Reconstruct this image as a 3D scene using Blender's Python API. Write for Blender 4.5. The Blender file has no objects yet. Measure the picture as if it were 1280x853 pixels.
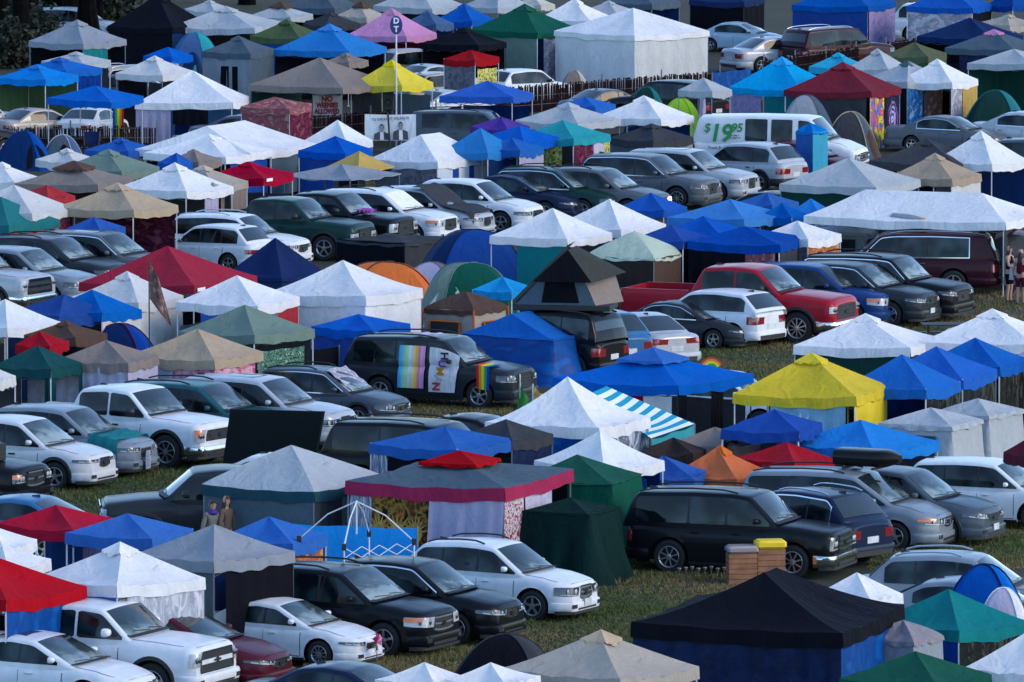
import bpy, math, random
import numpy as np
from mathutils import Vector, Matrix, noise as mnoise
random.seed(7)
R = math.radians
scene = bpy.context.scene
COLL = scene.collection

# ------------------------------------------------------------------ camera
FPX, CAMH, PITCH = 11000.0, 24.4, math.atan(1064.5/11000.0)      # focal length in photo pixels (1280 wide), height above the field
CAM = Vector((0, 0, CAMH))
RT, FW, UP = Vector((1, 0, 0)), Vector((0, math.cos(PITCH), -math.sin(PITCH))), Vector((0, math.sin(PITCH), math.cos(PITCH)))
cd = bpy.data.cameras.new('camera'); cam = bpy.data.objects.new('camera', cd); COLL.objects.link(cam)
cam.location = CAM; cam.rotation_euler = (R(90) - PITCH, 0, 0)
cd.sensor_width = 36; cd.lens = 36 * FPX / 1280; cd.clip_start = 1; cd.clip_end = 4000
scene.camera = cam

def at(px, py, z=0.0):
    d = RT * ((px - 640) / FPX) - UP * ((py - 426.5) / FPX) + FW
    return CAM + d * ((z - CAMH) / d.z)
def proj(p):
    v = Vector(p) - CAM; k = v.dot(FW)
    return 640 + FPX * v.dot(RT) / k, 426.5 - FPX * v.dot(UP) / k
def depth(p): return (Vector(p) - CAM).dot(FW)
def zat(xy, py):
    """height of the point standing over ground point xy that is seen at photo row py"""
    lo, hi = -2.0, 14.0
    for _ in range(40):
        m = (lo + hi) / 2
        if proj((xy[0], xy[1], m))[1] > py: lo = m
        else: hi = m
    return lo

# ------------------------------------------------------------------ materials
MATS = {}
def new_mat(key):
    m = bpy.data.materials.new(key); m.use_nodes = True
    nt = m.node_tree; nt.nodes.clear()
    o = nt.nodes.new('ShaderNodeOutputMaterial'); b = nt.nodes.new('ShaderNodeBsdfPrincipled')
    nt.links.new(b.outputs[0], o.inputs[0])
    return m, nt, b
def nd(nt, typ, **k):
    n = nt.nodes.new(typ)
    for a, v in k.items():
        if a in n.inputs.keys(): n.inputs[a].default_value = v
        else: setattr(n, a, v)
    return n
COL = dict(white=(.84,.85,.86), offwhite=(.66,.67,.66), blue=(.002,.120,.50), royal=(.002,.065,.34), navy=(.005,.028,.115), azure=(.003,.22,.62), sky=(.01,.36,.72),
  cyan=(.02,.46,.68), teal=(.008,.21,.23), turq=(.03,.36,.40), green=(.006,.10,.065), dgreen=(.008,.05,.04), lime=(.32,.62,.02), red=(.42,.004,.022), maroon=(.22,.008,.03),
  wine=(.10,.012,.03), grey=(.30,.34,.39), pale=(.46,.51,.54), slate=(.085,.13,.17), steel=(.06,.14,.30), char=(.055,.06,.07), black=(.007,.008,.014), tan=(.50,.39,.27),
  taupe=(.27,.225,.20), brown=(.11,.065,.05), dbrown=(.045,.03,.028), cream=(.60,.60,.52), mint=(.52,.62,.50), yellow=(.80,.62,.003), orange=(.74,.17,.03), pink=(.62,.26,.50),
  purple=(.10,.04,.34), olive=(.11,.13,.07), moss=(.07,.12,.05), lilac=(.48,.45,.62), gold=(.62,.40,.10), rose=(.36,.02,.075), grass=(.06,.14,.03), beige=(.50,.45,.38), sage=(.18,.26,.22), leaf=(.03,.22,.03), tarpsky=(.01,.34,.80), haze=(.20,.42,.60))
def col(c): return COL[c] if isinstance(c, str) else c

def fabric(c, rough=.75, wrinkle=1.0):
    key = 'fabric_%s_%.1f' % (c if isinstance(c, str) else '%.2f_%.2f_%.2f' % c, wrinkle)
    if key in MATS: return MATS[key]
    m, nt, b = new_mat(key); c3 = col(c)
    tc = nd(nt, 'ShaderNodeTexCoord')
    n1 = nd(nt, 'ShaderNodeTexNoise', Scale=1.1, Detail=5.0); n2 = nd(nt, 'ShaderNodeTexNoise', Scale=9.0, Detail=6.0, Roughness=.7); n3 = nd(nt, 'ShaderNodeTexNoise', Scale=55.0, Detail=3.0)
    for n in (n1, n2, n3): nt.links.new(tc.outputs['Object'], n.inputs['Vector'])
    a = nd(nt, 'ShaderNodeMath', operation='ADD'); nt.links.new(n1.outputs[0], a.inputs[0]); nt.links.new(n2.outputs[0], a.inputs[1])
    a2 = nd(nt, 'ShaderNodeMath', operation='ADD'); nt.links.new(a.outputs[0], a2.inputs[0]); nt.links.new(n3.outputs[0], a2.inputs[1])
    mr = nd(nt, 'ShaderNodeMapRange'); nt.links.new(a2.outputs[0], mr.inputs[0])
    mr.inputs[1].default_value = .9; mr.inputs[2].default_value = 2.1; mr.inputs[3].default_value = .74; mr.inputs[4].default_value = 1.12
    mx = nd(nt, 'ShaderNodeVectorMath', operation='SCALE'); mx.inputs[0].default_value = c3; nt.links.new(mr.outputs[0], mx.inputs['Scale'])
    oi = nd(nt, 'ShaderNodeObjectInfo'); hs = nd(nt, 'ShaderNodeHueSaturation'); nt.links.new(mx.outputs[0], hs.inputs['Color'])
    for sock, lo_, hi_, k_ in (('Hue', .494, .506, 1.0), ('Saturation', .92, 1.03, 7.3), ('Value', .84, 1.12, 3.7)):
        mm = nd(nt, 'ShaderNodeMath', operation='MULTIPLY'); nt.links.new(oi.outputs['Random'], mm.inputs[0]); mm.inputs[1].default_value = k_; ff = nd(nt, 'ShaderNodeMath', operation='FRACT'); nt.links.new(mm.outputs[0], ff.inputs[0])
        rr = nd(nt, 'ShaderNodeMapRange'); nt.links.new(ff.outputs[0], rr.inputs[0]); rr.inputs[3].default_value = lo_ if max(c3)-min(c3) > .1 or sock != 'Value' else .95; rr.inputs[4].default_value = hi_ if max(c3)-min(c3) > .1 or sock != 'Value' else 1.02; nt.links.new(rr.outputs[0], hs.inputs[sock])
    mx = hs; nt.links.new(mx.outputs[0], b.inputs['Base Color'])
    b.inputs['Roughness'].default_value = rough
    b.inputs['Specular IOR Level'].default_value = .06
    tr = nd(nt, 'ShaderNodeBsdfTranslucent'); nt.links.new(mx.outputs[0], tr.inputs[0]); ms = nd(nt, 'ShaderNodeMixShader'); ms.inputs[0].default_value = .22; nt.links.new(b.outputs[0], ms.inputs[1]); nt.links.new(tr.outputs[0], ms.inputs[2]); nt.links.new(ms.outputs[0], nt.nodes['Material Output'].inputs[0])
    bp = nd(nt, 'ShaderNodeBump'); bp.inputs['Strength'].default_value = .5 * wrinkle; bp.inputs['Distance'].default_value = .12
    mp = nd(nt, 'ShaderNodeMapping'); mp.inputs['Scale'].default_value = (1.0, 1.0, .45); nt.links.new(tc.outputs['Object'], mp.inputs[0]); nw = nd(nt, 'ShaderNodeTexNoise', Scale=2.2, Detail=3.0, Roughness=.5, Distortion=1.4); nt.links.new(mp.outputs[0], nw.inputs['Vector'])
    nt.links.new(nw.outputs[0], bp.inputs['Height']); nt.links.new(bp.outputs[0], b.inputs['Normal'])
    MATS[key] = m; return m

def tapestry(kind):
    key = 'tapestry_' + kind
    if key in MATS: return MATS[key]
    m, nt, b = new_mat(key); b.inputs['Roughness'].default_value = .9; b.inputs['Specular IOR Level'].default_value = .1
    uv = nd(nt, 'ShaderNodeTexCoord'); ramp = nd(nt, 'ShaderNodeValToRGB'); cr = ramp.color_ramp
    def stops(lst, mode='LINEAR'):
        cr.interpolation = mode
        while len(cr.elements) > 1: cr.elements.remove(cr.elements[-1])
        cr.elements[0].position = lst[0][0]; cr.elements[0].color = (*lst[0][1], 1)
        for p, c in lst[1:]:
            e = cr.elements.new(p); e.color = (*c, 1)
    src = None
    if kind in ('pastel', 'rainbow', 'bluestripe', 'bluebars'):
        sep = nd(nt, 'ShaderNodeSeparateXYZ'); nt.links.new(uv.outputs['UV'], sep.inputs[0])
        src = sep.outputs[0]
        if kind == 'pastel':
            cs = [(.10,.38,.62),(.12,.45,.75),(.30,.62,.25),(.45,.72,.30),(.72,.74,.78),(.62,.64,.70),(.80,.62,.12),(.75,.45,.10),(.75,.20,.30),(.80,.35,.55),(.62,.30,.55)]
            stops([(i / len(cs), c) for i, c in enumerate(cs)], 'CONSTANT')
        elif kind == 'rainbow':
            cs = [(.02,.05,.40),(.02,.35,.10),(.75,.65,.02),(.80,.25,.02),(.60,.02,.03)]
            stops([(i / len(cs), c) for i, c in enumerate(cs)], 'CONSTANT')
        elif kind == 'bluebars':
            stops([(0, (.5,.55,.62)), (.3, (.01,.05,.25)), (.42, (.55,.58,.6)), (.62, (.02,.06,.3)), (.72, (.6,.62,.65)), (.95, (.3,.3,.34))], 'CONSTANT')
        else:
            mm = nd(nt, 'ShaderNodeMath', operation='MULTIPLY'); nt.links.new(src, mm.inputs[0]); mm.inputs[1].default_value = 8.0
            fr = nd(nt, 'ShaderNodeMath', operation='FRACT'); nt.links.new(mm.outputs[0], fr.inputs[0]); src = fr.outputs[0]
            stops([(0, (.01,.27,.42)), (.5, (.72,.75,.78))], 'CONSTANT')
    elif kind == 'mandala':
        mp = nd(nt, 'ShaderNodeMapping'); mp.inputs['Location'].default_value = (-.5, -.5, 0); nt.links.new(uv.outputs['UV'], mp.inputs[0])
        w = nd(nt, 'ShaderNodeTexWave', wave_type='RINGS', rings_direction='Z'); w.inputs['Scale'].default_value = 3.5; w.inputs['Distortion'].default_value = 3.0; w.inputs['Detail Scale'].default_value = 4.0
        nt.links.new(mp.outputs[0], w.inputs[0])
        g = nd(nt, 'ShaderNodeTexGradient', gradient_type='SPHERICAL'); mp2 = nd(nt, 'ShaderNodeMapping'); mp2.inputs['Scale'].default_value = (2.6, 2.2, 1); mp2.inputs['Location'].default_value = (-1.3, -1.1, 0)
        nt.links.new(uv.outputs['UV'], mp2.inputs[0]); nt.links.new(mp2.outputs[0], g.inputs[0])
        mu = nd(nt, 'ShaderNodeMath', operation='MULTIPLY'); nt.links.new(w.outputs[1], mu.inputs[0]); nt.links.new(g.outputs[1], mu.inputs[1]); src = mu.outputs[0]
        stops([(0, (.012,.012,.03)), (.12, (.03,.02,.10)), (.3, (.22,.16,.42)), (.6, (.45,.38,.62))])
    else:
        pal = dict(floral=[(.05,.06,.03),(.45,.40,.04),(.60,.55,.20),(.12,.20,.06),(.50,.30,.05)], psychedelic=[(.35,.02,.05),(.02,.15,.45),(.55,.08,.05),(.35,.6,.03),(.65,.45,.04),(.05,.05,.2)],
            tiedye=[(.01,.09,.30),(.02,.20,.48),(.01,.07,.22),(.30,.45,.60)], brownart=[(.05,.03,.03),(.16,.09,.08),(.08,.05,.05),(.30,.18,.16)], batik=[(.35,.10,.03),(.55,.18,.05),(.28,.06,.02),(.5,.25,.12)],
            paisley=[(.10,.03,.04),(.26,.08,.10),(.18,.05,.06),(.36,.20,.18)], mottled=[(.30,.31,.36),(.5,.5,.55),(.22,.22,.28),(.42,.36,.42)], darkred=[(.03,.004,.012),(.14,.02,.05),(.05,.006,.02),(.22,.06,.10)],
            leaves=[(.02,.05,.04),(.10,.22,.15),(.03,.09,.07),(.26,.38,.26)], purplehaze=[(.16,.12,.28),(.28,.24,.42),(.22,.18,.34)], greypatch=[(.05,.05,.07),(.16,.16,.20),(.09,.09,.11)],
            sheer=[(.30,.30,.40),(.44,.44,.54),(.36,.34,.46)], pinksheet=[(.42,.10,.20),(.55,.35,.42),(.35,.06,.14)], sunface=[(.008,.006,.006),(.02,.012,.01),(.30,.16,.03),(.03,.02,.01),(.42,.10,.02)],
            plastic=[(.10,.14,.22),(.35,.40,.48),(.06,.09,.16),(.5,.55,.6)], darkplastic=[(.008,.010,.010),(.016,.020,.018),(.008,.01,.012),(.05,.055,.05)], clearplastic=[(.36,.38,.45),(.46,.49,.56),(.30,.32,.38),(.56,.58,.64)],
            bluetarp=[(.003,.050,.23),(.003,.06,.26),(.003,.045,.20),(.004,.085,.33)], navytarp=[(.006,.014,.050),(.008,.018,.062),(.005,.012,.042)], checkers=[(.45,.45,.5),(.25,.02,.06),(.5,.5,.55),(.2,.3,.2)])[kind]
        sc = dict(floral=9, psychedelic=3.2, checkers=16, sunface=5, leaves=14).get(kind, 5.5)
        n = nd(nt, 'ShaderNodeTexNoise', Scale=float(sc), Detail=4.0, Distortion=1.2 if kind in ('psychedelic', 'tiedye', 'plastic', 'clearplastic', 'darkplastic') else .4)
        mp = nd(nt, 'ShaderNodeMapping'); mp.inputs['Scale'].default_value = (1.6, .5, 1) if 'plastic' in kind or 'tarp' in kind else (1, 1, 1)
        nt.links.new(uv.outputs['UV'], mp.inputs[0]); nt.links.new(mp.outputs[0], n.inputs['Vector']); src = n.outputs[0]
        k = len(pal); stops([(.30 + .42 * i / k, c) for i, c in enumerate(pal)], 'CONSTANT' if kind in ('psychedelic', 'checkers', 'leaves', 'floral') else 'LINEAR')
        if 'plastic' in kind: b.inputs['Roughness'].default_value = .25
        if 'tarp' in kind: b.inputs['Roughness'].default_value = .42
    nt.links.new(src, ramp.inputs[0]); nt.links.new(ramp.outputs[0], b.inputs['Base Color'])
    nb = nd(nt, 'ShaderNodeTexNoise', Scale=5.0, Detail=4.0); nt.links.new(uv.outputs['Object'], nb.inputs['Vector'])
    bp = nd(nt, 'ShaderNodeBump'); bp.inputs['Strength'].default_value = .3; bp.inputs['Distance'].default_value = .06; nt.links.new(nb.outputs[0], bp.inputs['Height']); nt.links.new(bp.outputs[0], b.inputs['Normal'])
    MATS[key] = m; return m
TAPS = 'pastel rainbow bluestripe bluebars mandala floral psychedelic tiedye brownart batik paisley mottled darkred leaves purplehaze greypatch sheer pinksheet sunface plastic darkplastic clearplastic bluetarp navytarp checkers'.split()
def cloth(c): return tapestry(c) if isinstance(c, str) and c in TAPS else fabric(c)

def plain(key, c, rough=.5, metal=0., emit=0., spec=.5, coat=0., var=.12):
    if key in MATS: return MATS[key]
    m, nt, b = new_mat(key)
    tc = nd(nt, 'ShaderNodeTexCoord'); n = nd(nt, 'ShaderNodeTexNoise', Scale=4.0, Detail=5.0); nt.links.new(tc.outputs['Object'], n.inputs['Vector'])
    mr = nd(nt, 'ShaderNodeMapRange'); nt.links.new(n.outputs[0], mr.inputs[0]); mr.inputs[1].default_value = .3; mr.inputs[2].default_value = .7; mr.inputs[3].default_value = 1 - var; mr.inputs[4].default_value = 1 + var * .5
    mx = nd(nt, 'ShaderNodeVectorMath', operation='SCALE'); mx.inputs[0].default_value = c; nt.links.new(mr.outputs[0], mx.inputs['Scale']); nt.links.new(mx.outputs[0], b.inputs['Base Color'])
    b.inputs['Roughness'].default_value = rough; b.inputs['Metallic'].default_value = metal; b.inputs['Specular IOR Level'].default_value = spec; b.inputs['Coat Weight'].default_value = coat; b.inputs['Coat Roughness'].default_value = .08
    if emit: b.inputs['Emission Color'].default_value = (*c, 1); b.inputs['Emission Strength'].default_value = emit
    MATS[key] = m; return m
PAINT = dict(white=(.66,.69,.71), silver=(.40,.43,.46), grey=(.10,.115,.13), dark=(.022,.028,.034), black=(.006,.007,.009), navy=(.008,.016,.045), blue=(.012,.045,.17), midblue=(.03,.13,.28), lightblue=(.30,.42,.52), slate=(.06,.085,.11),
   teal=(.015,.085,.10), dgreen=(.008,.035,.03), red=(.32,.010,.022), maroon=(.075,.008,.018), wine=(.035,.007,.014), gold=(.38,.35,.30), pearl=(.58,.60,.61), steel=(.20,.24,.28))
def paint(c):
    return plain('car_paint_' + c, PAINT[c], rough=.30, metal=.15 if c in ('silver', 'steel', 'gold') else 0., coat=.12, spec=.25 if min(PAINT[c]) > .15 else .12, var=.10)
def swg():
    m, nt, b = new_mat('window_glass'); MATS['window_glass'] = m
    tc = nd(nt, 'ShaderNodeTexCoord'); n = nd(nt, 'ShaderNodeTexNoise', Scale=1.7, Detail=1.0); nt.links.new(tc.outputs['Object'], n.inputs['Vector']); r = nd(nt, 'ShaderNodeValToRGB'); nt.links.new(n.outputs[0], r.inputs[0])
    r.color_ramp.elements[0].position = .42; r.color_ramp.elements[0].color = (.003, .006, .008, 1); r.color_ramp.elements[1].position = .66; r.color_ramp.elements[1].color = (.030, .050, .055, 1); nt.links.new(r.outputs[0], b.inputs['Base Color'])  # light seen through the far windows is painted in as paler patches
    b.inputs['Roughness'].default_value = .05; b.inputs['Specular IOR Level'].default_value = .28
def wsg():
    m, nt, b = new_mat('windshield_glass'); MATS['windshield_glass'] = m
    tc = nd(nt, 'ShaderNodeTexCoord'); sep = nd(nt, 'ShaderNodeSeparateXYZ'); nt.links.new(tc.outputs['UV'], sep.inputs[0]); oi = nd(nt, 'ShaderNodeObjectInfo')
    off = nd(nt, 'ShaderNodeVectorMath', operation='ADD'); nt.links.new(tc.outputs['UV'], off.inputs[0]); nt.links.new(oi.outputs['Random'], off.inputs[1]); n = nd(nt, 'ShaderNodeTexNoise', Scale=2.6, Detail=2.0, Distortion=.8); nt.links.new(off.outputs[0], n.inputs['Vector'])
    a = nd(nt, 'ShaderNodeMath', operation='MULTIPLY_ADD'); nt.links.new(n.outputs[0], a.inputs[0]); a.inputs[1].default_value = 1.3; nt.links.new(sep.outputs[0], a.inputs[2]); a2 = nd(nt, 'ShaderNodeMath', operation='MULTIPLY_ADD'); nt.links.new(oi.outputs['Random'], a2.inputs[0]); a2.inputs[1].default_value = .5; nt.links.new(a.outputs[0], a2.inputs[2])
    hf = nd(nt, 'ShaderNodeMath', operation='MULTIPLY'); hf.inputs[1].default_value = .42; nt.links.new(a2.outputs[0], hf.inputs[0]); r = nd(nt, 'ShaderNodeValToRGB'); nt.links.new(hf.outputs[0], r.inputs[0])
    e = r.color_ramp.elements; e[0].position = .34; e[0].color = (.26, .32, .31, 1); e[1].position = .72; e[1].color = (.012, .020, .023, 1); k = e.new(.46); k.color = (.15, .20, .20, 1); k = e.new(.53); k.color = (.050, .075, .08, 1); nt.links.new(r.outputs[0], b.inputs['Base Color'])  # sky and tent reflections painted into the glass colour, paler at the base
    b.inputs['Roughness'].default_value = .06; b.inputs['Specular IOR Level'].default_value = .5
def std():
    g = plain
    swg(); g('rear_glass', (.02,.03,.034), .06, spec=.6, var=.2); wsg()
    g('tyre_rubber', (.012,.012,.013), .85); g('alloy', (.42,.43,.45), .3, .8); g('dark_alloy', (.03,.03,.033), .4, .5); g('black_plastic', (.012,.013,.015), .6); g('chrome', (.62,.64,.66), .15, 1.0)
    g('lamp_lens', (.42,.46,.49), .12, coat=.5, var=.4); g('lamp_dark', (.045,.052,.058), .10, coat=.7, var=.5); g('tail_lens', (.22,.006,.012), .15, coat=1., var=.3); g('amber_lens', (.60,.15,.02), .2, coat=.8); g('lamp_lit', (1.0,.72,.35), .3, emit=6.0)
    g('plate', (.55,.58,.60), .5, var=.3); g('seam_black', (.004,.004,.005), .8); g('underbody', (.004,.004,.005), .9); g('white_metal', (.62,.64,.66), .4); g('grey_metal', (.22,.23,.24), .45, .5); g('black_metal', (.012,.012,.014), .5)
    g('white_paint', (.75,.76,.78), .6); g('ink_green', (.005,.24,.05), .5); g('ink_red', (.40,.015,.03), .7); g('ink_navy', (.01,.015,.08), .5); g('ink_black', (.01,.01,.012), .7); g('sign_blue', (.012,.025,.16), .5)
    g('wood', (.30,.13,.06), .7, var=.4); g('fence_wood', (.030,.013,.014), .9, var=.6, spec=.1); g('skin', (.42,.23,.16), .55); g('hair', (.015,.010,.008), .6); g('bark', (.004,.0038,.004), .95, var=.6, spec=.04); g('bright_yellow', (.80,.55,.01), .5)
    g('mirror_glass', (.5,.55,.58), .05, 1.0); g('spark', (1.0,.9,.8), .5, emit=1.5); g('roof_glass', (.02,.022,.025), .08, spec=1.)
std()
M = MATS

# ------------------------------------------------------------------ mesh helpers
class MB:
    def __init__(s): s.v = []; s.f = []; s.m = []; s.uv = []
    def grid(s, P, mat=0, skip=None):
        """P: nested rows of points; quads between them, uv = row/column fractions (u along columns)"""
        nu, nv = len(P), len(P[0]); b = len(s.v)
        for row in P:
            for p in row: s.v.append((float(p[0]), float(p[1]), float(p[2])))
        for i in range(nu - 1):
            for j in range(nv - 1):
                if skip is not None and skip[i][j]: continue
                s.f.append((b + i*nv + j, b + i*nv + j + 1, b + (i+1)*nv + j + 1, b + (i+1)*nv + j)); s.m.append(mat)
                u0, u1, v0, v1 = i/(nu-1), (i+1)/(nu-1), j/(nv-1), (j+1)/(nv-1)
                s.uv.append(((u0, v0), (u0, v1), (u1, v1), (u1, v0)))
    def poly(s, pts, mat=0):
        b = len(s.v); s.v += [tuple(map(float, p)) for p in pts]; s.f.append(tuple(range(b, b + len(pts)))); s.m.append(mat)
        xs = [p[0] for p in pts]; zs = [p[2] for p in pts]; w = max(max(xs) - min(xs), 1e-6); h = max(max(zs) - min(zs), 1e-6)
        s.uv.append(tuple(((p[0] - min(xs)) / w, (p[2] - min(zs)) / h) for p in pts))
    def box(s, x0, x1, y0, y1, z0, z1, mat=0, b=0.0):
        c = [(x, y, z) for x in (x0, x1) for y in (y0, y1) for z in (z0, z1)]
        if b > 0:
            xs = sorted((x0, x1)); ys = sorted((y0, y1)); zs = sorted((z0, z1))
            def ring(z, k): 
                a0, a1, e0, e1 = xs[0] + k, xs[1] - k, ys[0] + k, ys[1] - k
                return [(a0 + b, e0, z), (a1 - b, e0, z), (a1, e0 + b, z), (a1, e1 - b, z), (a1 - b, e1, z), (a0 + b, e1, z), (a0, e1 - b, z), (a0, e0 + b, z), (a0 + b, e0, z)]
            rr = [ring(zs[0], b), ring(zs[0] + b, 0), ring(zs[1] - b, 0), ring(zs[1], b)]
            s.grid(rr, mat); s.poly(rr[0][:-1][::-1], mat); s.poly(rr[-1][:-1], mat); return
        for q in ((0,1,3,2), (4,6,7,5), (0,4,5,1), (2,3,7,6), (0,2,6,4), (1,5,7,3)): s.poly([c[i] for i in q], mat)
    def tube(s, pts, r, mat=0, n=6, caps=True):
        pts = [Vector(p) for p in pts]; rows = []
        for i, p in enumerate(pts):
            t = (pts[min(i+1, len(pts)-1)] - pts[max(i-1, 0)]).normalized()
            a = t.cross(Vector((0, 0, 1)) if abs(t.z) < .9 else Vector((1, 0, 0))).normalized(); b = t.cross(a); rr = r[i] if isinstance(r, (list, tuple)) else r
            rows.append([p + (a * math.cos(k*2*math.pi/n) + b * math.sin(k*2*math.pi/n)) * rr for k in range(n+1)])
        s.grid(rows, mat)
        if caps: s.poly(rows[0][:-1], mat); s.poly(rows[-1][:-1][::-1], mat)
    def lathe(s, prof, c=(0,0,0), axis='z', n=20, mat=0):
        rows = []
        for r, h in prof:
            row = []
            for k in range(n+1):
                a = 2*math.pi*k/n; x, y = r*math.cos(a), r*math.sin(a)
                row.append((c[0]+x, c[1]+y, c[2]+h) if axis == 'z' else ((c[0]+x, c[1]+h, c[2]+y) if axis == 'y' else (c[0]+h, c[1]+x, c[2]+y)))
            rows.append(row)
        s.grid(rows, mat)
    def build(s, name, mats, parent=None, smooth=True, angle=35, loc=None):
        me = bpy.data.meshes.new(name); 
        if loc is not None: s.v = [(x-loc[0], y-loc[1], z-loc[2]) for x, y, z in s.v]
        me.from_pydata(s.v, [], s.f)
        if not isinstance(mats, (list, tuple)): mats = [mats]
        for m in mats: me.materials.append(m)
        me.polygons.foreach_set('material_index', s.m)
        uvl = me.uv_layers.new(name='uv'); flat = [c for f in s.uv for p in f for c in p]; uvl.data.foreach_set('uv', flat)
        if smooth:
            me.polygons.foreach_set('use_smooth', [True]*len(s.f))
            me.set_sharp_from_angle(angle=R(angle))
        me.validate()
        o = bpy.data.objects.new(name, me); COLL.objects.link(o)
        if parent is not None: o.parent = parent
        if loc is not None: o.location = loc
        return o

def thing(name, label, cat, loc=(0,0,0), rz=0.0, group=None):
    o = bpy.data.objects.new(name, None); COLL.objects.link(o); o.empty_display_size = .2
    o.location = loc; o.rotation_euler = (0, 0, rz); o['label'] = label; o['category'] = cat
    if group: o['group'] = group
    return o
def tag(o, label, cat, group=None):
    o['label'] = label; o['category'] = cat
    if group: o['group'] = group
    return o
def struct(o, kind='structure'): o['kind'] = kind; return o

WORK = bpy.data.scenes.new('workbench')
def bake(o):
    """evaluate a curve or modifier object into a plain mesh, in a scratch scene"""
    if o.name not in WORK.collection.objects: WORK.collection.objects.link(o)
    
    with bpy.context.temp_override(scene=WORK, view_layer=WORK.view_layers[0]):
        dg = bpy.context.evaluated_depsgraph_get(); dg.update(); me = bpy.data.meshes.new_from_object(o.evaluated_get(dg))
    bpy.data.objects.remove(o); return me
def lettering(name, body, size, mat, parent, loc, rot, extrude=.004, align='CENTER', bold=0.0, shear=0.0, squash=1.0):
    cu = bpy.data.curves.new(name, 'FONT'); cu.body = body; cu.size = size; cu.extrude = extrude; cu.align_x = align; cu.align_y = 'CENTER'; cu.offset = bold; cu.shear = shear; cu.resolution_u = 3; cu.space_line = .85
    t = bpy.data.objects.new(name + '_tmp', cu); me = bake(t); bpy.data.curves.remove(cu)
    me.materials.clear(); me.materials.append(mat); me.name = name
    o = bpy.data.objects.new(name, me); COLL.objects.link(o); o.parent = parent; o.location = loc; o.rotation_euler = rot; o.scale = (squash, 1, 1)
    return o
# ------------------------------------------------------------------ vehicles
KINDS = {
 'sedan':  dict(L=4.65,W=1.82,H=1.45,wb=2.70,fo=.93,rw=.325,gc=.17,zn=.72,zc=.95,zb=.93,zd=1.02,xc=1.22,xw=2.15,xr=3.20,xb=4.00,tum=.22,bp=2.42,cp=3.42,df=.62,cf=.66,name='parked_car',cat='car'),
 'wagon':  dict(L=4.80,W=1.86,H=1.66,wb=2.75,fo=.95,rw=.345,gc=.22,zn=.84,zc=1.03,zb=1.00,zd=1.06,xc=1.25,xw=2.10,xr=4.05,xb=4.58,tum=.19,bp=2.45,cp=3.40,qp=4.10,df=.55,cf=.70,rails=1,name='parked_car',cat='car'),
 'cross':  dict(L=4.50,W=1.84,H=1.66,wb=2.65,fo=.90,rw=.350,gc=.21,zn=.87,zc=1.05,zb=1.02,zd=1.10,xc=1.16,xw=1.95,xr=3.75,xb=4.28,tum=.19,bp=2.32,cp=3.20,qp=3.80,df=.52,cf=.70,name='parked_car',cat='car'),
 'suv':    dict(L=4.85,W=1.94,H=1.76,wb=2.85,fo=.92,rw=.375,gc=.22,zn=.97,zc=1.13,zb=1.08,zd=1.14,xc=1.26,xw=2.05,xr=4.25,xb=4.70,tum=.16,bp=2.50,cp=3.42,qp=4.30,df=.48,cf=.76,name='parked_car',cat='car'),
 'big':    dict(L=5.10,W=1.98,H=1.86,wb=2.95,fo=.93,rw=.385,gc=.25,zn=1.06,zc=1.19,zb=1.14,zd=1.16,xc=1.36,xw=2.00,xr=4.72,xb=4.98,tum=.12,bp=2.52,cp=3.40,qp=4.60,df=.36,cf=.84,rails=1,name='parked_car',cat='car'),
 'pickup': dict(L=5.80,W=2.02,H=1.90,wb=3.65,fo=.98,rw=.410,gc=.32,zn=1.16,zc=1.27,zb=1.22,zd=1.28,xc=1.52,xw=2.15,xr=3.62,xb=3.88,tum=.13,bp=2.72,cp=3.62,df=.24,cf=.90,bed=3.98,name='pickup_truck',cat='pickup truck'),
 'minivan':dict(L=5.10,W=1.98,H=1.78,wb=3.03,fo=1.0,rw=.345,gc=.18,zn=.86,zc=1.12,zb=1.05,zd=1.10,xc=1.10,xw=2.05,xr=4.70,xb=4.98,tum=.15,bp=2.62,cp=3.72,qp=4.62,df=.55,cf=.66,rails=1,name='minivan',cat='minivan'),
 'van':    dict(L=5.70,W=2.02,H=2.10,wb=3.43,fo=.92,rw=.375,gc=.24,zn=1.05,zc=1.32,zb=1.25,zd=1.27,xc=1.00,xw=1.62,xr=5.50,xb=5.66,tum=.10,bp=2.25,cp=3.20,df=.25,cf=.86,name='cargo_van',cat='van'),
}
VG = 'vehicles parked in rows'

def smooth1(x, z, w):
    n = max(1, int(w / (x[1]-x[0]))); k = np.hanning(n + 2)[1:-1]; k /= k.sum()
    zp = np.pad(z, (n, n), mode='edge'); return np.convolve(zp, k, mode='same')[n:-n]

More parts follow.
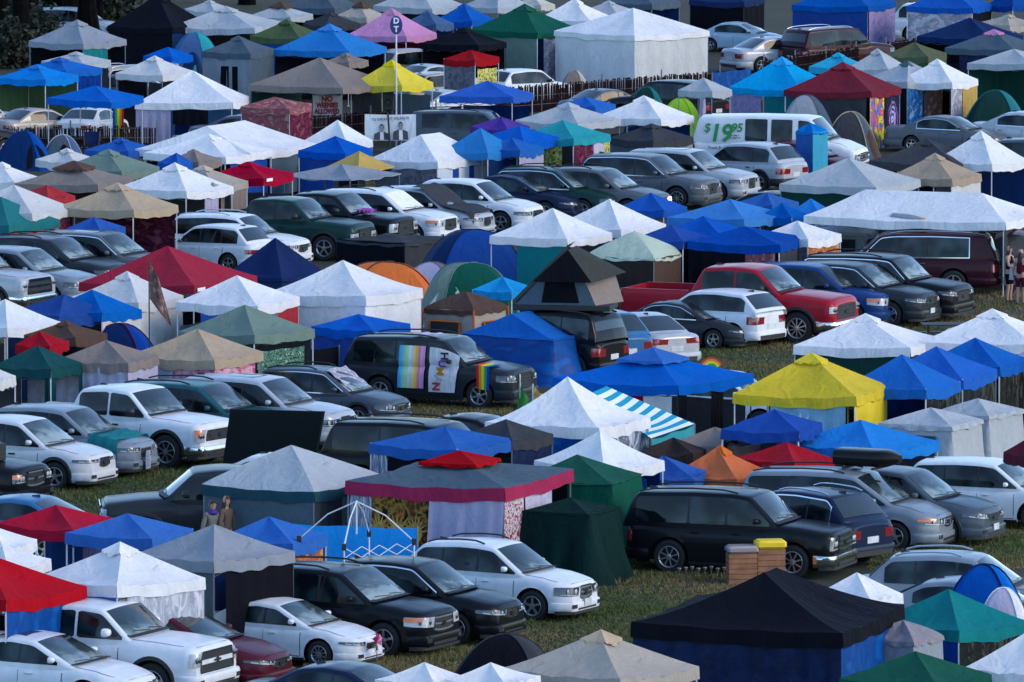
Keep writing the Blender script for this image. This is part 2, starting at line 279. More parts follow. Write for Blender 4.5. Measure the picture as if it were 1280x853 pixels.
def make_car(S, colr, root, o):
    L, W2, H, gc, rw = S['L'], S['W']/2, S['H'], S['gc'], S['rw']; zn, zc, zb, zd = S['zn'], S['zc'], S['zb'], S['zd']; xc, xw, xr, xb = S['xc'], S['xw'], S['xr'], S['xb']
    P = paint(colr); X = lambda d: L/2 - d; bed = S.get('bed')
    df, cf = S['df'], S['cf']; drr, crr = (.18, .93) if (bed or S['name'] == 'cargo_van') else (.38, .80)
    def Wp(d):
        f = 1.0 - .012
        if d < df: f -= (1-cf) * ((df-d)/df)**2.3
        if L-d < drr: f -= (1-crr) * ((drr-(L-d))/drr)**2.3
        return W2 * f
    tz = [(0, zn-.13), (.05, zn-.05), (.14, zn), (xc*.6, zn+(zc-zn)*.72), (xc, zc), (xc+.25, zb), (xb, zd-.02 if not bed else zd), (L-.10, zd-.03 if not bed else zd), (L, zd-.12 if not bed else zd-.02)]
    if bed: tz = tz[:5] + [(xc+.25, zb), (xb, zb), (bed, zd), (L-.05, zd), (L, zd-.02)]
    tx = [a for a, _ in tz]; tv = [b for _, b in tz]
    ZT = lambda d: float(np.interp(d, tx, tv))
    YF = (0, .45, .74, .875, .945, .975); DZ = (.03, .024, .004, -.03, -.09, -.18)
    NS = 10
    _sc = {}
    def section(d):
        q = round(d, 3)
        if q not in _sc: _sc[q] = section_(q)
        return _sc[q]
    def section_(d):
        zt = ZT(d); g = gc + (.06 if d < .25 or d > L-.3 else 0)
        if bed and d > bed: pts = [(0, .80), (.40, .80), (.885, .80), (.89, zt), (.955, zt), (.975, zt-.05)]
        else: pts = [(a, zt+b) for a, b in zip(YF, DZ)]
        z0 = pts[-1][1]
        for i in range(1, NS+1):
            t = i/NS; z = z0 + (g - z0)*t
            pts.append((.975 + .025*math.sin(min(1, t*2.2)*math.pi/2) - (.010 if .45 < t < .8 else 0) - .05*max(0, (t-.75)/.25)**1.5, z))
        return pts
    _yc = {}
    def yfz(z, d):
        q = round(d, 2)
        if q not in _yc: p = section(q)[3:]; _yc[q] = (np.array([b for a, b in p][::-1]), np.array([a for a, b in p][::-1]))
        return float(np.interp(z, *_yc[q]))
    def side(d, z, off=0.0): return Wp(d)*yfz(z, d) + off
    ra = rw*1.14 + .025; wheels = (S['fo'], S['fo'] + S['wb'])
    def snap(d, z):
        for dw in wheels:
            r = math.hypot(d-dw, z-rw)
            if r < ra:
                k = ra/max(r, 1e-4); return dw + (d-dw)*k, rw + (z-rw)*k, True
        return d, z, False
    # ---- lower body
    ds = sorted(set([round(x, 4) for x in list(np.linspace(0, .3, 7)) + list(np.linspace(.3, L-.3, 74)) + list(np.linspace(L-.3, L, 7)) + ([bed-.005, bed+.005] if bed else [])]))
    mb = MB()
    for sg in (1, -1):
        rows, ins = [], []
        for d in ds:
            row, ri = [], []
            for k, (yf, z) in enumerate(section(d)):
                dd, zz, inside = d, z, False
                if k >= 5: dd, zz, inside = snap(d, z)
                row.append((X(dd), sg*Wp(dd)*yf, zz)); ri.append(inside)
            rows.append(row); ins.append(ri)
        skip = [[all((ins[i][j], ins[i+1][j], ins[i][j+1], ins[i+1][j+1])) for j in range(len(rows[0])-1)] for i in range(len(rows)-1)]
        mb.grid(rows, 0, skip)
        for row, dx in ((rows[0], .012), (rows[-1], -.012)):
            c = Vector((row[0][0]+dx, 0, (row[0][2]+row[-1][2])/2))
            mb.grid([row, [c + Vector((0, p[1]*.9, (p[2]-c.z)*.9)) for p in row]], 0)
            mb.poly([Vector((c.x, p[1]*.9, c.z + (p[2]-c.z)*.9)) for p in row] + [Vector((c.x, 0, row[-1][2]+.02))], 0)
    body = mb.build('body', P, root, angle=38)
    mb = MB(); mb.box(X(L-.2), X(.28), -W2+.30, W2-.30, gc+.03, zn-.22)
    for dw in wheels: mb.box(X(dw+ra), X(dw-ra), -W2+.34, W2-.34, gc, rw+ra+.03)
    mb.build('underbody', M['underbody'], root, smooth=False)
    # ---- greenhouse
    gx = np.linspace(xc-.02, xb+.02, 90)
    rp = [(xc-.02, zc-.03), (xw, H-.055), (xw+.45, H-.01), ((xw+xr)/2, H), (xr, H-.05), (xb+.02, zd-.02)]
    gz = np.interp(gx, [a for a, _ in rp], [b for _, b in rp]); gz = smooth1(gx, gz, .30)
    gz[0] = zc-.03; gz[-1] = zd-.03
    ZR = lambda d: float(np.interp(d, gx, gz))
    tum = S['tum']
    def gy(z, d):
        t = max(-.1, (z-zb)/(H-zb)); taper = 1 - .05*max(0, (d-xr+.6)/(L-xr+.6)) - .035*max(0, (xw-d)/(xw-xc))
        return W2*taper*(.935 - tum*max(0, t)**1.25)
    bow = .13 if not S['name'] == 'cargo_van' else .07
    def topshift(d, y, yw):
        f = max(0., min(1., (xw+.25-d)/(xw+.25-xc))); r = max(0., min(1., (d-xr+.3)/(xb-xr+.3)))
        return (f*bow - r*bow*.7) * (1-(y/yw)**2)
    mb = MB()
    for sg in (1, -1):
        rows = []
        for d, zt in zip(gx, gz):
            z0 = zb-.10; r = min(.075, (zt-z0)*.45); row = []
            for q in (0, .25, .5, .75, 1.): 
                z = z0 + (zt-r-z0)*q; row.append((X(d), sg*gy(z, d), z))
            ye = gy(zt-r, d)
            row.append((X(d), sg*(ye-.25*r), zt-.3*r)); row.append((X(d) + topshift(d, ye-r, ye), sg*(ye-r), zt))
            for q in (.7, .4, .0): row.append((X(d) + topshift(d, (ye-r)*q, ye), sg*(ye-r)*q, zt+.03*(1-q*q)))
            rows.append(row)
        mb.grid(rows, 0)
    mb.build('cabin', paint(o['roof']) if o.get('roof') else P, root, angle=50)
    def topglass(d0, d1, mat, nm, inset=.06, cover=None):
        mb = MB(); rows = []
        for d in np.linspace(d0, d1, 12):
            zt = ZR(d); r = min(.075, (zt-zb+.1)*.45); ye = gy(zt-r, d)
            sl = (ZR(d+.03)-ZR(d-.03))/.06; n = Vector((sl, 0, 1)).normalized(); row = []
            for q in np.linspace(-1, 1, 11):
                y = (ye-r-inset*.4)*q; row.append(Vector((X(d)+topshift(d, y, ye), y, zt+.03*(1-q*q))) + n*.012)
            rows.append(row)
        mb.grid(rows); return mb.build(nm, mat, root)
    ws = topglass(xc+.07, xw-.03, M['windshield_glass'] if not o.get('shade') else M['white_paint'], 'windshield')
    if o.get('wipers', 1):
        mb = MB()
        for y0 in (.5, -.05):
            pts = []
            for q in np.linspace(0, 1, 5):
                d = xc+.075+.05*q; y = y0 - .55*q; ye = gy(ZR(d)-.05, d); sl = (ZR(d+.03)-ZR(d-.03))/.06
                pts.append(Vector((X(d)+topshift(d, y, ye), y, ZR(d)+.03*(1-(y/ye)**2))) + Vector((sl, 0, 1)).normalized()*.03)
            mb.tube(pts, .008, 0, 4)
        mb.build('wipers', M['black_plastic'], ws)
    if not bed or True:
        topglass(xr+.06, xb-.05, M['rear_glass'], 'rear_window')
    if o.get('sunroof'): topglass(xw+.35, xw+1.1, M['roof_glass'], 'sunroof', inset=.5)
    # side windows
    def zlo(d): return zb + .022 + (zd-zb)*.5*max(0, min(1, (d-xc)/(xb-xc)))
    def zhi(d): return ZR(d) - .085
    spans = [(xc+.08, S['bp']-.03), (S['bp']+.03, S['cp'])]
    if S.get('qp'): spans.append((S['cp']+.05, S['qp']+.10))
    if S['name'] == 'cargo_van': spans = [(xc+.12, 2.02), (2.22, 2.95), (3.08, 3.85)]
    wmat = M['window_glass']
    outl = []
    for d0, d1 in spans:
        dl = [d for d in np.linspace(d0, d1, 18) if zhi(d) > zlo(d)+.03]
        if len(dl) < 3: continue
        outl += dl
        for sg in (1, -1):
            mb = MB(); rows = []
            for i, d in enumerate(dl):
                a, b = zlo(d), zhi(d); e = .03 if i in (0, len(dl)-1) and b-a > .15 else 0
                rows.append([(X(d), sg*(gy(a+e+(b-a-2*e)*q, d)+.007), a+e+(b-a-2*e)*q) for q in np.linspace(0, 1, 6)])
            mb.grid(rows); mb.build('window', wmat, root)
    if not bed and S['name'] != 'cargo_van' and outl:
        ol = sorted(set(outl)); dd_ = [d for d in np.linspace(ol[0], ol[-1], 40) if zhi(d) > zlo(d)+.03]
        for sg in (1, -1):
            mb = MB(); mb.grid([[(X(d), sg*(gy(a, d)+.003), a) for a in np.linspace(zlo(d), zhi(d), 6)] for d in dd_]); mb.build('pillar_trim', M['black_plastic'], root)
    mb = MB(); rows = []
    for d in np.linspace(xc-.05, xc+.08, 4):
        zt = max(ZR(d), ZT(d)+.02); ye = gy(zb, xc)
        rows.append([(X(d)+topshift(max(d, xc), y, ye), y, zt+.03*(1-(y/ye)**2)+.010) for y in np.linspace(-ye*.93, ye*.93, 11)])
    mb.grid(rows); mb.build('cowl', M['black_plastic'], root)
    if o.get('trim'):
        for sg in (1, -1):
            mb = MB(); w = .028
            lo = [[(X(d), sg*(gy(zlo(d)+dz, d)+.012), zlo(d)+dz) for dz in (-w, 0)] for d in outl]; hi = [[(X(d), sg*(gy(zhi(d)+dz, d)+.012), zhi(d)+dz) for dz in (0, w)] for d in outl]
            mb.grid(lo); mb.grid(hi); d = outl[-1]
            mb.grid([[(X(d+e), sg*(gy(z, d)+.012), z) for z in np.linspace(zlo(d)-w, zhi(d)+w, 6)] for e in (0, w)])
            mb.build('window_trim', M['chrome'], root)
    # doors
    dspans = [(xc+.22, S['bp']), (S['bp']+.012, S['cp']+.10)]
    if S['name'] == 'cargo_van': dspans = [(xc+.25, 2.12), (2.14, 3.95)]
    for d0, d1 in dspans:
        for sg in (1, -1):
            mb = MB(); rows = []; nz = 9; ndd = 16
            def pt(d, z, off): 
                dd, zz, _ = snap(d, z); return (X(dd), sg*side(dd, zz, off), zz)
            z0 = gc+.10
            for d in np.linspace(d0, d1, ndd):
                z1 = ZT(d)-.05; rows.append([pt(d, z0+(z1-z0)*q, .007) for q in np.linspace(0, 1, nz)])
            mb.grid(rows, 0)
            e = .017
            for da, db in ((d0-e, d0+.002), (d1-.002, d1+e)):
                mb.grid([[pt(d, z0+(ZT(d)-.05-z0)*q, .004) for q in np.linspace(0, 1, nz)] for d in (da, db)], 1)
            mb.grid([[pt(d, z0-e+dz, .004) for dz in (0, e+.002)] for d in np.linspace(d0, d1, ndd)], 1)
            dr = mb.build('door', [P, M['seam_black']], root)
            mb = MB(); dh = d1-.24; zh = ZT(dh)-.17; y = side(dh, zh)
            mb.box(X(dh+.09), X(dh-.09), sg*(y+.012), sg*(y+.045), zh-.018, zh+.018, b=.008)
            mb.build('handle', M['chrome'] if o.get('trim') else (M['black_plastic'] if o.get('clad') else P), dr)
    if not o.get('clad') and not bed:
        for sg in (1, -1):
            mb = MB(); d0, d1 = wheels[0]+ra+.01, wheels[1]-ra-.01
            mb.grid([[(X(d), sg*side(d, max(z, gc+.01), of), z) for z, of in ((gc-.03, -.06), (gc-.02, .006), (gc+.05, .010), (gc+.055, .0))] for d in np.linspace(d0, d1, 8)]); mb.build('sill', M['black_plastic'], root)
    # sills and arches
    if o.get('clad', S['name'] in ('pickup_truck',) or False):
        for sg in (1, -1):
            for dw in wheels:
                mb = MB(); rows = []
                for a in np.linspace(-.12*math.pi, 1.12*math.pi, 20):
                    row = []
                    for rr, of in ((ra-.015, -.03), (ra-.015, .018), (ra+.05, .018), (ra+.065, .0)):
                        d, z = dw+rr*math.cos(a), max(rw+rr*math.sin(a), gc); row.append((X(d), sg*side(d, max(z, gc+.02), of), z))
                    rows.append(row)
                mb.grid(rows); mb.build('wheel_arch_trim', M['black_plastic'], root)
            mb = MB(); d0, d1 = wheels[0]+ra, wheels[1]-ra
            mb.grid([[(X(d), sg*side(d, z, of), z) for z, of in ((gc-.03, -.06), (gc-.02, .012), (gc+.09, .014), (gc+.10, .0))] for d in np.linspace(d0, d1, 8)])
            mb.build('sill', M['black_plastic'], root)
    # ---- wheels
    def wheel(dw, sg):
        y = sg*(W2-.125); c = (X(dw), y, rw); mb = MB(); hw = .105; ri = rw*.66
        mb.lathe([(ri, -hw), (rw-.05, -hw-.006), (rw-.012, -hw+.02), (rw, -hw+.05), (rw, hw-.05), (rw-.012, hw-.02), (rw-.05, hw+.006), (ri, hw)], axis='y', n=28)
        w = mb.build('wheel', M['tyre_rubber'], root); w.location = c
        mb = MB(); f = sg*(hw-.01)
        mb.lathe([(ri+.004, f), (ri-.012, f+sg*.008), (ri-.03, f-sg*.01), (ri-.035, f-sg*.07)], axis='y', n=28)
        mb.lathe([(ri-.034, f-sg*.07), (.002, f-sg*.07)], axis='y', n=20, mat=1)
        ns = o.get('spokes', 5)
        for k in range(ns):
            a = 2*math.pi*k/ns + .3; ca, sa = math.cos(a), math.sin(a); wd = .055 if ns <= 6 else .030
            q = [(.05, wd*.8), (ri-.02, wd)]
            pts = []
            for rr, ww in q: pts += [(rr*ca-ww/1*sa*.5, rr*sa+ww*ca*.5), (rr*ca+ww*sa*.5, rr*sa-ww*ca*.5)]
            fr = [(pts[0][0], f, pts[0][1]), (pts[1][0], f, pts[1][1]), (pts[3][0], f+sg*.004, pts[3][1]), (pts[2][0], f+sg*.004, pts[2][1])]
            bk = [(p[0], p[1]-sg*.03, p[2]) for p in fr]
            mb.poly(fr); mb.poly([fr[0], fr[3], bk[3], bk[0]]); mb.poly([fr[1], fr[2], bk[2], bk[1]])
        mb.lathe([(.07, f-.02*sg), (.068, f+.004*sg), (.03, f+.010*sg), (.001, f+.010*sg)], axis='y', n=14)
        mb.build('rim', [M['dark_alloy'] if o.get('darkrim') else M['alloy'], M['seam_black']], w)
    for dw in wheels:
        for sg in (1, -1): wheel(dw, sg)
    # ---- hood seams, rocker
    mb = MB()
    for sg in (1, -1):
        mb.grid([[(X(d), sg*Wp(d)*(f_ - .10*max(0, 1-d/.5)), ZT(d)+z_) for f_, z_ in ((.815, -.006), (.830, -.010))] for d in np.linspace(.10, xc, 14)])
    mb.grid([[(X(d), y, ZT(.08)+.030) for d in (.075, .092)] for y in np.linspace(-Wp(.1)*.74, Wp(.1)*.74, 10)])
    mb.build('hood_seam', M['seam_black'], body)
    # ---- front and rear fascia
    def outline(rear):
        pts = [(q, Wp(0 if not rear else L)*q) for q in np.linspace(0, 1, 12)]
        ss, dd, yy = [], [], []; w0 = Wp(L if rear else 0)
        for q in np.linspace(0, 1, 12): ss.append(w0*q); dd.append(0.); yy.append(w0*q)
        for t in np.linspace(.01, 1.0, 70):
            y = Wp(L-t if rear else t); ss.append(ss[-1] + math.hypot(t-dd[-1], y-yy[-1])); dd.append(t); yy.append(y)
        return np.array(ss), np.array(dd), np.array(yy)
    OL = {r: outline(r) for r in (False, True)}
    def fpt(s, z, off, rear):
        ss, dd, yy = OL[rear]; a = abs(s); sg = 1 if s >= 0 else -1
        d, y = float(np.interp(a, ss, dd)), float(np.interp(a, ss, yy)); d2, y2 = float(np.interp(a+.02, ss, dd)), float(np.interp(a+.02, ss, yy)); d1, y1 = float(np.interp(max(0, a-.02), ss, dd)), float(np.interp(max(0, a-.02), ss, yy))
        t = Vector((-(d2-d1), y2-y1)); t = t.normalized() if t.length > 0 else Vector((0, 1)); n = Vector((t.y, -t.x))
        yf = yfz(z, L-d if rear else d); x = L/2 - d + n.x*off; yv = y*yf + n.y*off
        return Vector((x if not rear else -x, sg*yv, z))
    def band(mb, s0, s1, lo, hi, off, rear=False, n=14, mat=0, nz=4):
        lo_ = lo if callable(lo) else (lambda q: lo); hi_ = hi if callable(hi) else (lambda q: hi); rows = []
        for i in range(n+1):
            q = i/n; s = s0+(s1-s0)*q; a, b = lo_(q), hi_(q)
            row = [fpt(s, a, off-.02, rear)] + [fpt(s, a+(b-a)*k/(nz-1), off, rear) for k in range(nz)] + [fpt(s, b, off-.02, rear)]
            rows.append(row)
        mb.grid(rows, mat)
        mb.poly(rows[0], mat); mb.poly(rows[-1], mat)
    wf = Wp(0); F = o.get('face', {}); truck = bed is not None
    smax = float(np.interp(S['fo']-ra-.03, OL[False][1], OL[False][0])); smr = float(np.interp(min(.95, L-S['fo']-S['wb']-ra-.03), OL[True][1], OL[True][0]))
    def bumper(rear, mat, z0, z1, th, sm):
        mb = MB(); rows = []
        for s in np.linspace(-sm, sm, 40):
            e = max(0, 1-((abs(s)/sm)**6)); rows.append([fpt(s, z0+(z1-z0)*q, th*f*e+.003, rear) for q, f in ((0, .1), (.06, .8), (.35, 1.), (.7, 1.), (.94, .8), (1., .1))])
        mb.grid(rows); return mb.build('bumper', mat, root, angle=50)
    bm = {'body': P, 'chrome': M['chrome'], 'dark': M['black_plastic'], 'grey': M['grey_metal']}
    fb = bumper(False, bm[F.get('bumper', 'body')], gc+.02, zn*.52, .06 if not truck else .10, smax)
    # lower intake and lamps in the bumper
    mb = MB(); band(mb, -wf*.72, wf*.72, gc+.06, zn*.36, .068 if not truck else .108); mb.build('lower_intake', M['black_plastic'], fb)
    mb = MB(); band(mb, -smax*.9, smax*.9, gc-.03, gc+.05, .05 if not truck else .09, n=20); mb.build('lower_lip', M['black_plastic'], fb)
    if F.get('plate'):
        mb = MB(); band(mb, -.16, .16, zn*.40, zn*.40+.15, .085 if not truck else .12); mb.build('license_plate', M['plate'], fb)
    for sg in (1, -1):
        mb = MB(); band(mb, sg*(wf*.80), sg*(wf*.80+.16), zn*.36, zn*.36+.09, .066 if not truck else .106, n=4); mb.build('fog_lamp', M['lamp_dark'], fb)
    # grille
    gh, g0, g1 = F.get('g', (.50, .60, .90)); gh = gh*wf; g0 *= zn; g1 *= zn; gk = F.get('gk', 'mesh')
    mb = MB(); tp = F.get('taper', .06)
    lo_ = lambda q: g0 + tp*abs(2*q-1)**2
    band(mb, -gh, gh, lo_, g1, .014, n=18); gr = mb.build('grille', M['black_plastic'], root)
    mb = MB(); nb = F.get('nb', 4)
    if gk in ('bars', 'chrome', 'body'):
        for i in range(nb):
            z = g0+.03+(g1-g0-.06)*i/max(1, nb-1) if nb > 1 else (g0+g1)/2; hb = (.016 if gk != 'chrome' else .03) if gk != 'body' else .045
            band(mb, -gh*.97, gh*.97, lambda q, z=z: z-hb+tp*.6*abs(2*q-1)**2*(1 - (z-g0)/(g1-g0)), lambda q, z=z: z+hb+tp*.6*abs(2*q-1)**2*(1-(z-g0)/(g1-g0)), .028, n=16, nz=2)
        mb.build('grille_bar', {'bars': M['grey_metal'], 'chrome': M['chrome'], 'body': P}[gk], gr)
    else:
        for i in range(5):
            z = g0+(g1-g0)*(i+.5)/5; band(mb, -gh*.95, gh*.95, z-.008, z+.008, .024, n=14, nz=2)
        mb.build('grille_bar', M['lamp_dark'], gr)
    if F.get('surround', gk != 'mesh'):
        mb = MB(); t = .026
        band(mb, -gh-t, gh+t, g1-.004, g1+t, .03, n=18, nz=2); band(mb, -gh-t, gh+t, lambda q: lo_(q)-t, lambda q: lo_(q)+.004, .03, n=18, nz=2)
        for sg in (1, -1): band(mb, sg*(gh-.004), sg*(gh+t), g0+tp, g1, .03, n=2)
        mb.build('grille_frame', M['chrome'], gr)
    em = F.get('em', 'oval')
    if em:
        mb = MB(); z = F.get('emz', (g0+g1)/2/zn)*zn; base = fpt(0, z, .046, False)
        if em == 'oval': pts = [(.085*math.cos(a), .05*math.sin(a)) for a in np.linspace(0, 2*math.pi, 17)[:-1]]
        elif em == 'bow': pts = [(-.15, -.02), (-.05, -.02), (-.05, -.05), (.06, -.05), (.06, -.02), (.16, -.02), (.14, .025), (.05, .025), (.05, .055), (-.06, .055), (-.06, .025), (-.16, .025)]
        else: pts = [(-.06, -.05), (.06, -.05), (.075, .05), (-.075, .05)]
        mb.poly([(base.x, y, z+h) for y, h in pts]); mb.build('emblem', M[F.get('emat', 'chrome')], gr, smooth=False)
    # head lamps
    h0, h1, a0, a1, sl = F.get('hl', (.58, 1.75, .68, .88, .07))
    for sg in (1, -1):
        s0, s1 = wf*h0, min(wf*h1, smax-.02)
        lo = lambda q: zn*a0 + sl*q**1.2 + F.get('hlin', 0)*(1-q); hi = lambda q: zn*a1 + sl*q*.4
        mb = MB(); band(mb, sg*s0, sg*s1, lo, hi, .016, n=12)
        hl = mb.build('headlight', M['lamp_lit'] if o.get('lit') else (M['lamp_lens'] if F.get('light') else M['lamp_dark']), root)
        for t in (.25, .55):
            mb = MB(); c = fpt(sg*(s0+(s1-s0)*t), (lo(t)+hi(t))/2, .02, False); rr = min(.06, (hi(t)-lo(t))*.36)
            mb.lathe([(rr, 0), (rr*.7, .012), (.001, .014)], c=c, axis='x', n=12)
            mb.build('bulb', M['lamp_dark'] if F.get('light') else M['lamp_lens'], hl)
        if not F.get('light'):
            mb = MB(); band(mb, sg*(s0+(s1-s0)*.04), sg*(s0+(s1-s0)*.8), lambda q: lo(q*.8)+.012, lambda q: lo(q*.8)+.034, .021, n=8, nz=2); mb.build('running_light', M['lamp_lens'], hl)
        if F.get('amber'):
            mb = MB(); band(mb, sg*(s0+(s1-s0)*.5), sg*(s1+.01), lambda q: (lo(.5+q*.5)+hi(.5+q*.5))/2, lambda q: hi(.5+q*.5)-.004, .024, n=6); mb.build('turn_signal', M['amber_lens'], hl)
    # mirrors
    for sg in (1, -1):
        dm = xc+.42; zm = zb+.12+(.04 if truck else 0); y0 = gy(zm, dm); mb = MB(); k = 1.15 if truck else .82
        mb.tube([(X(dm), sg*(y0-.02), zm-.03), (X(dm), sg*(y0+.10), zm)], .03, 1)
        rows = []
        for t, rx in ((-.06, .074), (-.05, .085), (0, .085), (.05, .07), (.075, .045), (.085, .005)):
            rows.append([(X(dm)+t*k, sg*(y0+.15*k+.105*k*math.copysign(abs(math.cos(a))**.6, math.cos(a))*rx/.085), zm+.02+.075*k*math.copysign(abs(math.sin(a))**.6, math.sin(a))*rx/.085) for a in np.linspace(0, 2*math.pi, 13)])
        mb.grid(rows); mb.poly(rows[0][:-1], 2)
        mb.build('mirror', [M['black_plastic'] if o.get('darkmirror', truck) else P, M['black_plastic'], M['mirror_glass']], root)
    # rear
    rb = bumper(True, M['black_plastic'] if o.get('clad') else (M['chrome'] if truck else P), gc+.06, zd*.48 if not truck else .62, .06, smr)
    wr = Wp(L); T = o.get('tail', (.62, 1.30, .62, .80))
    if truck or S['name'] in ('cargo_van',): T = (.86, 1.12, .60, .94)
    if S['cat'] != 'car' and not truck: T = (.8, 1.15, .62, .92)
    for sg in (1, -1):
        mb = MB(); band(mb, sg*wr*T[0], sg*min(wr*T[1], smr-.01), lambda q: zd*T[2], lambda q: zd*T[3]+.03*q, .016, True, n=8); mb.build('tail_light', M['tail_lens'], root)
    mb = MB(); band(mb, -.2, .2, zd*.52, zd*.52+.15, .02 if not truck else .07, True, n=4); mb.build('license_plate', M['plate'], root)
    if S['name'] != 'cargo_van' and not truck:
        mb = MB(); band(mb, -wr*.9, wr*.9, gc+.08, gc+.20, .066, True); mb.build('rear_diffuser', M['black_plastic'], rb)
    # roof rails
    if o.get('rails', S.get('rails')):
        for sg in (1, -1):
            mb = MB(); pts = []
            for q in np.linspace(0, 1, 14):
                d = xw+.30+(xr-.05-xw-.30)*q; pts.append((X(d), sg*(gy(ZR(d)-.07, d)-.11), ZR(d)+.035+.05*min(1, 6*q, 6*(1-q))))
            mb.tube(pts, .022, 0, 6)
            mb.build('roof_rail', M['chrome'] if o.get('rails') == 'chrome' else M['black_plastic'], root)
    mb = MB(); d = xr-.25; mb.grid([[(X(d+a), .03*b*(1-a*2), ZR(d+a)+.03+(.07 if b == 0 else 0)*(.3+a*3)) for b in (-1, 0, 1)] for a in (0, .1, .2)]); mb.build('antenna', M['black_plastic'], root)
    if truck:
        mb = MB()
        mb.box(X(L-.01)-.03, X(L-.01), -W2*.84, W2*.84, .78, zd-.03); mb.build('tailgate', P, root, smooth=False)
    return dict(X=X, side=side, gy=gy, ZT=ZT, ZR=ZR, Wp=Wp, S=S, fpt=fpt, topglass=topglass, xc=xc, xw=xw)

CARLOG, FOOT = [], []
def car(kind, xl, xr, ytop, a, colr, label, **o):
    S = dict(KINDS[kind]); S.update(o.pop('dims', {}))
    lab = label; root = thing(S['name'], lab, S['cat'], group=VG)
    info = make_car(S, colr, root, o); k = 1.0; L, W, H = S['L'], S['W'], S['H']; ang = R(a)
    cx = ((xl if xl is not None else xr) + (xr if xr is not None else xl))/2
    c = Vector((math.cos(ang), -math.sin(ang), 0)); n = Vector((math.sin(ang), math.cos(ang), 0)); px = cx
    for _ in range(6):
        p = at(px, ytop, H*k); p.z = 0
        ex = [proj(p + c*(sx*L/2*k*.985) + n*(sy*W/2*k*(.86 if sx > 0 else .92)) + Vector((0, 0, .7)))[0] for sx in (-1, 1) for sy in (-1, 1)]
        a0, a1 = min(ex), max(ex)
        if xl is not None and xr is not None:
            k = max(.88, min(1.12, k*(xr-xl)/(a1-a0))); px += (xl+xr)/2-(a0+a1)/2
        elif xr is not None: px += xr-a1
        else: px += xl-a0
    root.location = p; root.scale = (k, k, k); root.rotation_euler = (0, 0, -ang)
    FOOT.append((Vector((p.x, p.y)), Vector((c.x, c.y)), Vector((n.x, n.y)), L*k/2-.08, W*k/2-.05))
    CARLOG.append((label[:38], round(k, 2), round(a0), round(a1), round(proj(p)[1])))
    info.update(root=root, k=k, loc=p, ang=ang); return info
# ------------------------------------------------------------------ canopies, tents, cloths
CG, TG = 'pop-up canopies across the campsite', 'camping tents between the vehicles'
CANLOG = []
def fold_sheet(name, A, B, zt, zb, mat, parent, folds=5, amp=.05, flare=0.0, out=None, sag=.04, seed=0, scallop=0.0, nz=9, loc=None, nu=None):
    """hanging cloth from A to B (ground-plan points), zt top, zb bottom"""
    A, B = Vector((A[0], A[1], 0)), Vector((B[0], B[1], 0)); t = (B-A); n = Vector((t.y, -t.x, 0)).normalized(); Lw = t.length
    if out is None: out = 1
    nu = nu or max(10, int(folds*6)); mb = MB(); rows = []
    rnd = random.Random(seed); ph = [rnd.uniform(0, 6.3) for _ in range(4)]
    for i in range(nu+1):
        q = i/nu; row = []
        f = .55*math.sin(q*folds*6.283+ph[0]) + .3*math.sin(q*folds*2.7*6.283+ph[1]) + .35*math.sin(q*folds*.45*6.283+ph[2])
        for j in range(nz+1):
            v = j/nz; top = zt - sag*math.sin(math.pi*q*max(1, round(folds/2)))**2; bot = zb + scallop*math.sin(q*9+ph[3])
            z = top + (bot-top)*v
            p = A + t*q + n*(out*(amp*f*(.25+.75*v) + flare*v)); row.append((p.x, p.y, z))
        rows.append(row)
    mb.grid(rows)
    return mb.build(name, mat, parent, angle=70)

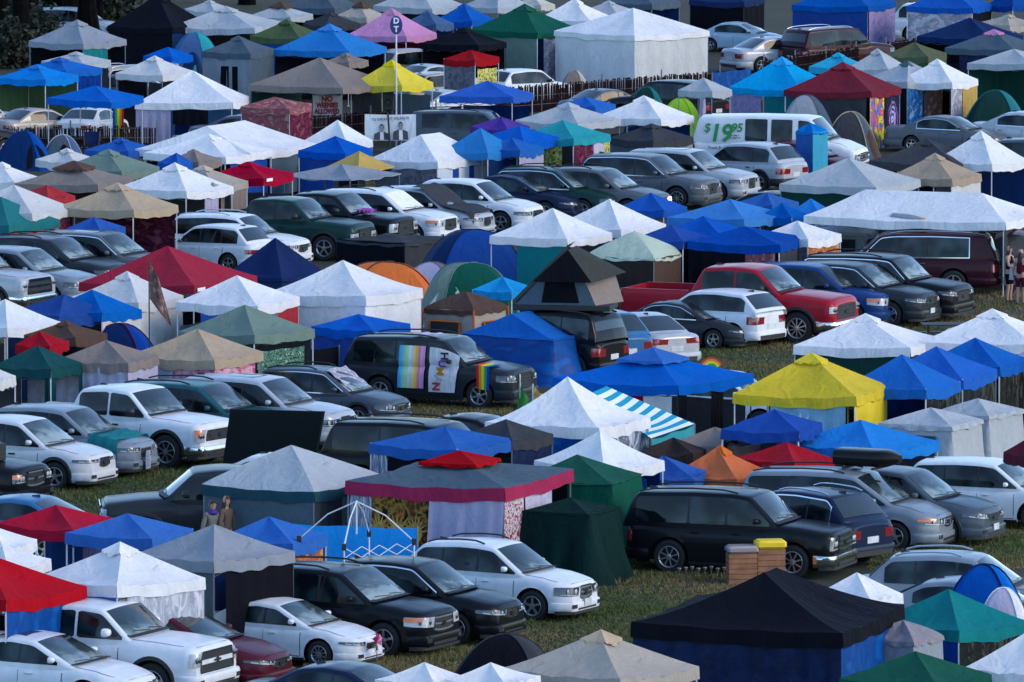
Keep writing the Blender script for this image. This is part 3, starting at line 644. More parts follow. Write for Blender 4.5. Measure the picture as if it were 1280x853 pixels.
def roof_mesh(name, cs, ap, ze, valance, mat, parent, sag=.07, q=1.12, seed=0, n=12, ridge=None, edge=.05, vmat=None, r0=0.0, wild=1.0):
    """cs: four eave corners (local xy), ap: apex height; ridge: half length vector for a hipped ridge"""
    rj = random.Random(seed*13+5); mb = MB(); ctr = sum((Vector((c[0], c[1], 0)) for c in cs), Vector())/4 + Vector((rj.uniform(-.07, .07), rj.uniform(-.07, .07), 0))*wild
    cj = [rj.uniform(-.05, .03)*wild for _ in range(4)]; sg4 = [sag*rj.uniform(.6, 1.8) for _ in range(4)]; ed4 = [edge*rj.uniform(.5, 1.9) for _ in range(4)]; pinch = rj.uniform(.02, .05)*wild
    for k in range(4):
        A, B = Vector((*cs[k], 0)), Vector((*cs[(k+1) % 4], 0)); e = B-A
        if ridge is not None:
            d = ridge.normalized(); rA = ctr + d*max(-ridge.length, min(ridge.length, (A-ctr).dot(d)*9)); rB = ctr + d*max(-ridge.length, min(ridge.length, (B-ctr).dot(d)*9))
        else: rA = rB = ctr
        rows = []
        for i in range(n+1):
            r = r0+(1-r0)*i/n; row = []
            for j in range(n+1):
                t = j/n; top = rA.lerp(rB, t); bot = A.lerp(B, t); p = top.lerp(bot, r)
                z = ze + (ap-ze)*((1-r)**q) - sg4[k]*math.sin(math.pi*t)*math.sin(math.pi*min(1, r*.95+.05)) - ed4[k]*math.sin(math.pi*t)*r*r + (cj[k]*(1-t)+cj[(k+1) % 4]*t)*r*r - pinch*r*r*.5*math.sin(t*math.pi*(3+k % 2)*2)*math.sin(math.pi*t)
                w = mnoise.noise(Vector((p.x*1.6+seed*7.1, p.y*1.6-seed*3.3, seed)))*.06*wild*math.sin(math.pi*min(.999, max(.001, r)))*min(1, 6*t, 6*(1-t))
                row.append((p.x, p.y, z+w))
            rows.append(row)
        mb.grid(rows, 0)
        if valance:
            n2 = e.normalized(); nn = Vector((n2.y, -n2.x, 0)); nn = nn if nn.dot((A+B)/2-ctr) > 0 else -nn
            vr = []
            for j in range(25):
                t = j/24; p = A.lerp(B, t); zt = ze - ed4[k]*math.sin(math.pi*t) + cj[k]*(1-t)+cj[(k+1) % 4]*t - pinch*.5*math.sin(t*math.pi*(3+k % 2)*2)*math.sin(math.pi*t); row = []
                for v in (0, .33, .66, 1):
                    wv = .022*v*math.sin(t*23+seed)*min(1, 5*t, 5*(1-t)) + .018*v
                    row.append((p.x+nn.x*wv, p.y+nn.y*wv, zt - valance*v - .02*v*math.sin(t*11+seed*2)*min(1, 5*t, 5*(1-t))))
                vr.append(row)
            mb.grid(vr, 1)
    return mb.build(name, [mat, vmat or mat], parent, angle=18)

NCAN = [0]; MOVED = []; OPEN_CANOPIES = []
SHADE_FILL = ['char', 'black', 'navy', 'dbrown', 'dgreen', 'slate', 'black', 'char']  # dark cloth colours for the added walls that darken open canopies
def skirt(name, cs, h, flare, mat, parent, seed=0, amp=.10, folds=3, nz=10, zb=0.0, corner=.35):
    """one continuous cloth hanging round all four sides to the ground"""
    mb = MB(); rows = []; rnd = random.Random(seed); ph = [rnd.uniform(0, 6.3) for _ in range(5)]; N = 26
    for k in range(4):
        A, B = Vector((*cs[k], 0)), Vector((*cs[(k+1) % 4], 0)); e = (B-A).normalized(); n = Vector((e.y, -e.x, 0)); n = n if n.dot(A+B) > 0 else -n
        for i in range(N):
            t = i/N; p0 = A.lerp(B, t); dirn = (n + (p0-(A+B)/2)/max(.3, (B-A).length/2)*corner*((2*t-1)**2)); f = .6*math.sin((k+t)*folds*6.283+ph[0]) + .4*math.sin((k+t)*folds*2*6.283+ph[1]) + .3*math.sin((k+t)*6.283+ph[2]); row = []
            for j in range(nz+1):
                v = j/nz; p = p0 + dirn*(flare*v**1.15 + amp*f*v*(.3+.7*v)); row.append((p.x, p.y, h + (zb-h)*v - .03*abs(f)*v*(1-v)))
            rows.append(row)
    rows.append(rows[0]); mb.grid(rows); return mb.build(name, mat, parent, angle=75)
def canopy(c, xl, xf, xr, ya, yf, label, h=1.95, val=.24, legs='white', cap='vent', capcol=None, vcol=None, sag=.07, q=1.12, walls=(), L2=False, ridge=0.0, rcol=None, edge=.05, name='popup_canopy', group=CG, cat='canopy', logo=None, minrise=.30, skirt_c=None, fill=True, over=False, settle=True):
    NCAN[0] += 1; sd = NCAN[0]
    if xr is None: xr = xl + (xf-xl)/.68
    if xf is None: xf = xl + .66*(xr-xl)
    if yf is None: yf = ya + .30*(xr-xl)
    def lay(hh):
        Pf = at(xf, yf, hh); s = FPX/depth(Pf); u1, u2 = (xf-xl)/s, (xr-xf)/s
        if L2: a = R(L2); La, Lb = u1/math.cos(a), u2/math.sin(a)
        else: La = Lb = math.hypot(u1, u2); a = math.atan2(u2, u1)
        return Pf, La, Lb, a
    def clash(hh):
        Pf, La, Lb, a = lay(hh); cnt = 0
        for i in range(8):
            for j in range(8):
                q_ = Vector((Pf.x - math.cos(a)*La*i/7 + math.sin(a)*Lb*j/7, Pf.y + math.sin(a)*La*i/7 + math.cos(a)*Lb*j/7))
                for o_, c_, n_, l_, w_ in FOOT:
                    r_ = q_-o_
                    if abs(r_.dot(c_)) < l_ and abs(r_.dot(n_)) < w_: cnt += 1; break
        return cnt
    if settle and not over:     # slide along the line of sight to where no vehicle stands: lower eaves stand farther back
        best = (clash(h), 0, h)
        for st in range(1, 11):
            for dh in (-.09*st,):
                hh = h+dh
                if best[0] and .75 <= hh <= 2.45:
                    k_ = clash(hh)
                    if k_ < best[0]-0.5*st*.3: best = (k_, st, hh)
        if best[2] != h: MOVED.append((label[:40], round(h, 2), round(best[2], 2), best[0]))
        h = best[2]
    Pf = at(xf, yf, h); s = FPX/depth(Pf); u1, u2 = (xf-xl)/s, (xr-xf)/s
    if L2:      # oblong: L2 = angle in degrees
        a = R(L2); La, Lb = u1/math.cos(a), u2/math.sin(a)
    else:
        La = Lb = math.hypot(u1, u2); a = math.atan2(u2, u1)
    dl, dr = Vector((-math.cos(a), math.sin(a), 0)), Vector((math.sin(a), math.cos(a), 0))
    F = Vector((Pf.x, Pf.y, 0)); ctr = F + dl*La/2 + dr*Lb/2
    za = zat(ctr, ya); ze = h+val; za2 = max(ze+minrise, min(ze+1.9, za))
    CANLOG.append((label[:40], round(La, 2), round(Lb, 2), round(za-ze, 2), round(math.degrees(a)), round(ctr.y)))
    root = thing(name, label, cat, (ctr.x, ctr.y, 0), 0, group)
    loc = lambda p: (p.x-ctr.x, p.y-ctr.y)
    cs = [loc(F+dl*La), loc(F), loc(F+dr*Lb), loc(F+dl*La+dr*Lb)]
    rv = None
    if ridge: rv = (dl if La > Lb else dr)*ridge
    mat = cloth(c); vm = cloth(vcol) if vcol else mat
    za_cap = za2
    if cap == 'tier': za2 = ze + (za2-ze)*.80
    rf = roof_mesh('roof', cs, za2, ze, val, mat, root, sag, q, sd, ridge=rv, edge=edge, vmat=vm)
    if cap and not ridge:
        fr = .20 if cap == 'vent' else .34; lift = .03 if cap == 'vent' else .10
        zc = ze + (za2-ze)*((1-fr)**q) + lift; cc = [(x*fr*1.06, y*fr*1.06) for x, y in cs]
        roof_mesh('vent_cap', cc, za2+lift+.02 if cap == 'vent' else max(za_cap, zc+.22), zc, .04 if cap == 'vent' else .07, cloth(capcol) if capcol else mat, rf, .015, 1.05, sd+50, n=5, wild=0, edge=.04 if cap == 'vent' else .015)
    lm = M[{'white': 'white_metal', 'grey': 'grey_metal', 'black': 'black_metal'}[legs]] if legs else None
    if lm:
        for x, y in cs:
            mb = MB(); x2, y2 = x*.975, y*.975
            mb.box(x2-.017, x2+.017, y2-.017, y2+.017, .6, ze-.03); mb.box(x2-.013, x2+.013, y2-.013, y2+.013, .02, .62); mb.box(x2-.05, x2+.05, y2-.05, y2+.05, 0.0, .02)
            mb.build('leg', lm, root, smooth=False)
        if val > .15 and edge < .1:
            mb = MB()
            for k in range(4):
                A, B = Vector((*cs[k], 0))*.90, Vector((*cs[(k+1) % 4], 0))*.90
                for j in range(4):
                    p, r_ = A.lerp(B, j/4), A.lerp(B, (j+1)/4); z1, z2 = (h+.10-edge, h-.03-edge) if j % 2 == 0 else (h-.03-edge, h+.10-edge)
                    mb.tube([(p.x, p.y, z1), (r_.x, r_.y, z2)], .011, 0, 4); mb.tube([(p.x, p.y, z2), (r_.x, r_.y, z1)], .011, 0, 4)
            mb.build('truss', M['grey_metal'], root, smooth=False)
    if logo:
        A, B = Vector((*cs[1], 0)), Vector((*cs[2], 0)); e_ = (B-A).normalized(); n_ = Vector((e_.y, -e_.x, 0)); a_ = A+e_*.10+n_*.05; mb = MB()
        mb.grid([[(a_.x+e_.x*x, a_.y+e_.y*x, h+val*.35+z) for z in (0, .05, .10)] for x in (0, .15, .3, .45)]); mb.build('logo', M['white_paint'], rf)
    E = {'L': (Vector((*cs[0], 0)), Vector((*cs[1], 0))), 'R': (Vector((*cs[1], 0)), Vector((*cs[2], 0))), 'B': (Vector((*cs[2], 0)), Vector((*cs[3], 0))), 'W': (Vector((*cs[3], 0)), Vector((*cs[0], 0)))}
    if skirt_c: skirt('wall', [(x*.965, y*.965) for x, y in cs], ze-(.03 if val else .0), skirt_c[1], cloth(skirt_c[0]), root, sd, *skirt_c[2:])
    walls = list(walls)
    if fill and legs and La > 1.9 and not any(w[0] in 'BW' for w in walls): walls += [('B', .02, .98, 0, min(h+.05, 1.5+.4*(sd % 3)/2), SHADE_FILL[sd % 8]), ('W', .02, .98, 0, min(h+.05, 1.5+.4*(sd % 2)), SHADE_FILL[(sd*3+1) % 8])]  # dark back walls added to stand for the shade beneath open canopies
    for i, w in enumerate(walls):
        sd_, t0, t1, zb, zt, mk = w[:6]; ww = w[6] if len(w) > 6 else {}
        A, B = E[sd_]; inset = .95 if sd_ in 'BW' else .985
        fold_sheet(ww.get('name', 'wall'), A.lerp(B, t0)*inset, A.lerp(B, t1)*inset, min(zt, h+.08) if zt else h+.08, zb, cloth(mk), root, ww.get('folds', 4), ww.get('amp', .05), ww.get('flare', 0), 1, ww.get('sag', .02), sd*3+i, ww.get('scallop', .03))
    d_ = dict(ctr=ctr, dl=dl, dr=dr, L=(La, Lb))
    if legs and La > 1.85 and not any(w[0] == 'L' and w[2]-w[1] > .5 for w in walls) and yf > 110: OPEN_CANOPIES.append(d_)
    return dict(root=root, cs=cs, h=h, ze=ze, za=za2, ctr=ctr, dl=dl, dr=dr, L=(La, Lb), E=E, s=s)

def dome(c, x0, x1, ytop, yb, label, c2=None, rot=30, poles=None, power=2.3, door=None, arms=4, squash=.8, hmin=.9, door_at=None, trim=None, name='dome_tent', brow=None):
    """dome tent: arched panels between curved poles, standing on the field; yb = photo row of its front foot"""
    P = at((x0+x1)/2, yb, 0); s = FPX/depth(P); w = (x1-x0)/s; r = w/2*1.19
    ctr = P + Vector((0, r*squash*.75, 0)); H = max(hmin, zat(ctr, ytop))
    root = thing(name, label, 'tent', (ctr.x, ctr.y, 0), 0, TG); rz = R(rot)
    def foot(a):   # rounded square plan
        m = max(abs(math.cos(a)), abs(math.sin(a)))**.55; x, y = r*math.cos(a)/m*.84, r*squash*math.sin(a)/m*.84
        return x, y
    N = arms*10; mb = MB(); mats = [cloth(c), cloth(c2 or c), cloth(trim or c)]
    for k in range(arms):
        rows = []
        for i in range(11):
            a = 2*math.pi*(k+i/10)/arms + rz; fx, fy = foot(a); row = []; bulge = 1 - (.02 if power >= 3 else .04)*math.sin(math.pi*i/10)
            for j in range(15):
                t = j/14; rr = math.sin(t*math.pi/2)**.85 if t < 1 else 1.0; z = H*(1-rr**power)
                b = 1-(1-bulge)*math.sin(math.pi*min(1, t*1.0)); row.append((fx*rr*b, fy*rr*b, z*(1-(1-b)*.6)))
            rows.append(row)
        mb.grid(rows, k % 2)
    fl = mb.build('fly', mats, root, angle=25)
    pm = cloth(poles or c2 or c)
    for k in range(arms):
        a = 2*math.pi*k/arms + rz; fx, fy = foot(a); pts = []
        for j in range(15):
            t = j/14; rr = math.sin(t*math.pi/2)**.85; pts.append((fx*rr*1.012, fy*rr*1.012, H*(1-rr**power)+.012))
        mb = MB(); mb.tube(pts, .022 if poles else .012, 0, 5); mb.build('pole_sleeve', pm, root)
    if door or door_at is not None:
        a0 = R(door_at if door_at is not None else -60); mb = MB(); rows = []
        for i in range(13):
            q = (i/12-.5)*2; a = a0+q*.40; fx, fy = foot(a); top = .68*(1-q*q)**.5+.02; row = []
            for j in range(9):
                z = .05*H + (H*top-.05*H)*j/8; rr = max(0., 1-z/H)**(1/power); b = .96; row.append((fx*rr*b*1.03, fy*rr*b*1.03, z))
            rows.append(row)
        mb.grid(rows); mb.build('door', cloth(door or 'black'), root, angle=60)
    return dict(root=root, H=H, r=r, ctr=ctr, s=s)

def cabin(c, xl, xf, xr, ya, yf, label, wall='pale', h=1.35, win='char', flare=.12, L2=False, legs=None, poles=None, q=1.0, sag=.05, val=.10, windows=(('L', .25, .75, .55, 1.15), ('R', .25, .75, .5, 1.15)), cap=None, capcol=None, seam=None, settle=True):
    """cabin tent: pitched roof over sloping walls with windows"""
    d = canopy(c, xl, xf, xr, ya, yf, label, h=h, val=val, legs=None, cap=cap, capcol=capcol, sag=sag, q=q, L2=L2, settle=settle, name='cabin_tent', group=TG, cat='tent', edge=.02,
      skirt_c=(wall, flare, .02, 2))
    for s_, t0, t1, z0, z1 in windows:
        A, B = d['E'][s_]; e = (B-A).normalized(); n = Vector((e.y, -e.x, 0)); mb = MB()
        P = lambda t, z: A.lerp(B, t)*.985 + n*(flare*(1-z/(h+.06))+.045)
        mb.grid([[(P(t0+(t1-t0)*i/6, z).x, P(t0+(t1-t0)*i/6, z).y, z) for z in (z0, (z0+z1)/2, z1)] for i in range(7)]); w = mb.build('window', cloth(win), d['root'])
        if seam:
            mb = MB()
            for t in (t0, t1): mb.tube([tuple(P(t, z0)+n*.01+Vector((0, 0, z0))), tuple(P(t, z1)+n*.01+Vector((0, 0, z1)))], .025, 0, 4)
            mb.tube([tuple(P(t0, z1)+n*.01+Vector((0, 0, z1))), tuple(P(t1, z1)+n*.01+Vector((0, 0, z1)))], .025, 0, 4); mb.build('frame', cloth(seam), w)
    if poles:
        for x, y in d['cs']:
            mb = MB(); v = Vector((x, y, 0)).normalized()*flare; mb.tube([(x+v.x, y+v.y, 0), (x*1.01, y*1.01, h+.1)], .03, 0, 5); mb.build('pole', cloth(poles), d['root'])
    return d

def banner(name, x0, x1, yt, yb, ygr, mat, label, cat, h=None, tilt=0, folds=1.5, amp=.02, group=None, ang=0.0):
    """upright cloth facing the camera whose foot stands over photo row ygr"""
    g = at((x0+x1)/2, ygr, 0); s = FPX/depth(g); w = (x1-x0)/s/math.cos(R(ang)); zt, zb = zat(g, yt), zat(g, yb)
    root = thing(name, label, cat, (g.x, g.y, 0), R(ang), group)
    fold_sheet('cloth', (-w/2, 0), (w/2, 0), zt, zb, mat, root, folds, amp, 0, 1, .02, int(x0), .0)
    return dict(root=root, w=w, zt=zt, zb=zb, s=s)

def pole(parent, x, y, z0, z1, r=.025, mat='black_metal', nm='pole', lean=(0, 0)):
    mb = MB(); mb.tube([(x, y, z0), (x+lean[0], y+lean[1], z1)], r, 0, 8); return mb.build(nm, M[mat], parent)
# ------------------------------------------------------------------ daylight
SUN_EL, SUN_AZ = R(30), R(108)       # azimuth clockwise from the view direction: low, to the right and a little behind the camera
w = bpy.data.worlds.new('World'); scene.world = w; w.use_nodes = True; nt = w.node_tree; nt.nodes.clear()
sky = nt.nodes.new('ShaderNodeTexSky'); sky.sky_type = 'NISHITA'; sky.sun_disc = False; sky.sun_elevation = SUN_EL; sky.sun_rotation = SUN_AZ; sky.air_density = 1.0; sky.dust_density = .3; sky.ozone_density = 4.0
bg = nt.nodes.new('ShaderNodeBackground'); bg.inputs[1].default_value = .37; wo = nt.nodes.new('ShaderNodeOutputWorld'); nt.links.new(sky.outputs[0], bg.inputs[0]); nt.links.new(bg.outputs[0], wo.inputs[0])
sd = bpy.data.lights.new('sun', 'SUN'); sd.energy = 1.9; sd.angle = R(25); sd.color = (1.0, .74, .44); so = bpy.data.objects.new('sun', sd); COLL.objects.link(so)
sdir = Vector((math.sin(SUN_AZ)*math.cos(SUN_EL), math.cos(SUN_AZ)*math.cos(SUN_EL), math.sin(SUN_EL)))
so.rotation_euler = sdir.to_track_quat('Z', 'Y').to_euler()
scene.view_settings.view_transform = 'Standard'; scene.view_settings.look = 'None'; scene.view_settings.exposure = 0

# ------------------------------------------------------------------ ground
gm, nt, b = new_mat('meadow_ground'); tc = nd(nt, 'ShaderNodeTexCoord')
n1 = nd(nt, 'ShaderNodeTexNoise', Scale=.16, Detail=6.0, Roughness=.65); n2 = nd(nt, 'ShaderNodeTexNoise', Scale=5.0, Detail=8.0, Roughness=.75)
for n in (n1, n2): nt.links.new(tc.outputs['Object'], n.inputs['Vector'])
r1 = nd(nt, 'ShaderNodeValToRGB'); r1.color_ramp.elements[0].position = .40; r1.color_ramp.elements[0].color = (.015, .024, .007, 1); r1.color_ramp.elements[1].position = .60; r1.color_ramp.elements[1].color = (.036, .030, .014, 1); nt.links.new(n1.outputs[0], r1.inputs[0])
mr = nd(nt, 'ShaderNodeMapRange'); nt.links.new(n2.outputs[0], mr.inputs[0]); mr.inputs[1].default_value = .25; mr.inputs[2].default_value = .75; mr.inputs[3].default_value = .35; mr.inputs[4].default_value = 1.25
mx = nd(nt, 'ShaderNodeVectorMath', operation='SCALE'); nt.links.new(r1.outputs[0], mx.inputs[0]); nt.links.new(mr.outputs[0], mx.inputs['Scale']); nt.links.new(mx.outputs[0], b.inputs['Base Color']); b.inputs['Roughness'].default_value = .95
bp = nd(nt, 'ShaderNodeBump'); bp.inputs['Strength'].default_value = .7; bp.inputs['Distance'].default_value = .1; nt.links.new(n2.outputs[0], bp.inputs['Height']); nt.links.new(bp.outputs[0], b.inputs['Normal'])
mb = MB(); mb.grid([[(x, y, 0) for x in np.linspace(-1500, 1500, 9)] for y in np.linspace(-200, 3000, 9)]); struct(mb.build('ground', gm, smooth=False))
# grass blades in the open strips of the field
gb, nt, b = new_mat('grass_blade'); oi = nd(nt, 'ShaderNodeTexCoord'); n = nd(nt, 'ShaderNodeTexNoise', Scale=.16, Detail=4.0); n9 = nd(nt, 'ShaderNodeTexNoise', Scale=9.0, Detail=2.0); nt.links.new(oi.outputs['Object'], n.inputs['Vector']); nt.links.new(oi.outputs['Object'], n9.inputs['Vector'])
ad = nd(nt, 'ShaderNodeMath', operation='ADD'); nt.links.new(n.outputs[0], ad.inputs[0]); nt.links.new(n9.outputs[0], ad.inputs[1])
r = nd(nt, 'ShaderNodeValToRGB'); r.color_ramp.elements[0].position = .40; r.color_ramp.elements[0].color = (.035, .085, .010, 1); r.color_ramp.elements[1].position = .56; r.color_ramp.elements[1].color = (.20, .145, .06, 1)
e = r.color_ramp.elements.new(.47); e.color = (.085, .105, .02, 1); hf = nd(nt, 'ShaderNodeMath', operation='MULTIPLY'); hf.inputs[1].default_value = .5; nt.links.new(ad.outputs[0], hf.inputs[0]); nt.links.new(hf.outputs[0], r.inputs[0]); nt.links.new(r.outputs[0], b.inputs['Base Color']); b.inputs['Roughness'].default_value = .8
rg = random.Random(3); V, Fc = [], []
STRIPS = [(0, 290, 575, 650, 26000), (470, 640, 485, 535, 14000), (870, 1020, 395, 480, 20000), (1000, 1280, 365, 425, 20000), (640, 960, 690, 815, 60000), (460, 640, 775, 850, 26000), (1085, 1280, 640, 712, 22000), (380, 480, 825, 853, 8000)]
for x0, x1, y0, y1, cnt in STRIPS:
    for _ in range(cnt):
        p = at(rg.uniform(x0, x1), rg.uniform(y0, y1), 0); hh = rg.uniform(.03, .09) * (1.4 if mnoise.noise(p*.5) > 0 else .7); a = rg.uniform(0, 6.28); wd = rg.uniform(.007, .016); le = rg.uniform(-.06, .06), rg.uniform(-.06, .06); i = len(V)
        V += [(p.x-wd*math.cos(a), p.y-wd*math.sin(a), 0), (p.x+wd*math.cos(a), p.y+wd*math.sin(a), 0), (p.x+le[0], p.y+le[1], hh)]; Fc.append((i, i+1, i+2))
me = bpy.data.meshes.new('grass'); me.from_pydata(V, [], Fc); me.materials.append(gb); o = bpy.data.objects.new('grass', me); COLL.objects.link(o); o['kind'] = 'stuff'; o['label'] = 'short green and dry grass growing in the open strips of the field'; o['category'] = 'grass'

scene.cycles.diffuse_bounces = 2; scene.cycles.glossy_bounces = 2; scene.cycles.max_bounces = 4; scene.cycles.transmission_bounces = 2
BARS = lambda **k: dict(dict(gk='bars', g=(.52, .56, .92), nb=3), **k)
TRUCK = lambda **k: dict(dict(g=(.74, .58, .93), gk='bars', nb=3, hl=(.80, 1.16, .66, .90, .0), bumper='chrome', taper=.0, light=1), **k)
SLIM = lambda **k: dict(dict(g=(.48, .62, .84), gk='mesh', hl=(.56, 1.85, .72, .86, .09), darkhl=1), **k)
EXPL = lambda **k: dict(dict(g=(.58, .56, .90), gk='bars', nb=3, hl=(.62, 1.7, .68, .90, .05), amber=1, light=1), **k)
# ---- nearest row
car('pickup', None, 292, 751, 25, 'white', 'white crew cab pickup with blacked-out grille bars at the lower left beside the maroon sedan', face=TRUCK(gk='body', nb=1, g=(.80, .56, .90), bumper='body', em='bow', emat='ink_black'), darkmirror=0, dims=dict(H=1.88))
car('sedan', None, 202, 793, 25, 'white', 'white hatchback with a dark sunroof, cut off by the lower left corner', sunroof=1, face=SLIM())
car('sedan', None, 48, 831, 25, 'steel', 'grey car mostly outside the bottom left corner, only its windshield showing')
car('sedan', None, 369, 765, 25, 'maroon', 'maroon sedan between the white pickup and the white hatchback with a pinwheel', face=SLIM(gk='mesh', surround=1))
imp = car('sedan', 236, 474, 750, 27, 'white', 'white hatchback with a pink pinwheel in front of its grille', face=SLIM(g=(.42, .58, .80), plate=0), spokes=10)
exb = car('suv', 270, 575, 708, 27, 'black', 'black boxy car with amber head lamps and roof rails, second from the front', rails=1, face=EXPL(gk='bars'), dims=dict(L=5.0, W=2.0))
car('cross', None, 657, 700, 25, 'black', 'black crossover with chrome window trim between the black boxy car and the white crossover', trim=1, face=SLIM(g=(.5, .64, .86), surround=1))
car('cross', 492, 749, 677, 27, 'white', 'white crossover with black roof rails nose-on to the open grass', rails=1, face=dict(g=(.44, .58, .90), gk='bars', nb=3, hl=(.58, 1.7, .66, .90, .05), plate=1), clad=0)
car('sedan', None, 596, 831, 25, 'navy', 'dark blue car roof at the bottom edge behind two white canopy peaks')
# ---- second row, right
car('big', 783, 1068, 613, 20, 'black', 'black boxy off-road wagon parked behind the wooden crates', face=BARS(g=(.55, .54, .92), hl=(.66, 1.12, .62, .90, 0), gk='chrome', nb=4, bumper='chrome'), spokes=8, dims=dict(L=4.95))
car('cross', None, 1119, 610, 222, 'navy', 'dark navy crossover showing its back between the black wagon and the silver minivan', trim=1, rails='chrome')
car('minivan', 917, 1196, 588, 21, 'steel', 'silver minivan beneath the black roof box', face=dict(g=(.40, .66, .88), gk='bars', nb=3, hl=(.52, 1.85, .70, .90, .07), amber=1), trim=0)
car('cross', None, 1256, 586, 25, 'slate', 'dark grey crossover with slim head lamps right of the silver minivan', face=SLIM(plate=1), clad=1)
car('suv', 1125, 1350, 575, 21, 'white', 'white car at the right edge behind the dark grey crossover', face=SLIM())
car('cross', 1061, None, 692, 14, 'steel', 'blue-grey wagon with silver roof rails behind the teal canopy at the right', rails='chrome', dims=dict(L=4.7))
car('sedan', 1072, None, 724, 20, 'steel', 'silver car roof tucked between the white and teal canopies at the lower right')
# ---- second row, left
car('pickup', 127, None, 584, 176, 'dark', 'dark pickup facing left under the pale grey canopy', clad=1, face=TRUCK())
car('sedan', None, 142, 619, 200, 'midblue', 'bright blue sedan behind the red canopy at the left edge', face=SLIM())
car('sedan', 238, None, 568, 21, 'pearl', 'pale car almost hidden below the big dark board')
# ---- third row, left
car('pickup', None, 296, 482, 31, 'white', 'white older crew cab pickup with black fender flares and big chrome wheels', clad=1, face=TRUCK(hl=(.78, 1.16, .60, .88, 0), amber=1, g=(.72, .62, .86), gk='mesh', surround=0), spokes=8, dims=dict(H=1.92, rw=.43))
car('suv', None, 372, 478, 25, 'teal', 'teal sport wagon with roof rails behind the white older pickup', rails=1, face=SLIM())
car('suv', None, 447, 471, 25, 'silver', 'silver car with an upright chrome grille next to the dark wagon', face=dict(g=(.34, .50, .86), gk='chrome', nb=5, hl=(.48, 1.65, .66, .84, .03), em='tee'), sunroof=1)
outb = car('wagon', 300, 515, 460, 25, 'slate', 'dark wagon with a black and white cloth over its windshield', trim=1, face=dict(g=(.44, .56, .86), gk='bars', nb=2, hl=(.56, 1.8, .64, .86, .06)), clad=1)
acad = car('big', 426, 670, 420, 24, 'dark', 'dark car hung with rainbow flags and a lettered white banner', spokes=6, face=dict(g=(.56, .50, .90), gk='mesh', surround=1, hl=(.66, 1.65, .70, .88, .03), em=None))
car('big', 398, None, 527, 25, 'black', 'black wagon mostly hidden behind the blue canopy, a small rainbow flag on its roof')
car('sedan', 478, None, 519, 24, 'black', 'black sedan roof seen between the lettered banner and the blue canopy')
rav = car('cross', None, 199, 508, 25, 'steel', 'silver crossover with a teal cloth over its hood and a poster on its grille', face=dict(g=(.46, .58, .84), gk='mesh', hl=(.60, 1.8, .74, .88, .05)))
car('cross', None, 147, 522, 25, 'pearl', 'pearl white crossover with angular chrome-edged nose at the left edge', face=dict(g=(.42, .66, .88), gk='mesh', surround=1, hl=(.54, 1.8, .78, .88, .04)), clad=1)
blk = car('big', None, 63, 536, 25, 'black', 'black older car with a crate on its hood at the left edge', face=BARS(hl=(.66, 1.2, .68, .88, 0), amber=1))
# ---- red pickup row
redp = car('pickup', 776, 1071, 331, 23, 'red', 'red pickup with big silver wheels and a black grille', spokes=10, face=TRUCK(g=(.76, .54, .86), gk='mesh', surround=0, em='bow', emat='chrome', hl=(.80, 1.14, .70, .84, 0)), dims=dict(L=5.9))
car('suv', None, 1128, 330, 25, 'blue', 'dark blue car with chrome grille bars and amber lamps beside the red pickup', face=EXPL(gk='chrome', plate=1))
car('suv', None, 1175, 329, 25, 'dark', 'black car with a pale front plate left of the tallest black one', trim=1, face=SLIM(plate=1, g=(.6, .70, .88), surround=1))
car('big', None, 1216, 319, 25, 'black', 'tall black car with gold window trim closest to the maroon one', trim=1, face=SLIM(g=(.55, .56, .84)))
sub = car('big', None, 1250, 290, 186, 'wine', 'maroon long wagon facing left with its tailgate open', trim=1, rails='chrome', dims=dict(L=5.6, xr=5.2, xb=5.48, wb=3.3))
kick = car('cross', None, 983, 361, 216, 'white', 'small white crossover with red tail lamps beside the red pickup', tail=(.55, 1.45, .66, .84), dims=dict(L=4.3, W=1.78, H=1.6))
car('sedan', 764, 947, 377, 25, 'dark', 'dark sedan nose-on to the grass left of the small white crossover', trim=1, face=SLIM(g=(.40, .40, .62)))
car('sedan', None, 877, 390, 238, 'silver', 'silver sedan showing its back and wide red lamps beside the dark sedan', tail=(.45, 1.35, .72, .86))
car('cross', None, 819, 386, 236, 'midblue', 'bright blue crossover showing its back, squeezed between the silver sedan and the ladder')
jeep = car('big', None, 788, 387, 212, 'black', 'black off-road wagon carrying the wedge-shaped roof tent', spokes=6, dims=dict(L=4.6, xr=4.3, xb=4.5, qp=4.2))
# ---- green pickup row
car('pickup', None, 468, 247, 23, 'dgreen', 'dark green older pickup with a chrome grille', face=TRUCK(g=(.5, .56, .86), gk='chrome', nb=2, hl=(.58, 1.1, .56, .76, 0)))
f150 = car('pickup', None, 520, 240, 25, 'black', 'black pickup with a purple jacket on its hood', face=TRUCK(g=(.6, .56, .92), hl=(.68, 1.16, .64, .88, 0), surround=1, gk='mesh', bumper='body'))
car('suv', None, 575, 237, 25, 'white', 'white car with a white sunshade inside its windshield', shade=1, rails=1, face=EXPL(gk='chrome'))
tarpcar = car('cross', None, 620, 234, 25, 'silver', 'silver car with a dark grey cover thrown over its windshield and hood', face=SLIM(g=(.4, .56, .84), surround=1))
car('cross', None, 682, 225, 25, 'white', 'white crossover right of the car with the grey cover', face=dict(g=(.5, .58, .82), gk='mesh', surround=1, hl=(.6, 1.8, .66, .82, .06)))
car('sedan', None, 737, 219, 25, 'navy', 'dark blue sedan between the white crossover and the green wagon', face=SLIM())
car('wagon', None, 785, 210, 25, 'dgreen', 'dark green wagon left of the car with its head lamps lit', trim=1, face=dict(g=(.4, .56, .84), gk='chrome', nb=2, hl=(.5, 1.65, .62, .86, .05)))
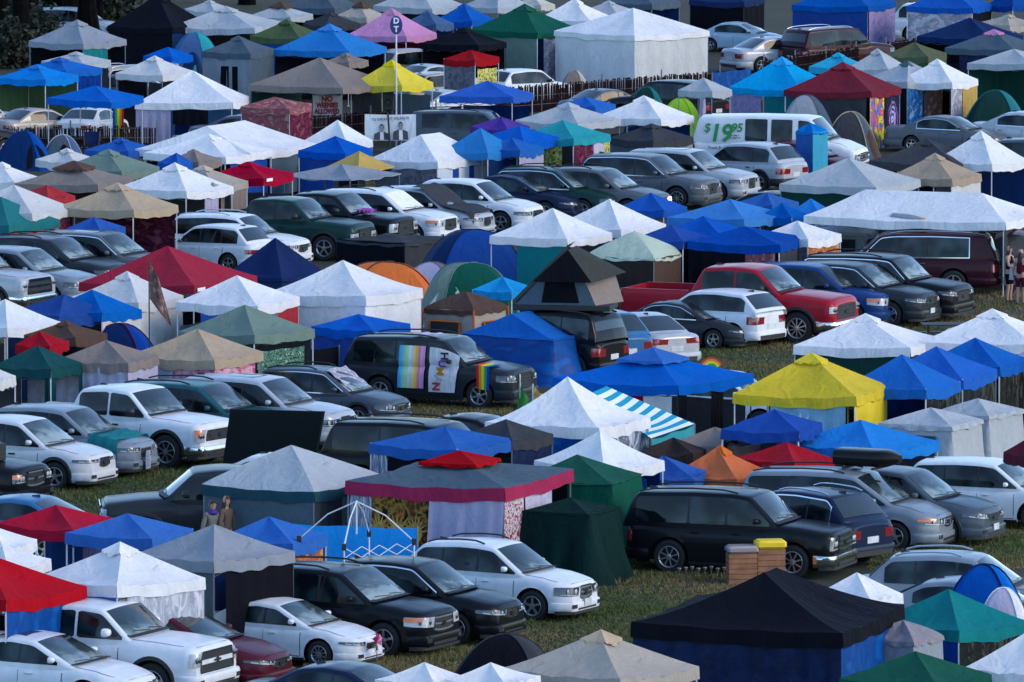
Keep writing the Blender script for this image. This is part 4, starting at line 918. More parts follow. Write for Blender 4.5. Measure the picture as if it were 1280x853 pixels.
car('wagon', None, 841, 210, 25, 'grey', 'grey car with lit warm head lamps', lit=1, face=dict(g=(.4, .5, .86), gk='bars', hl=(.5, 1.65, .66, .86, .05)))
car('suv', 715, 902, 193, 25, 'grey', 'dark grey car with chrome window trim and a diamond grille', trim=1, spokes=10, face=dict(g=(.36, .52, .86), gk='mesh', surround=1, hl=(.5, 1.8, .70, .86, .05)))
car('suv', None, 950, 187, 25, 'silver', 'silver car with a diamond grille right of the dark grey one', face=dict(g=(.36, .52, .86), gk='mesh', surround=1, hl=(.5, 1.8, .70, .86, .05)), sunroof=1)
car('cross', None, 1012, 178, 218, 'silver', 'silver crossover showing its back beside the tall blue shelter', clad=1, tail=(.5, 1.4, .62, .78), trim=0)
van = car('van', 866, 1085, 144, 16, 'white', 'white van with a green price lettered on its side', darkmirror=1, face=BARS(g=(.6, .6, .84), bumper='dark', hl=(.68, 1.1, .60, .84, 0)))
car('sedan', None, 1086, 177, 29, 'maroon', 'dark red car under the nose of the white van', face=SLIM())
car('sedan', 1104, 1262, 145, 24, 'grey', 'dark grey sedan behind the charcoal canopy at the right', trim=1, dims=dict(L=4.9), face=SLIM())
car('sedan', 1209, None, 140, 26, 'silver', 'silver sedan at the right edge behind the dark grey sedan', trim=1)
car('suv', 1228, None, 174, 20, 'slate', 'dark slate car at the right edge behind the white canopy')
car('sedan', 884, None, 240, 22, 'black', 'black car whose roof shows above the blue canopies')
# ---- left, upper rows
car('suv', None, 165, 296, 25, 'dark', 'dark car with a pale windshield behind the big red canopy', trim=0, rails=1)
car('suv', None, 228, 290, 25, 'grey', 'dark grey car with chrome window trim half hidden behind the big red canopy', trim=1, sunroof=1)
car('suv', None, 128, 310, 25, 'steel', 'grey car with a chrome hood emblem at the left edge', face=BARS())
car('pickup', None, 67, 309, 29, 'silver', 'silver pickup nose with a stacked chrome grille at the left edge', face=TRUCK(gk='chrome', hl=(.78, 1.14, .66, .92, 0)))
car('cross', 194, 336, 280, 212, 'white', 'white crossover facing left, rear toward the navy tarp tent', tail=(.5, 1.4, .66, .78))
car('suv', 200, 390, 268, 23, 'white', 'white car with roof rails directly behind the left-facing white crossover', rails='chrome', face=SLIM(surround=1))
# ---- far rows
car('suv', 124, 206, 82, -42, 'black', 'black car with bright sunset-lit side windows behind the blue canopies, upper left', rails='chrome', roof='gold')  # gold roof colour paints in the sky reflected by the dark car's roof
car('sedan', None, 243, 93, 23, 'grey', 'grey car half covered by two white canopies, upper left')
car('suv', None, 37, 120, -42, 'silver', 'silver-grey car at the left edge under the blue canopy')
car('suv', None, 28, 141, -42, 'black', 'black car at the left edge behind the slat fence')
car('sedan', 17, 80, 135, -42, 'gold', 'beige sedan with a red tail lamp behind the slat fence')
car('sedan', 68, 162, 134, -70, 'pearl', 'white sedan showing its rear plate behind the slat fence')
car('sedan', 234, None, 144, 20, 'slate', 'dark green-grey car roof under the tall white canopy')
car('suv', 482, 556, 61, -42, 'gold', 'beige car left of the sign pole, far back')
car('sedan', 505, 578, 80, -42, 'silver', 'silver sedan with sunlit rear windows behind the yellow far canopy')
car('cross', 524, 581, 90, -42, 'gold', 'cream crossover between the yellow far canopy and the small red canopy')
car('sedan', 490, 556, 112, -30, 'teal', 'teal-grey car below the yellow far canopy')
car('sedan', 534, 588, 112, -42, 'silver', 'silver curved car left of the blue far canopy')
car('big', 516, 664, 138, 12, 'slate', 'long dark wagon behind the white double-peaked canopy', dims=dict(L=5.5, xr=5.1, xb=5.4))
car('cross', 612, 704, 86, -42, 'white', 'white crossover with sunlit side windows left of the beige dome, far back')
car('sedan', 722, 800, 111, -38, 'grey', 'grey sedan in front of the slat fence and the big white marquee')
car('suv', None, 914, 100, 216, 'black', 'black hatchback wagon with a pale awning over its back', tail=(.6, 1.3, .62, .78))
car('sedan', 872, 980, 28, 21, 'lightblue', 'pale blue sedan at the far end of the white marquee', trim=0)
car('sedan', 900, None, 46, -30, 'silver', 'silver sedan with sunlit windows beside the white marquee')
car('big', 971, None, 34, -38, 'wine', 'dark maroon car with sunlit side windows before the tall blue shelter', rails='chrome')
car('suv', 1112, None, 4, 21, 'white', 'white car between the two far blue shelters')
car('suv', 62, 128, 10, 20, 'lightblue', 'pale blue car among the tree trunks')
car('suv', 848, 962, 465, 23, 'white', 'white car under the blue two-tier canopy', trim=0)
C = canopy
DK = lambda mk='black', zt=None: [('B', 0, 1, .0, zt, mk), ('W', 0, 1, .0, zt, mk)]
# ================= far rows, left
C('grey', 33, 104, 155, 26, 61, 'pale blue-grey canopy standing before the tree trunks', legs='grey', walls=[('R', .0, .55, .1, None, 'teal', dict(amp=.12))] + DK('black'))
C('black', 132, 216, 262, -8, 42, 'black canopy with dark walls beside the tree trunks', legs='black', walls=[('L', 0, 1, 0, None, 'black'), ('R', 0, 1, 0, None, 'navy')])
C('pale', 230, 268, 292, 1, 20, 'small grey-beige canopy peak at the top left edge', legs='grey')
C('pale', 208, 318, 352, 9, 42, 'wide greenish grey canopy with a pale right side, top left', legs='grey', walls=DK('dbrown'))
dome('steel', 202, 284, 41, 104, 'dome tent in two blues behind the white canopy, upper left', c2='turq', rot=20)
C('slate', 252, 313, 341, 46, 73, 'slate blue canopy with grey walls and a dark mesh window', legs='grey', walls=[('L', 0, 1, 0, None, 'grey', dict(amp=.03)), ('R', 0, 1, 0, None, 'slate'), ('L', .30, .85, .5, 1.6, 'black', dict(name='window', amp=.02, sag=0))])
dome('lilac', 206, 228, 71, 112, 'small lilac dome tent beneath the slate canopy')
dome('navy', 221, 259, 66, 116, 'dark dome tent with a teal door, upper left', door='turq', door_at=-70)
C('blue', 178, 215, 240, 63, 78, 'flat blue canopy below the two-blue dome tent', legs=None, cap=None)
C('offwhite', 143, 203, 240, 71, 101, 'off-white canopy right of the sunset-lit black car', legs='grey')
C('pale', 50, 104, 136, 70, 86, 'pinkish white canopy behind the overlapping blue ones', legs='white')
C('blue', 20, 82, 125, 73, 97, 'blue canopy with a ruffled blue wall, second from the left edge', walls=[('R', .0, 1, .4, None, 'royal', dict(amp=.1, folds=7))])
C('azure', -8, 57, 95, 82, 107, 'bright blue canopy at the left edge with white legs', walls=DK('moss'))
dome('green', -10, 84, 107, 146, 'dark green dome tent under the bright blue canopy', c2='moss')
C('blue', 57, 139, 176, 107, 134, 'blue canopy standing over the rainbow cloth behind the slat fence', fill=False, cap=None)
C('white', 168, 291, 308, 88, 137, 'tall white canopy with a white cloth wall, upper left', cap=None, walls=[('L', .0, .36, .2, None, 'lilac', dict(amp=.04)), ('B', 0, 1, .0, None, 'steel'), ('L', .38, .75, .9, None, 'black')])
dome('navy', -12, 68, 164, 214, 'navy dome tent leaning at the left edge', c2='royal', door='black')
dome('slate', 48, 106, 169, 206, 'grey dome tent with a pale blue arch beside the navy dome', c2='steel', poles='pale', door='black', door_at=-80)
C('blue', 104, 160, 194, 177, 197, 'low blue canopy between the grey dome and the long white canopy', legs=None)
C('white', 166, 312, 392, 154, 200, 'long white canopy with a level ridge, upper left', L2=24, ridge=1.5, cap=None, walls=[('R', .3, 1, .6, None, 'slate')])
C('white', 177, 282, 338, 169, 204, 'white canopy in front of the long white ridge', walls=[('R', .1, .9, .5, None, 'royal')])
C('white', -48, 18, 48, 204, 236, 'white canopy at the left edge above the beige ones', legs='white')
C('offwhite', 43, 92, 120, 187, 210, 'small off-white canopy behind the sage grey one', legs=None)
C('sage', 70, 152, 196, 188, 222, 'sage grey canopy behind the brown-capped beige one', legs='grey')
C('taupe', 205, 248, 276, 191, 211, 'light brown canopy left of the small red one', legs='grey')
C('blue', 196, 222, 240, 199, 213, 'sliver of a blue canopy behind the tall white and brown ones', legs=None, cap=None)
C('taupe', 16, 122, 162, 201, 240, 'greyish beige canopy topped by a dark brown cap', cap='tier', capcol='brown', legs='grey', walls=DK('dbrown'))
C('white', 143, 233, 289, 205, 249, 'white canopy on thin legs in front of the blush beige one', walls=[('B', 0, 1, .2, None, 'char'), ('R', .4, .7, .8, 1.7, 'lilac')])
C('beige', 196, 268, 308, 208, 240, 'blush beige canopy with beige cloth walls', legs='white', walls=[('R', .2, 1, .0, None, 'taupe', dict(folds=6)), ('L', 0, 1, 0, None, 'char')])
C('red', 252, 330, 365, 204, 231, 'red canopy with a white mark on its edge, left of the dark tarp', legs='white', logo=1)
C('red', 16, 60, 92, 236, 256, 'red canopy wedged under the brown-capped beige one', legs=None, cap=None)
C('offwhite', -60, 40, 90, 231, 276, 'off-white canopy at the left edge above the teal one', cap=None, walls=[('R', .2, .9, .3, None, 'darkred')])
C('teal', -78, 11, 70, 246, 291, 'teal canopy at the left edge', cap=None, walls=[('R', 0, 1, .0, None, 'paisley')])
C('tan', 68, 167, 219, 230, 273, 'sandy beige canopy with a bright right side, left of the white cars', walls=[('B', 0, 1, .3, None, 'darkred'), ('W', 0, 1, .3, None, 'brown')])
C('blue', 82, 124, 155, 281, 296, 'low blue canopy peeking over the parked dark car', legs=None, h=1.5, cap=None, settle=False)
C('red', 95, 243, 317, 307, 369, 'big red canopy on the left with a small white mark on its edge', cap=None, logo=1, walls=[('R', .1, .95, .3, None, 'royal')])
C('offwhite', 86, 173, 226, 341, 388, 'off-white canopy with cloth walls in front of the big red one', walls=[('R', 0, 1, 0, None, 'offwhite', dict(folds=6, amp=.08)), ('L', 0, 1, 0, None, 'grey')])
C('royal', 12, 74, 140, 368, 406, 'dark blue canopy, left half of a joined pair at the left', cap=None)
C('blue', 52, 128, 174, 362, 403, 'brighter blue canopy, right half of a joined pair at the left', cap=None, walls=[('R', 0, 1, .2, None, 'offwhite')])
C('white', -66, 9, 73, 374, 421, 'white canopy at the left edge below the joined blue pair', cap=None)
cabin('beige', -30, 4, 19, 318, 334, 'beige cabin tent wall at the left edge beside the silver pickup nose', wall='beige', h=1.5)
C('white', 218, 322, 372, 344, 392, 'white canopy behind the sage green one', cap=None, walls=[('R', .5, 1, .6, None, 'red')])
C('sage', 220, 318, 391, 381, 431, 'sage green canopy over a leaf-patterned cloth', legs='white', cap=None, walls=[('R', .05, .85, .2, 1.75, 'leaves'), ('B', 0, 1, 0, None, 'char'), ('W', 0, 1, 0, None, 'char')])
C('brown', 28, 94, 131, 410, 433, 'dark brown canopy behind the red tent cloth', legs=None)
C('red', 18, 62, 84, 424, 443, 'low red canopy behind the teal green one', legs=None, cap=None)
dome('navy', 78, 216, 405, 496, 'navy dome tent with a dark red band over its top', c2='royal', poles='wine')
dome('moss', -22, 18, 425, 470, 'olive dome tent at the left edge', c2='olive')
tg = C((.006,.075,.08), -18, 64, 101, 432, 474, 'dark teal green canopy with cloth-wrapped legs', cap=None, legs='white', walls=[('L', .9, 1, .7, None, (.006,.075,.08)), ('R', 0, .12, .7, None, (.006,.075,.08)), ('R', .86, 1, .7, None, (.006,.075,.08)), ('B', .1, .9, 0, 1.8, 'sheer'), ('W', .0, 1, 0, 1.8, 'char')])
C('taupe', 68, 160, 195, 425, 464, 'taupe canopy hung with lilac sheets', legs='grey', cap=None, walls=[('L', 0, 1, .1, None, 'sheer', dict(folds=7, amp=.08)), ('R', 0, 1, .2, None, 'lilac', dict(folds=5))])
C('tan', 162, 268, 326, 411, 460, 'larger taupe canopy hung with pink and sheer sheets', legs='grey', cap=None, walls=[('L', 0, .5, .1, 1.95, 'sheer', dict(folds=4)), ('L', .5, 1, .6, None, 'pinksheet'), ('R', 0, .85, .6, 1.95, 'pinksheet')])
C('offwhite', -56, -6, 17, 455, 487, 'white canopy corner at the left edge below the teal green one', cap=None, legs='white')
# ================= far rows, centre
C('slate', 350, 418, 449, -16, 17, 'grey canopy with a beige right side at the top edge', legs='grey', walls=DK())
C('pale', 310, 363, 390, 3, 28, 'grey-beige canopy with a red-brown cap at the top edge', cap='tier', capcol='brown', legs='grey')
C('char', 378, 408, 450, 16, 38, 'charcoal canopy left of the pink one', legs='black')
C('beige', 420, 458, 482, 2, 28, 'beige canopy with a brown cap behind the pink one', cap='tier', capcol='brown', legs='grey')
C('pale', 466, 540, 582, -18, 17, 'large grey canopy with a cream side at the top edge', legs='grey', walls=DK('dgreen'))
C('pink', 432, 508, 545, 11, 53, 'pink canopy behind the sign pole', legs='white', walls=DK('wine'))
C('steel', 500, 545, 567, 14, 38, 'faded blue canopy right of the pink one', legs='grey')
C('blue', 541, 590, 619, 5, 34, 'blue canopy behind the dark green one', legs='white')
C('pale', 578, 622, 668, -14, 17, 'pale grey canopy behind the blue one at the top edge', legs='grey')
C('moss', 312, 375, 402, 25, 54, 'moss green canopy left of the bright blue one', legs='grey', walls=[('L', 0, 1, .5, None, 'royal')])
C('azure', 339, 436, 482, 31, 72, 'bright blue canopy left of the sign pole', walls=DK('black'))
C('black', 526, 598, 633, 36, 64, 'black canopy with a grey right side above the small red one', legs='black', walls=DK())
C('red', 554, 594, 624, 63, 82, 'small bright red canopy over grey patterned cloth', cap=None, walls=[('L', 0, 1, 0, None, 'greypatch'), ('R', .1, .9, .2, 1.8, 'floral')], legs='white')
cabin('leaf', 608, 636, 650, 46, 62, 'bright green tent with a yellow pole under the dark green canopy', wall='leaf', h=1.2)
C('green', 587, 672, 725, 6, 48, 'dark green canopy left of the big white marquee', legs='white', walls=[('L', .0, 1, 0, None, 'sage'), ('R', .15, 1, 0, None, 'mottled', dict(folds=6))])
C('taupe', 308, 428, 491, 72, 118, 'large brown canopy over the red lettered banner', legs='grey', cap=None, walls=[('W', 0, 1, .2, None, 'dgreen')])
C('taupe', 404, 436, 460, 70, 86, 'brown-grey canopy peak behind the large brown one', legs=None)
C('yellow', 437, 502, 541, 76, 115, 'yellow canopy behind the large brown one, far away', legs='white')
dome('black', 438, 488, 61, 92, 'black dome tent above the yellow far canopy', c2='char')
C('paisley', 300, 362, 388, 124, 143, 'maroon patterned canopy hung with dark red cloth', legs='white', walls=[('L', 0, 1, .0, None, 'paisley'), ('R', 0, 1, .0, None, 'darkred')], cap=None)
C('white', 376, 434, 465, 150, 187, 'small white canopy left of the two-portrait banner', cap=None)
C('blue', 372, 432, 464, 170, 200, 'blue canopy with a dark tent opening in its right side', cap=None, walls=[('R', .2, .9, .2, None, 'char'), ('L', 0, 1, .5, None, 'royal')])
C('white', 460, 547, 611, 167, 211, 'white double-peaked canopy with blue and white striped walls', cap=None, L2=33, ridge=.6, walls=[('R', 0, 1, 0, None, 'bluebars', dict(amp=.02)), ('L', .3, 1, 0, None, 'greypatch')])
C('blue', 549, 641, 667, 101, 130, 'blue canopy over the grey car at the slat fence, far centre', cap=None)
C('purple', 588, 634, 662, 148, 168, 'purple canopy among the blue ones', cap=None, legs=None)
C('azure', 553, 610, 646, 160, 198, 'azure canopy beneath the purple one', cap=None, walls=[('R', 0, 1, .6, None, 'navy')])
C('blue', 592, 655, 702, 157, 186, 'blue canopy left of the teal one', cap=None)
C('blue', 602, 650, 680, 172, 197, 'low blue canopy in front of the teal one', cap=None, walls=[('R', 0, 1, .2, None, 'lilac')])
C('turq', 645, 717, 764, 150, 183, 'teal canopy with bright patterned cloths below', cap=None, walls=[('L', .2, .8, .2, None, 'floral'), ('R', 0, .55, .1, None, 'darkred'), ('R', .55, .85, .2, None, 'sheer'), ('R', .85, 1, .2, None, 'floral')])
C('pale', 644, 722, 777, 129, 163, 'grey canopy with a cream right side above the teal one', legs='grey')
C('blue', 696, 744, 770, 122, 142, 'flat royal blue canopy behind the lavender-white one', legs=None, cap=None)
C('white', 742, 826, 869, 121, 158, 'lavender-white canopy above the charcoal one', legs='white')
C('char', 763, 817, 868, 156, 183, 'charcoal canopy with grey walls and an arched beige door', legs='grey', walls=[('L', 0, 1, 0, None, 'slate'), ('R', 0, 1, 0, None, 'grey'), ('R', .25, .9, 0, 1.5, 'tan', dict(name='door', amp=.02))])
dome('dgreen', 776, 842, 109, 174, 'dark teal dome tent left of the lime one', c2='teal')
dome('lime', 814, 888, 123, 180, 'lime green dome tent')
dome('taupe', 694, 742, 88, 128, 'beige dome tent in front of the big white marquee', c2='beige')
C('pale', 848, 890, 916, 97, 122, 'pale grey awning behind the black hatchback wagon', legs='grey', cap=None)
C('cream', 640, 676, 694, -6, 14, 'cream canopy at the top edge left of the white one', legs=None)
C('white', 670, 738, 768, -1, 33, 'white canopy behind the big white marquee', legs='white')
C('pale', 722, 772, 800, 2, 24, 'flat pale grey canopy behind the big white marquee', legs='grey')
C('white', 693, 793, 889, 10, 52, 'big white marquee with cloth walls', h=2.0, val=.22, cap=None, q=1.0, walls=[('L', 0, 1, 0, None, 'white', dict(folds=5, amp=.07)), ('R', 0, 1, 0, None, 'offwhite', dict(folds=6, amp=.07))])
C('slate', 752, 815, 852, -14, 12, 'grey-teal canopy at the top edge', legs='grey', walls=DK('navy'))
C('navy', 862, 930, 958, -22, 8, 'navy canopy with black walls at the top edge', legs='black', walls=[('L', 0, 1, 0, None, 'black'), ('R', 0, 1, 0, None, 'black')])
# ================= far rows, right
C('blue', 991, 1085, 1124, -24, 15, 'tall blue shelter with a blue front wall at the top right', cap=None, walls=[('L', 0, 1, 0, None, 'royal'), ('R', .05, 1, .0, None, 'purplehaze')], legs='white')
C('blue', 1134, 1216, 1245, -18, 17, 'blue shelter with mottled grey cloth walls at the top right', cap=None, walls=[('L', 0, 1, 0, None, 'mottled'), ('R', 0, 1, 0, None, 'black')])
C('royal', 1236, 1266, 1300, -20, 14, 'dark blue canopy at the top right corner', cap=None)
C('navy', 1148, 1240, 1284, 22, 56, 'navy canopy with a grey right side, upper right', legs='black', cap=None, walls=DK())
C('beige', 1226, 1262, 1300, 19, 38, 'beige canopy behind the slate one at the upper right', legs='grey')
C('slate', 1183, 1268, 1308, 38, 69, 'slate canopy with a pink tip, upper right', legs='grey', capcol='pink', walls=[('L', .2, 1, .3, None, 'navytarp')])
C('pale', 1211, 1290, 1330, 61, 88, 'pale grey canopy on white legs at the right edge', cap=None, walls=DK('dgreen'))
C('olive', 1104, 1160, 1186, 53, 78, 'olive canopy beside the slat fence, upper right', legs=None, cap=None, walls=[('L', 0, 1, .2, None, 'moss'), ('R', 0, 1, .2, None, 'moss')])
C('cyan', 1012, 1062, 1086, 67, 92, 'turquoise canopy behind the dark red one', legs='white')
C('sky', 912, 1001, 1046, 72, 119, 'turquoise canopy with purple cloth walls left of the dark red one', legs='white', walls=[('L', .0, .45, .2, None, 'purplehaze'), ('L', .5, 1, .2, None, 'teal'), ('R', 0, 1, .2, None, 'char')])
C('pale', 1058, 1110, 1138, 62, 94, 'light grey canopy behind the one with the dark vent', legs='grey')
C('pale', 1082, 1134, 1193, 77, 110, 'grey and cream canopy with a dark vent, between the red and lavender ones', legs='grey', capcol='slate', walls=[('R', 0, .36, .0, None, 'tiedye'), ('R', .38, .8, 0, None, 'brownart'), ('L', 0, 1, .0, None, 'black')])
C('white', 1122, 1190, 1226, 75, 111, 'lavender-white canopy with an orange cloth wall', walls=[('R', .0, .40, .1, None, 'mottled'), ('R', .42, 1, .8, None, 'gold')])
C('maroon', 981, 1089, 1131, 79, 123, 'dark red canopy hung with colourful tapestries', legs='white', walls=[('R', .0, .45, .0, None, 'psychedelic'), ('R', .5, 1, .0, None, 'mandala'), ('L', .1, .95, .4, None, 'char'), ('B', 0, 1, 0, None, 'black')])
dome('grey', 962, 1054, 119, 192, 'grey dome tent in front of the turquoise canopy', c2='slate')
dome('char', 1020, 1108, 140, 212, 'charcoal dome tent with a beige arched door', c2='slate', door='brown', door_at=-40, poles='tan')
dome('dgreen', 1196, 1296, 113, 178, 'dark green dome tent at the right edge', c2='teal')
C('char', 1088, 1196, 1234, 175, 213, 'charcoal canopy in front of the dark grey sedan', legs='black')
C('white', 1168, 1240, 1290, 165, 213, 'white canopy right of the charcoal one', legs='white')
C('tan', 1112, 1190, 1231, 193, 233, 'tan canopy in front of the charcoal one', legs='white', walls=[('R', 0, 1, .8, None, 'offwhite', dict(scallop=.12))])
C('pale', 976, 1095, 1156, 197, 243, 'light grey canopy with a dark green underside, below the tall blue shelter', legs='grey', walls=[('L', 0, 1, 1.3, 2.05, 'dgreen')], cap=None)
dome('black', 1228, 1292, 212, 268, 'black dome tent at the right edge', c2='char')
dome('lime', 1258, 1310, 206, 244, 'lime dome tent at the right edge behind the black one')
# ================= middle rows
C('white', 612, 709, 766, 260, 309, 'white canopy, left half of a joined pair in the centre', cap=None, walls=[('L', .35, 1, .2, None, 'teal'), ('B', 0, 1, 0, None, 'char')])
C('white', 690, 776, 834, 249, 297, 'white canopy, right half of a joined pair in the centre', cap=None, walls=[('L', 0, .7, .2, None, 'greypatch')])
C('blue', 769, 830, 860, 241, 272, 'blue canopy behind the joined white pair', cap=None)
C('azure', 835, 930, 990, 249, 285, 'bright blue canopy at the back of the blue cluster', cap=None)
C('royal', 786, 854, 892, 281, 312, 'dark blue canopy at the left of the blue cluster', cap=None, walls=[('L', .3, 1, .2, None, 'black'), ('R', 0, 1, .2, None, 'black')])
C('blue', 818, 905, 946, 270, 307, 'blue canopy in the middle of the blue cluster', cap=None)
C('royal', 860, 975, 1010, 283, 315, 'blue canopy at the front right of the blue cluster', cap=None, walls=[('L', .0, .62, .1, None, 'black'), ('L', .62, .95, .2, 1.9, 'paisley'), ('R', 0, 1, .2, None, 'char')])
C('blue', 950, 990, 1012, 254, 281, 'blue canopy right of the cluster with a red bag near it', cap=None)
C('azure', 984, 1026, 1048, 248, 279, 'small azure canopy left of the long white one', cap=None)
C('blue', 915, 965, 1000, 246, 266, 'blue canopy sliver behind the cluster', cap=None, legs=None)
dome('taupe', 904, 962, 268, 312, 'tan dome tent among the blue canopies', c2='taupe')
C('mint', 731, 818, 858, 289, 327, 'pale green rounded shelter with dark brown curtains', h=1.75, val=.06, q=.78, cap=None, sag=-.03, legs='grey', settle=False, walls=[('L', 0, 1, 0, None, 'dbrown', dict(folds=6)), ('R', 0, 1, 0, None, 'brown', dict(folds=4))])
C('white', 1008, 1257, 1318, 239, 289, 'long white canopy with a level ridge on the right', settle=False, L2=22, ridge=1.9, cap=None, walls=[('R', .0, 1, .3, None, 'char')], h=2.0)
C('white', 948, 1010, 1054, 276, 308, 'white canopy with an orange batik wall', walls=[('R', 0, .95, .5, None, 'batik'), ('L', .3, 1, .3, None, 'greypatch')], cap=None)
cabin('pale', 1004, 1078, 1113, 267, 294, 'pale grey cabin tent with dark mesh windows behind the parked cars', wall='pale', h=1.5, win='char', windows=(('L', .15, .9, .5, 1.35), ('R', .15, .85, .5, 1.35)))
dome('royal', 506, 678, 287, 374, 'large navy blue dome tent in the centre', c2='navy', rot=60, power=2.6)
orange_t = dome('orange', 398, 560, 328, 398, 'orange dome tent with a dark outline emblem', c2='orange', rot=62, poles='brown', power=3.0)
dome('lilac', 486, 592, 328, 384, 'lilac grey dome tent behind the orange one', c2='taupe')
t1 = dome('green', 516, 656, 329, 414, 'green dome tent with a white door flap', c2='sage', rot=62, power=3.4, door='offwhite', door_at=-115)
C('sky', 590, 640, 668, 346, 374, 'cyan canopy beside the wedge roof tent', cap=None, h=1.2)
cabin('brown', 529, 592, 634, 364, 393, 'brown cabin tent with orange poles and a mesh window', wall='beige', h=1.45, val=.12, q=.8, poles='orange', win='char', seam='orange', windows=(('L', .15, .75, .3, 1.2), ('R', .25, .75, .4, 1.2)))
C('white', 325, 457, 527, 325, 384, 'large white peaked canopy with white walls, left of centre', h=1.95, val=.28, q=1.3, cap=None, walls=[('L', 0, 1, 0, None, 'white', dict(folds=3, amp=.03)), ('R', 0, 1, 0, None, 'white', dict(folds=5, amp=.06))])
C('blue', 388, 466, 512, 402, 423, 'blue canopy with blue walls behind the dark flag-hung car', cap=None, h=1.3, settle=False, walls=[('L', 0, 1, 0, None, 'royal'), ('R', 0, 1, 0, None, 'royal')])
cabin('navy', 281, 352, 408, 297, 352, 'navy tarp tent with a grey side behind the white cars', wall='navy', h=.75, sag=.16, win='slate', windows=())
# ================= nearer rows, centre and right
C('blue', 690, 848, 946, 434, 494, 'blue two-tier canopy on black legs over a white car', over=True, cap='tier', legs='black', q=1.25, walls=[('R', .0, .12, 0, None, 'black'), ('R', .45, .62, 0, None, 'black'), ('L', .72, .95, .6, 1.9, 'offwhite'), ('L', .55, .72, .8, 1.95, 'red'), ('L', .0, .5, .0, None, 'navy')])
C('white', 606, 749, 815, 471, 549, 'white canopy with a sharp peak and clear blue plastic walls', q=1.45, cap=None, val=.28, walls=[('R', .05, 1, .1, None, 'plastic', dict(folds=7, amp=.08)), ('L', 0, 1, .2, None, 'bluetarp')])
C('white', 668, 755, 832, 538, 596, 'smaller white peaked canopy behind the green tarp', q=1.35, h=1.75, cap=None)
C('taupe', 843, 918, 953, 535, 568, 'greyish beige canopy behind the orange one', h=1.55, legs='grey', cap=None)
C('dbrown', 796, 866, 884, 553, 580, 'dark brown mesh shelter left of the orange canopy', h=1.45, legs='black', cap=None, walls=[('L', 0, 1, .2, None, 'dbrown'), ('R', 0, 1, .2, None, 'dbrown')])
C('orange', 834, 921, 970, 559, 613, 'orange canopy behind the black wagon', legs='white')
C('red', 918, 993, 1046, 553, 592, 'dull red canopy right of the orange one', legs='white', cap=None)
C('royal', 902, 999, 1031, 512, 552, 'dark blue canopy below the yellow one', cap=None)
C('azure', 974, 1092, 1180, 525, 577, 'bright blue canopy above the black roof box', cap=None)
yel = C('yellow', 917, 1070, 1117, 443, 508, 'yellow canopy with a tied yellow side curtain', settle=False, legs='white', q=1.05, walls=[('R', 0, 1, .65, None, 'yellow', dict(folds=2, amp=.12, sag=.0, scallop=.2)), ('L', .30, .92, .9, None, 'haze'), ('B', 0, 1, .2, None, 'char')])
C('blue', 1060, 1158, 1206, 443, 497, 'blue canopy, leftmost of three joined ones right of the yellow', cap=None, edge=.05, walls=[('R', .0, 1, 0, None, 'darkplastic', dict(folds=6))])
C('blue', 1098, 1204, 1252, 433, 485, 'blue canopy, middle of three joined ones right of the yellow', cap=None, edge=.05, walls=[('R', .0, 1, 0, None, 'darkplastic', dict(folds=6))])
C('blue', 1150, 1250, 1290, 422, 470, 'blue canopy, rightmost of three joined ones', cap=None, edge=.05, walls=[('R', .0, 1, 0, None, 'darkplastic', dict(folds=6))])
C('white', 993, 1138, 1177, 394, 446, 'white canopy with a vent behind the yellow one', legs='white', walls=[('L', 0, 1, .6, None, 'dgreen'), ('R', .2, 1, .3, None, 'char')])
C('white', 1150, 1296, 1340, 388, 442, 'white canopy at the right edge behind the joined blue ones', legs='white')
C('lilac', 1262, 1312, 1350, 430, 462, 'lilac canopy at the right edge beside the joined blue ones', cap=None, walls=[('L', 0, 1, 0, None, 'wine')])
cabin('pale', 1100, 1190, 1234, 515, 537, 'pale grey instant tent with dark straps, left of a matching one', wall='pale', h=1.55, flare=.2, win='slate', windows=(('L', .25, .8, .8, 1.35),), seam='slate')
cabin('pale', 1166, 1236, 1284, 501, 524, 'pale grey instant tent at the right, behind a matching one', wall='pale', h=1.55, flare=.2, windows=())
C('wine', 1256, 1290, 1320, 556, 580, 'dark red canopy at the right edge above the white car', cap=None, legs=None)
C('char', 572, 640, 692, 524, 562, 'dark slate canopy behind the blue one, left of the white peaks', cap=None, legs='grey', walls=[('R', 0, 1, .3, None, 'navytarp')])
C('blue', 460, 572, 646, 533, 573, 'blue canopy behind the red and grey gazebo', cap=None, walls=[('L', .2, 1, .0, None, 'black'), ('L', .02, .2, 0, None, 'plastic')])
C('pale', 249, 393, 479, 556, 626, 'pale grey gazebo with a dark teal border', vcol=(.015,.075,.105), h=1.75, settle=False, val=.24, cap=None, q=.92, legs='grey', walls=[('B', 0, 1, 0, None, 'slate'), ('L', .0, 1, .0, 1.9, 'slate', dict(amp=.03)), ('R', 0, .4, .2, None, 'char'), ('R', .45, .95, .2, None, 'plastic')])
gz = C('slate', 430, 631, 718, 571, 625, 'grey gazebo with a red border and red cap', settle=False, vcol='rose', val=.30, cap='tier', capcol='red', q=.95, legs='grey', walls=[('L', .02, .16, .2, None, 'plastic'), ('L', .16, .53, .2, None, 'sunface', dict(amp=.02)), ('L', .53, 1, .1, None, 'lilac', dict(folds=5, amp=.09, flare=.2)), ('R', 0, .3, .1, None, 'checkers'), ('R', .3, .7, .1, None, 'sheer'), ('B', 0, 1, 0, None, 'black')])
C('red', -8, 92, 147, 631, 675, 'red canopy at the left edge beside the bright blue sedan', cap=None, walls=[('R', .2, .8, .3, None, 'purplehaze'), ('B', 0, 1, .2, None, 'navy')])
C('blue', 79, 190, 238, 642, 686, 'blue canopy between the red and light grey ones', cap=None)
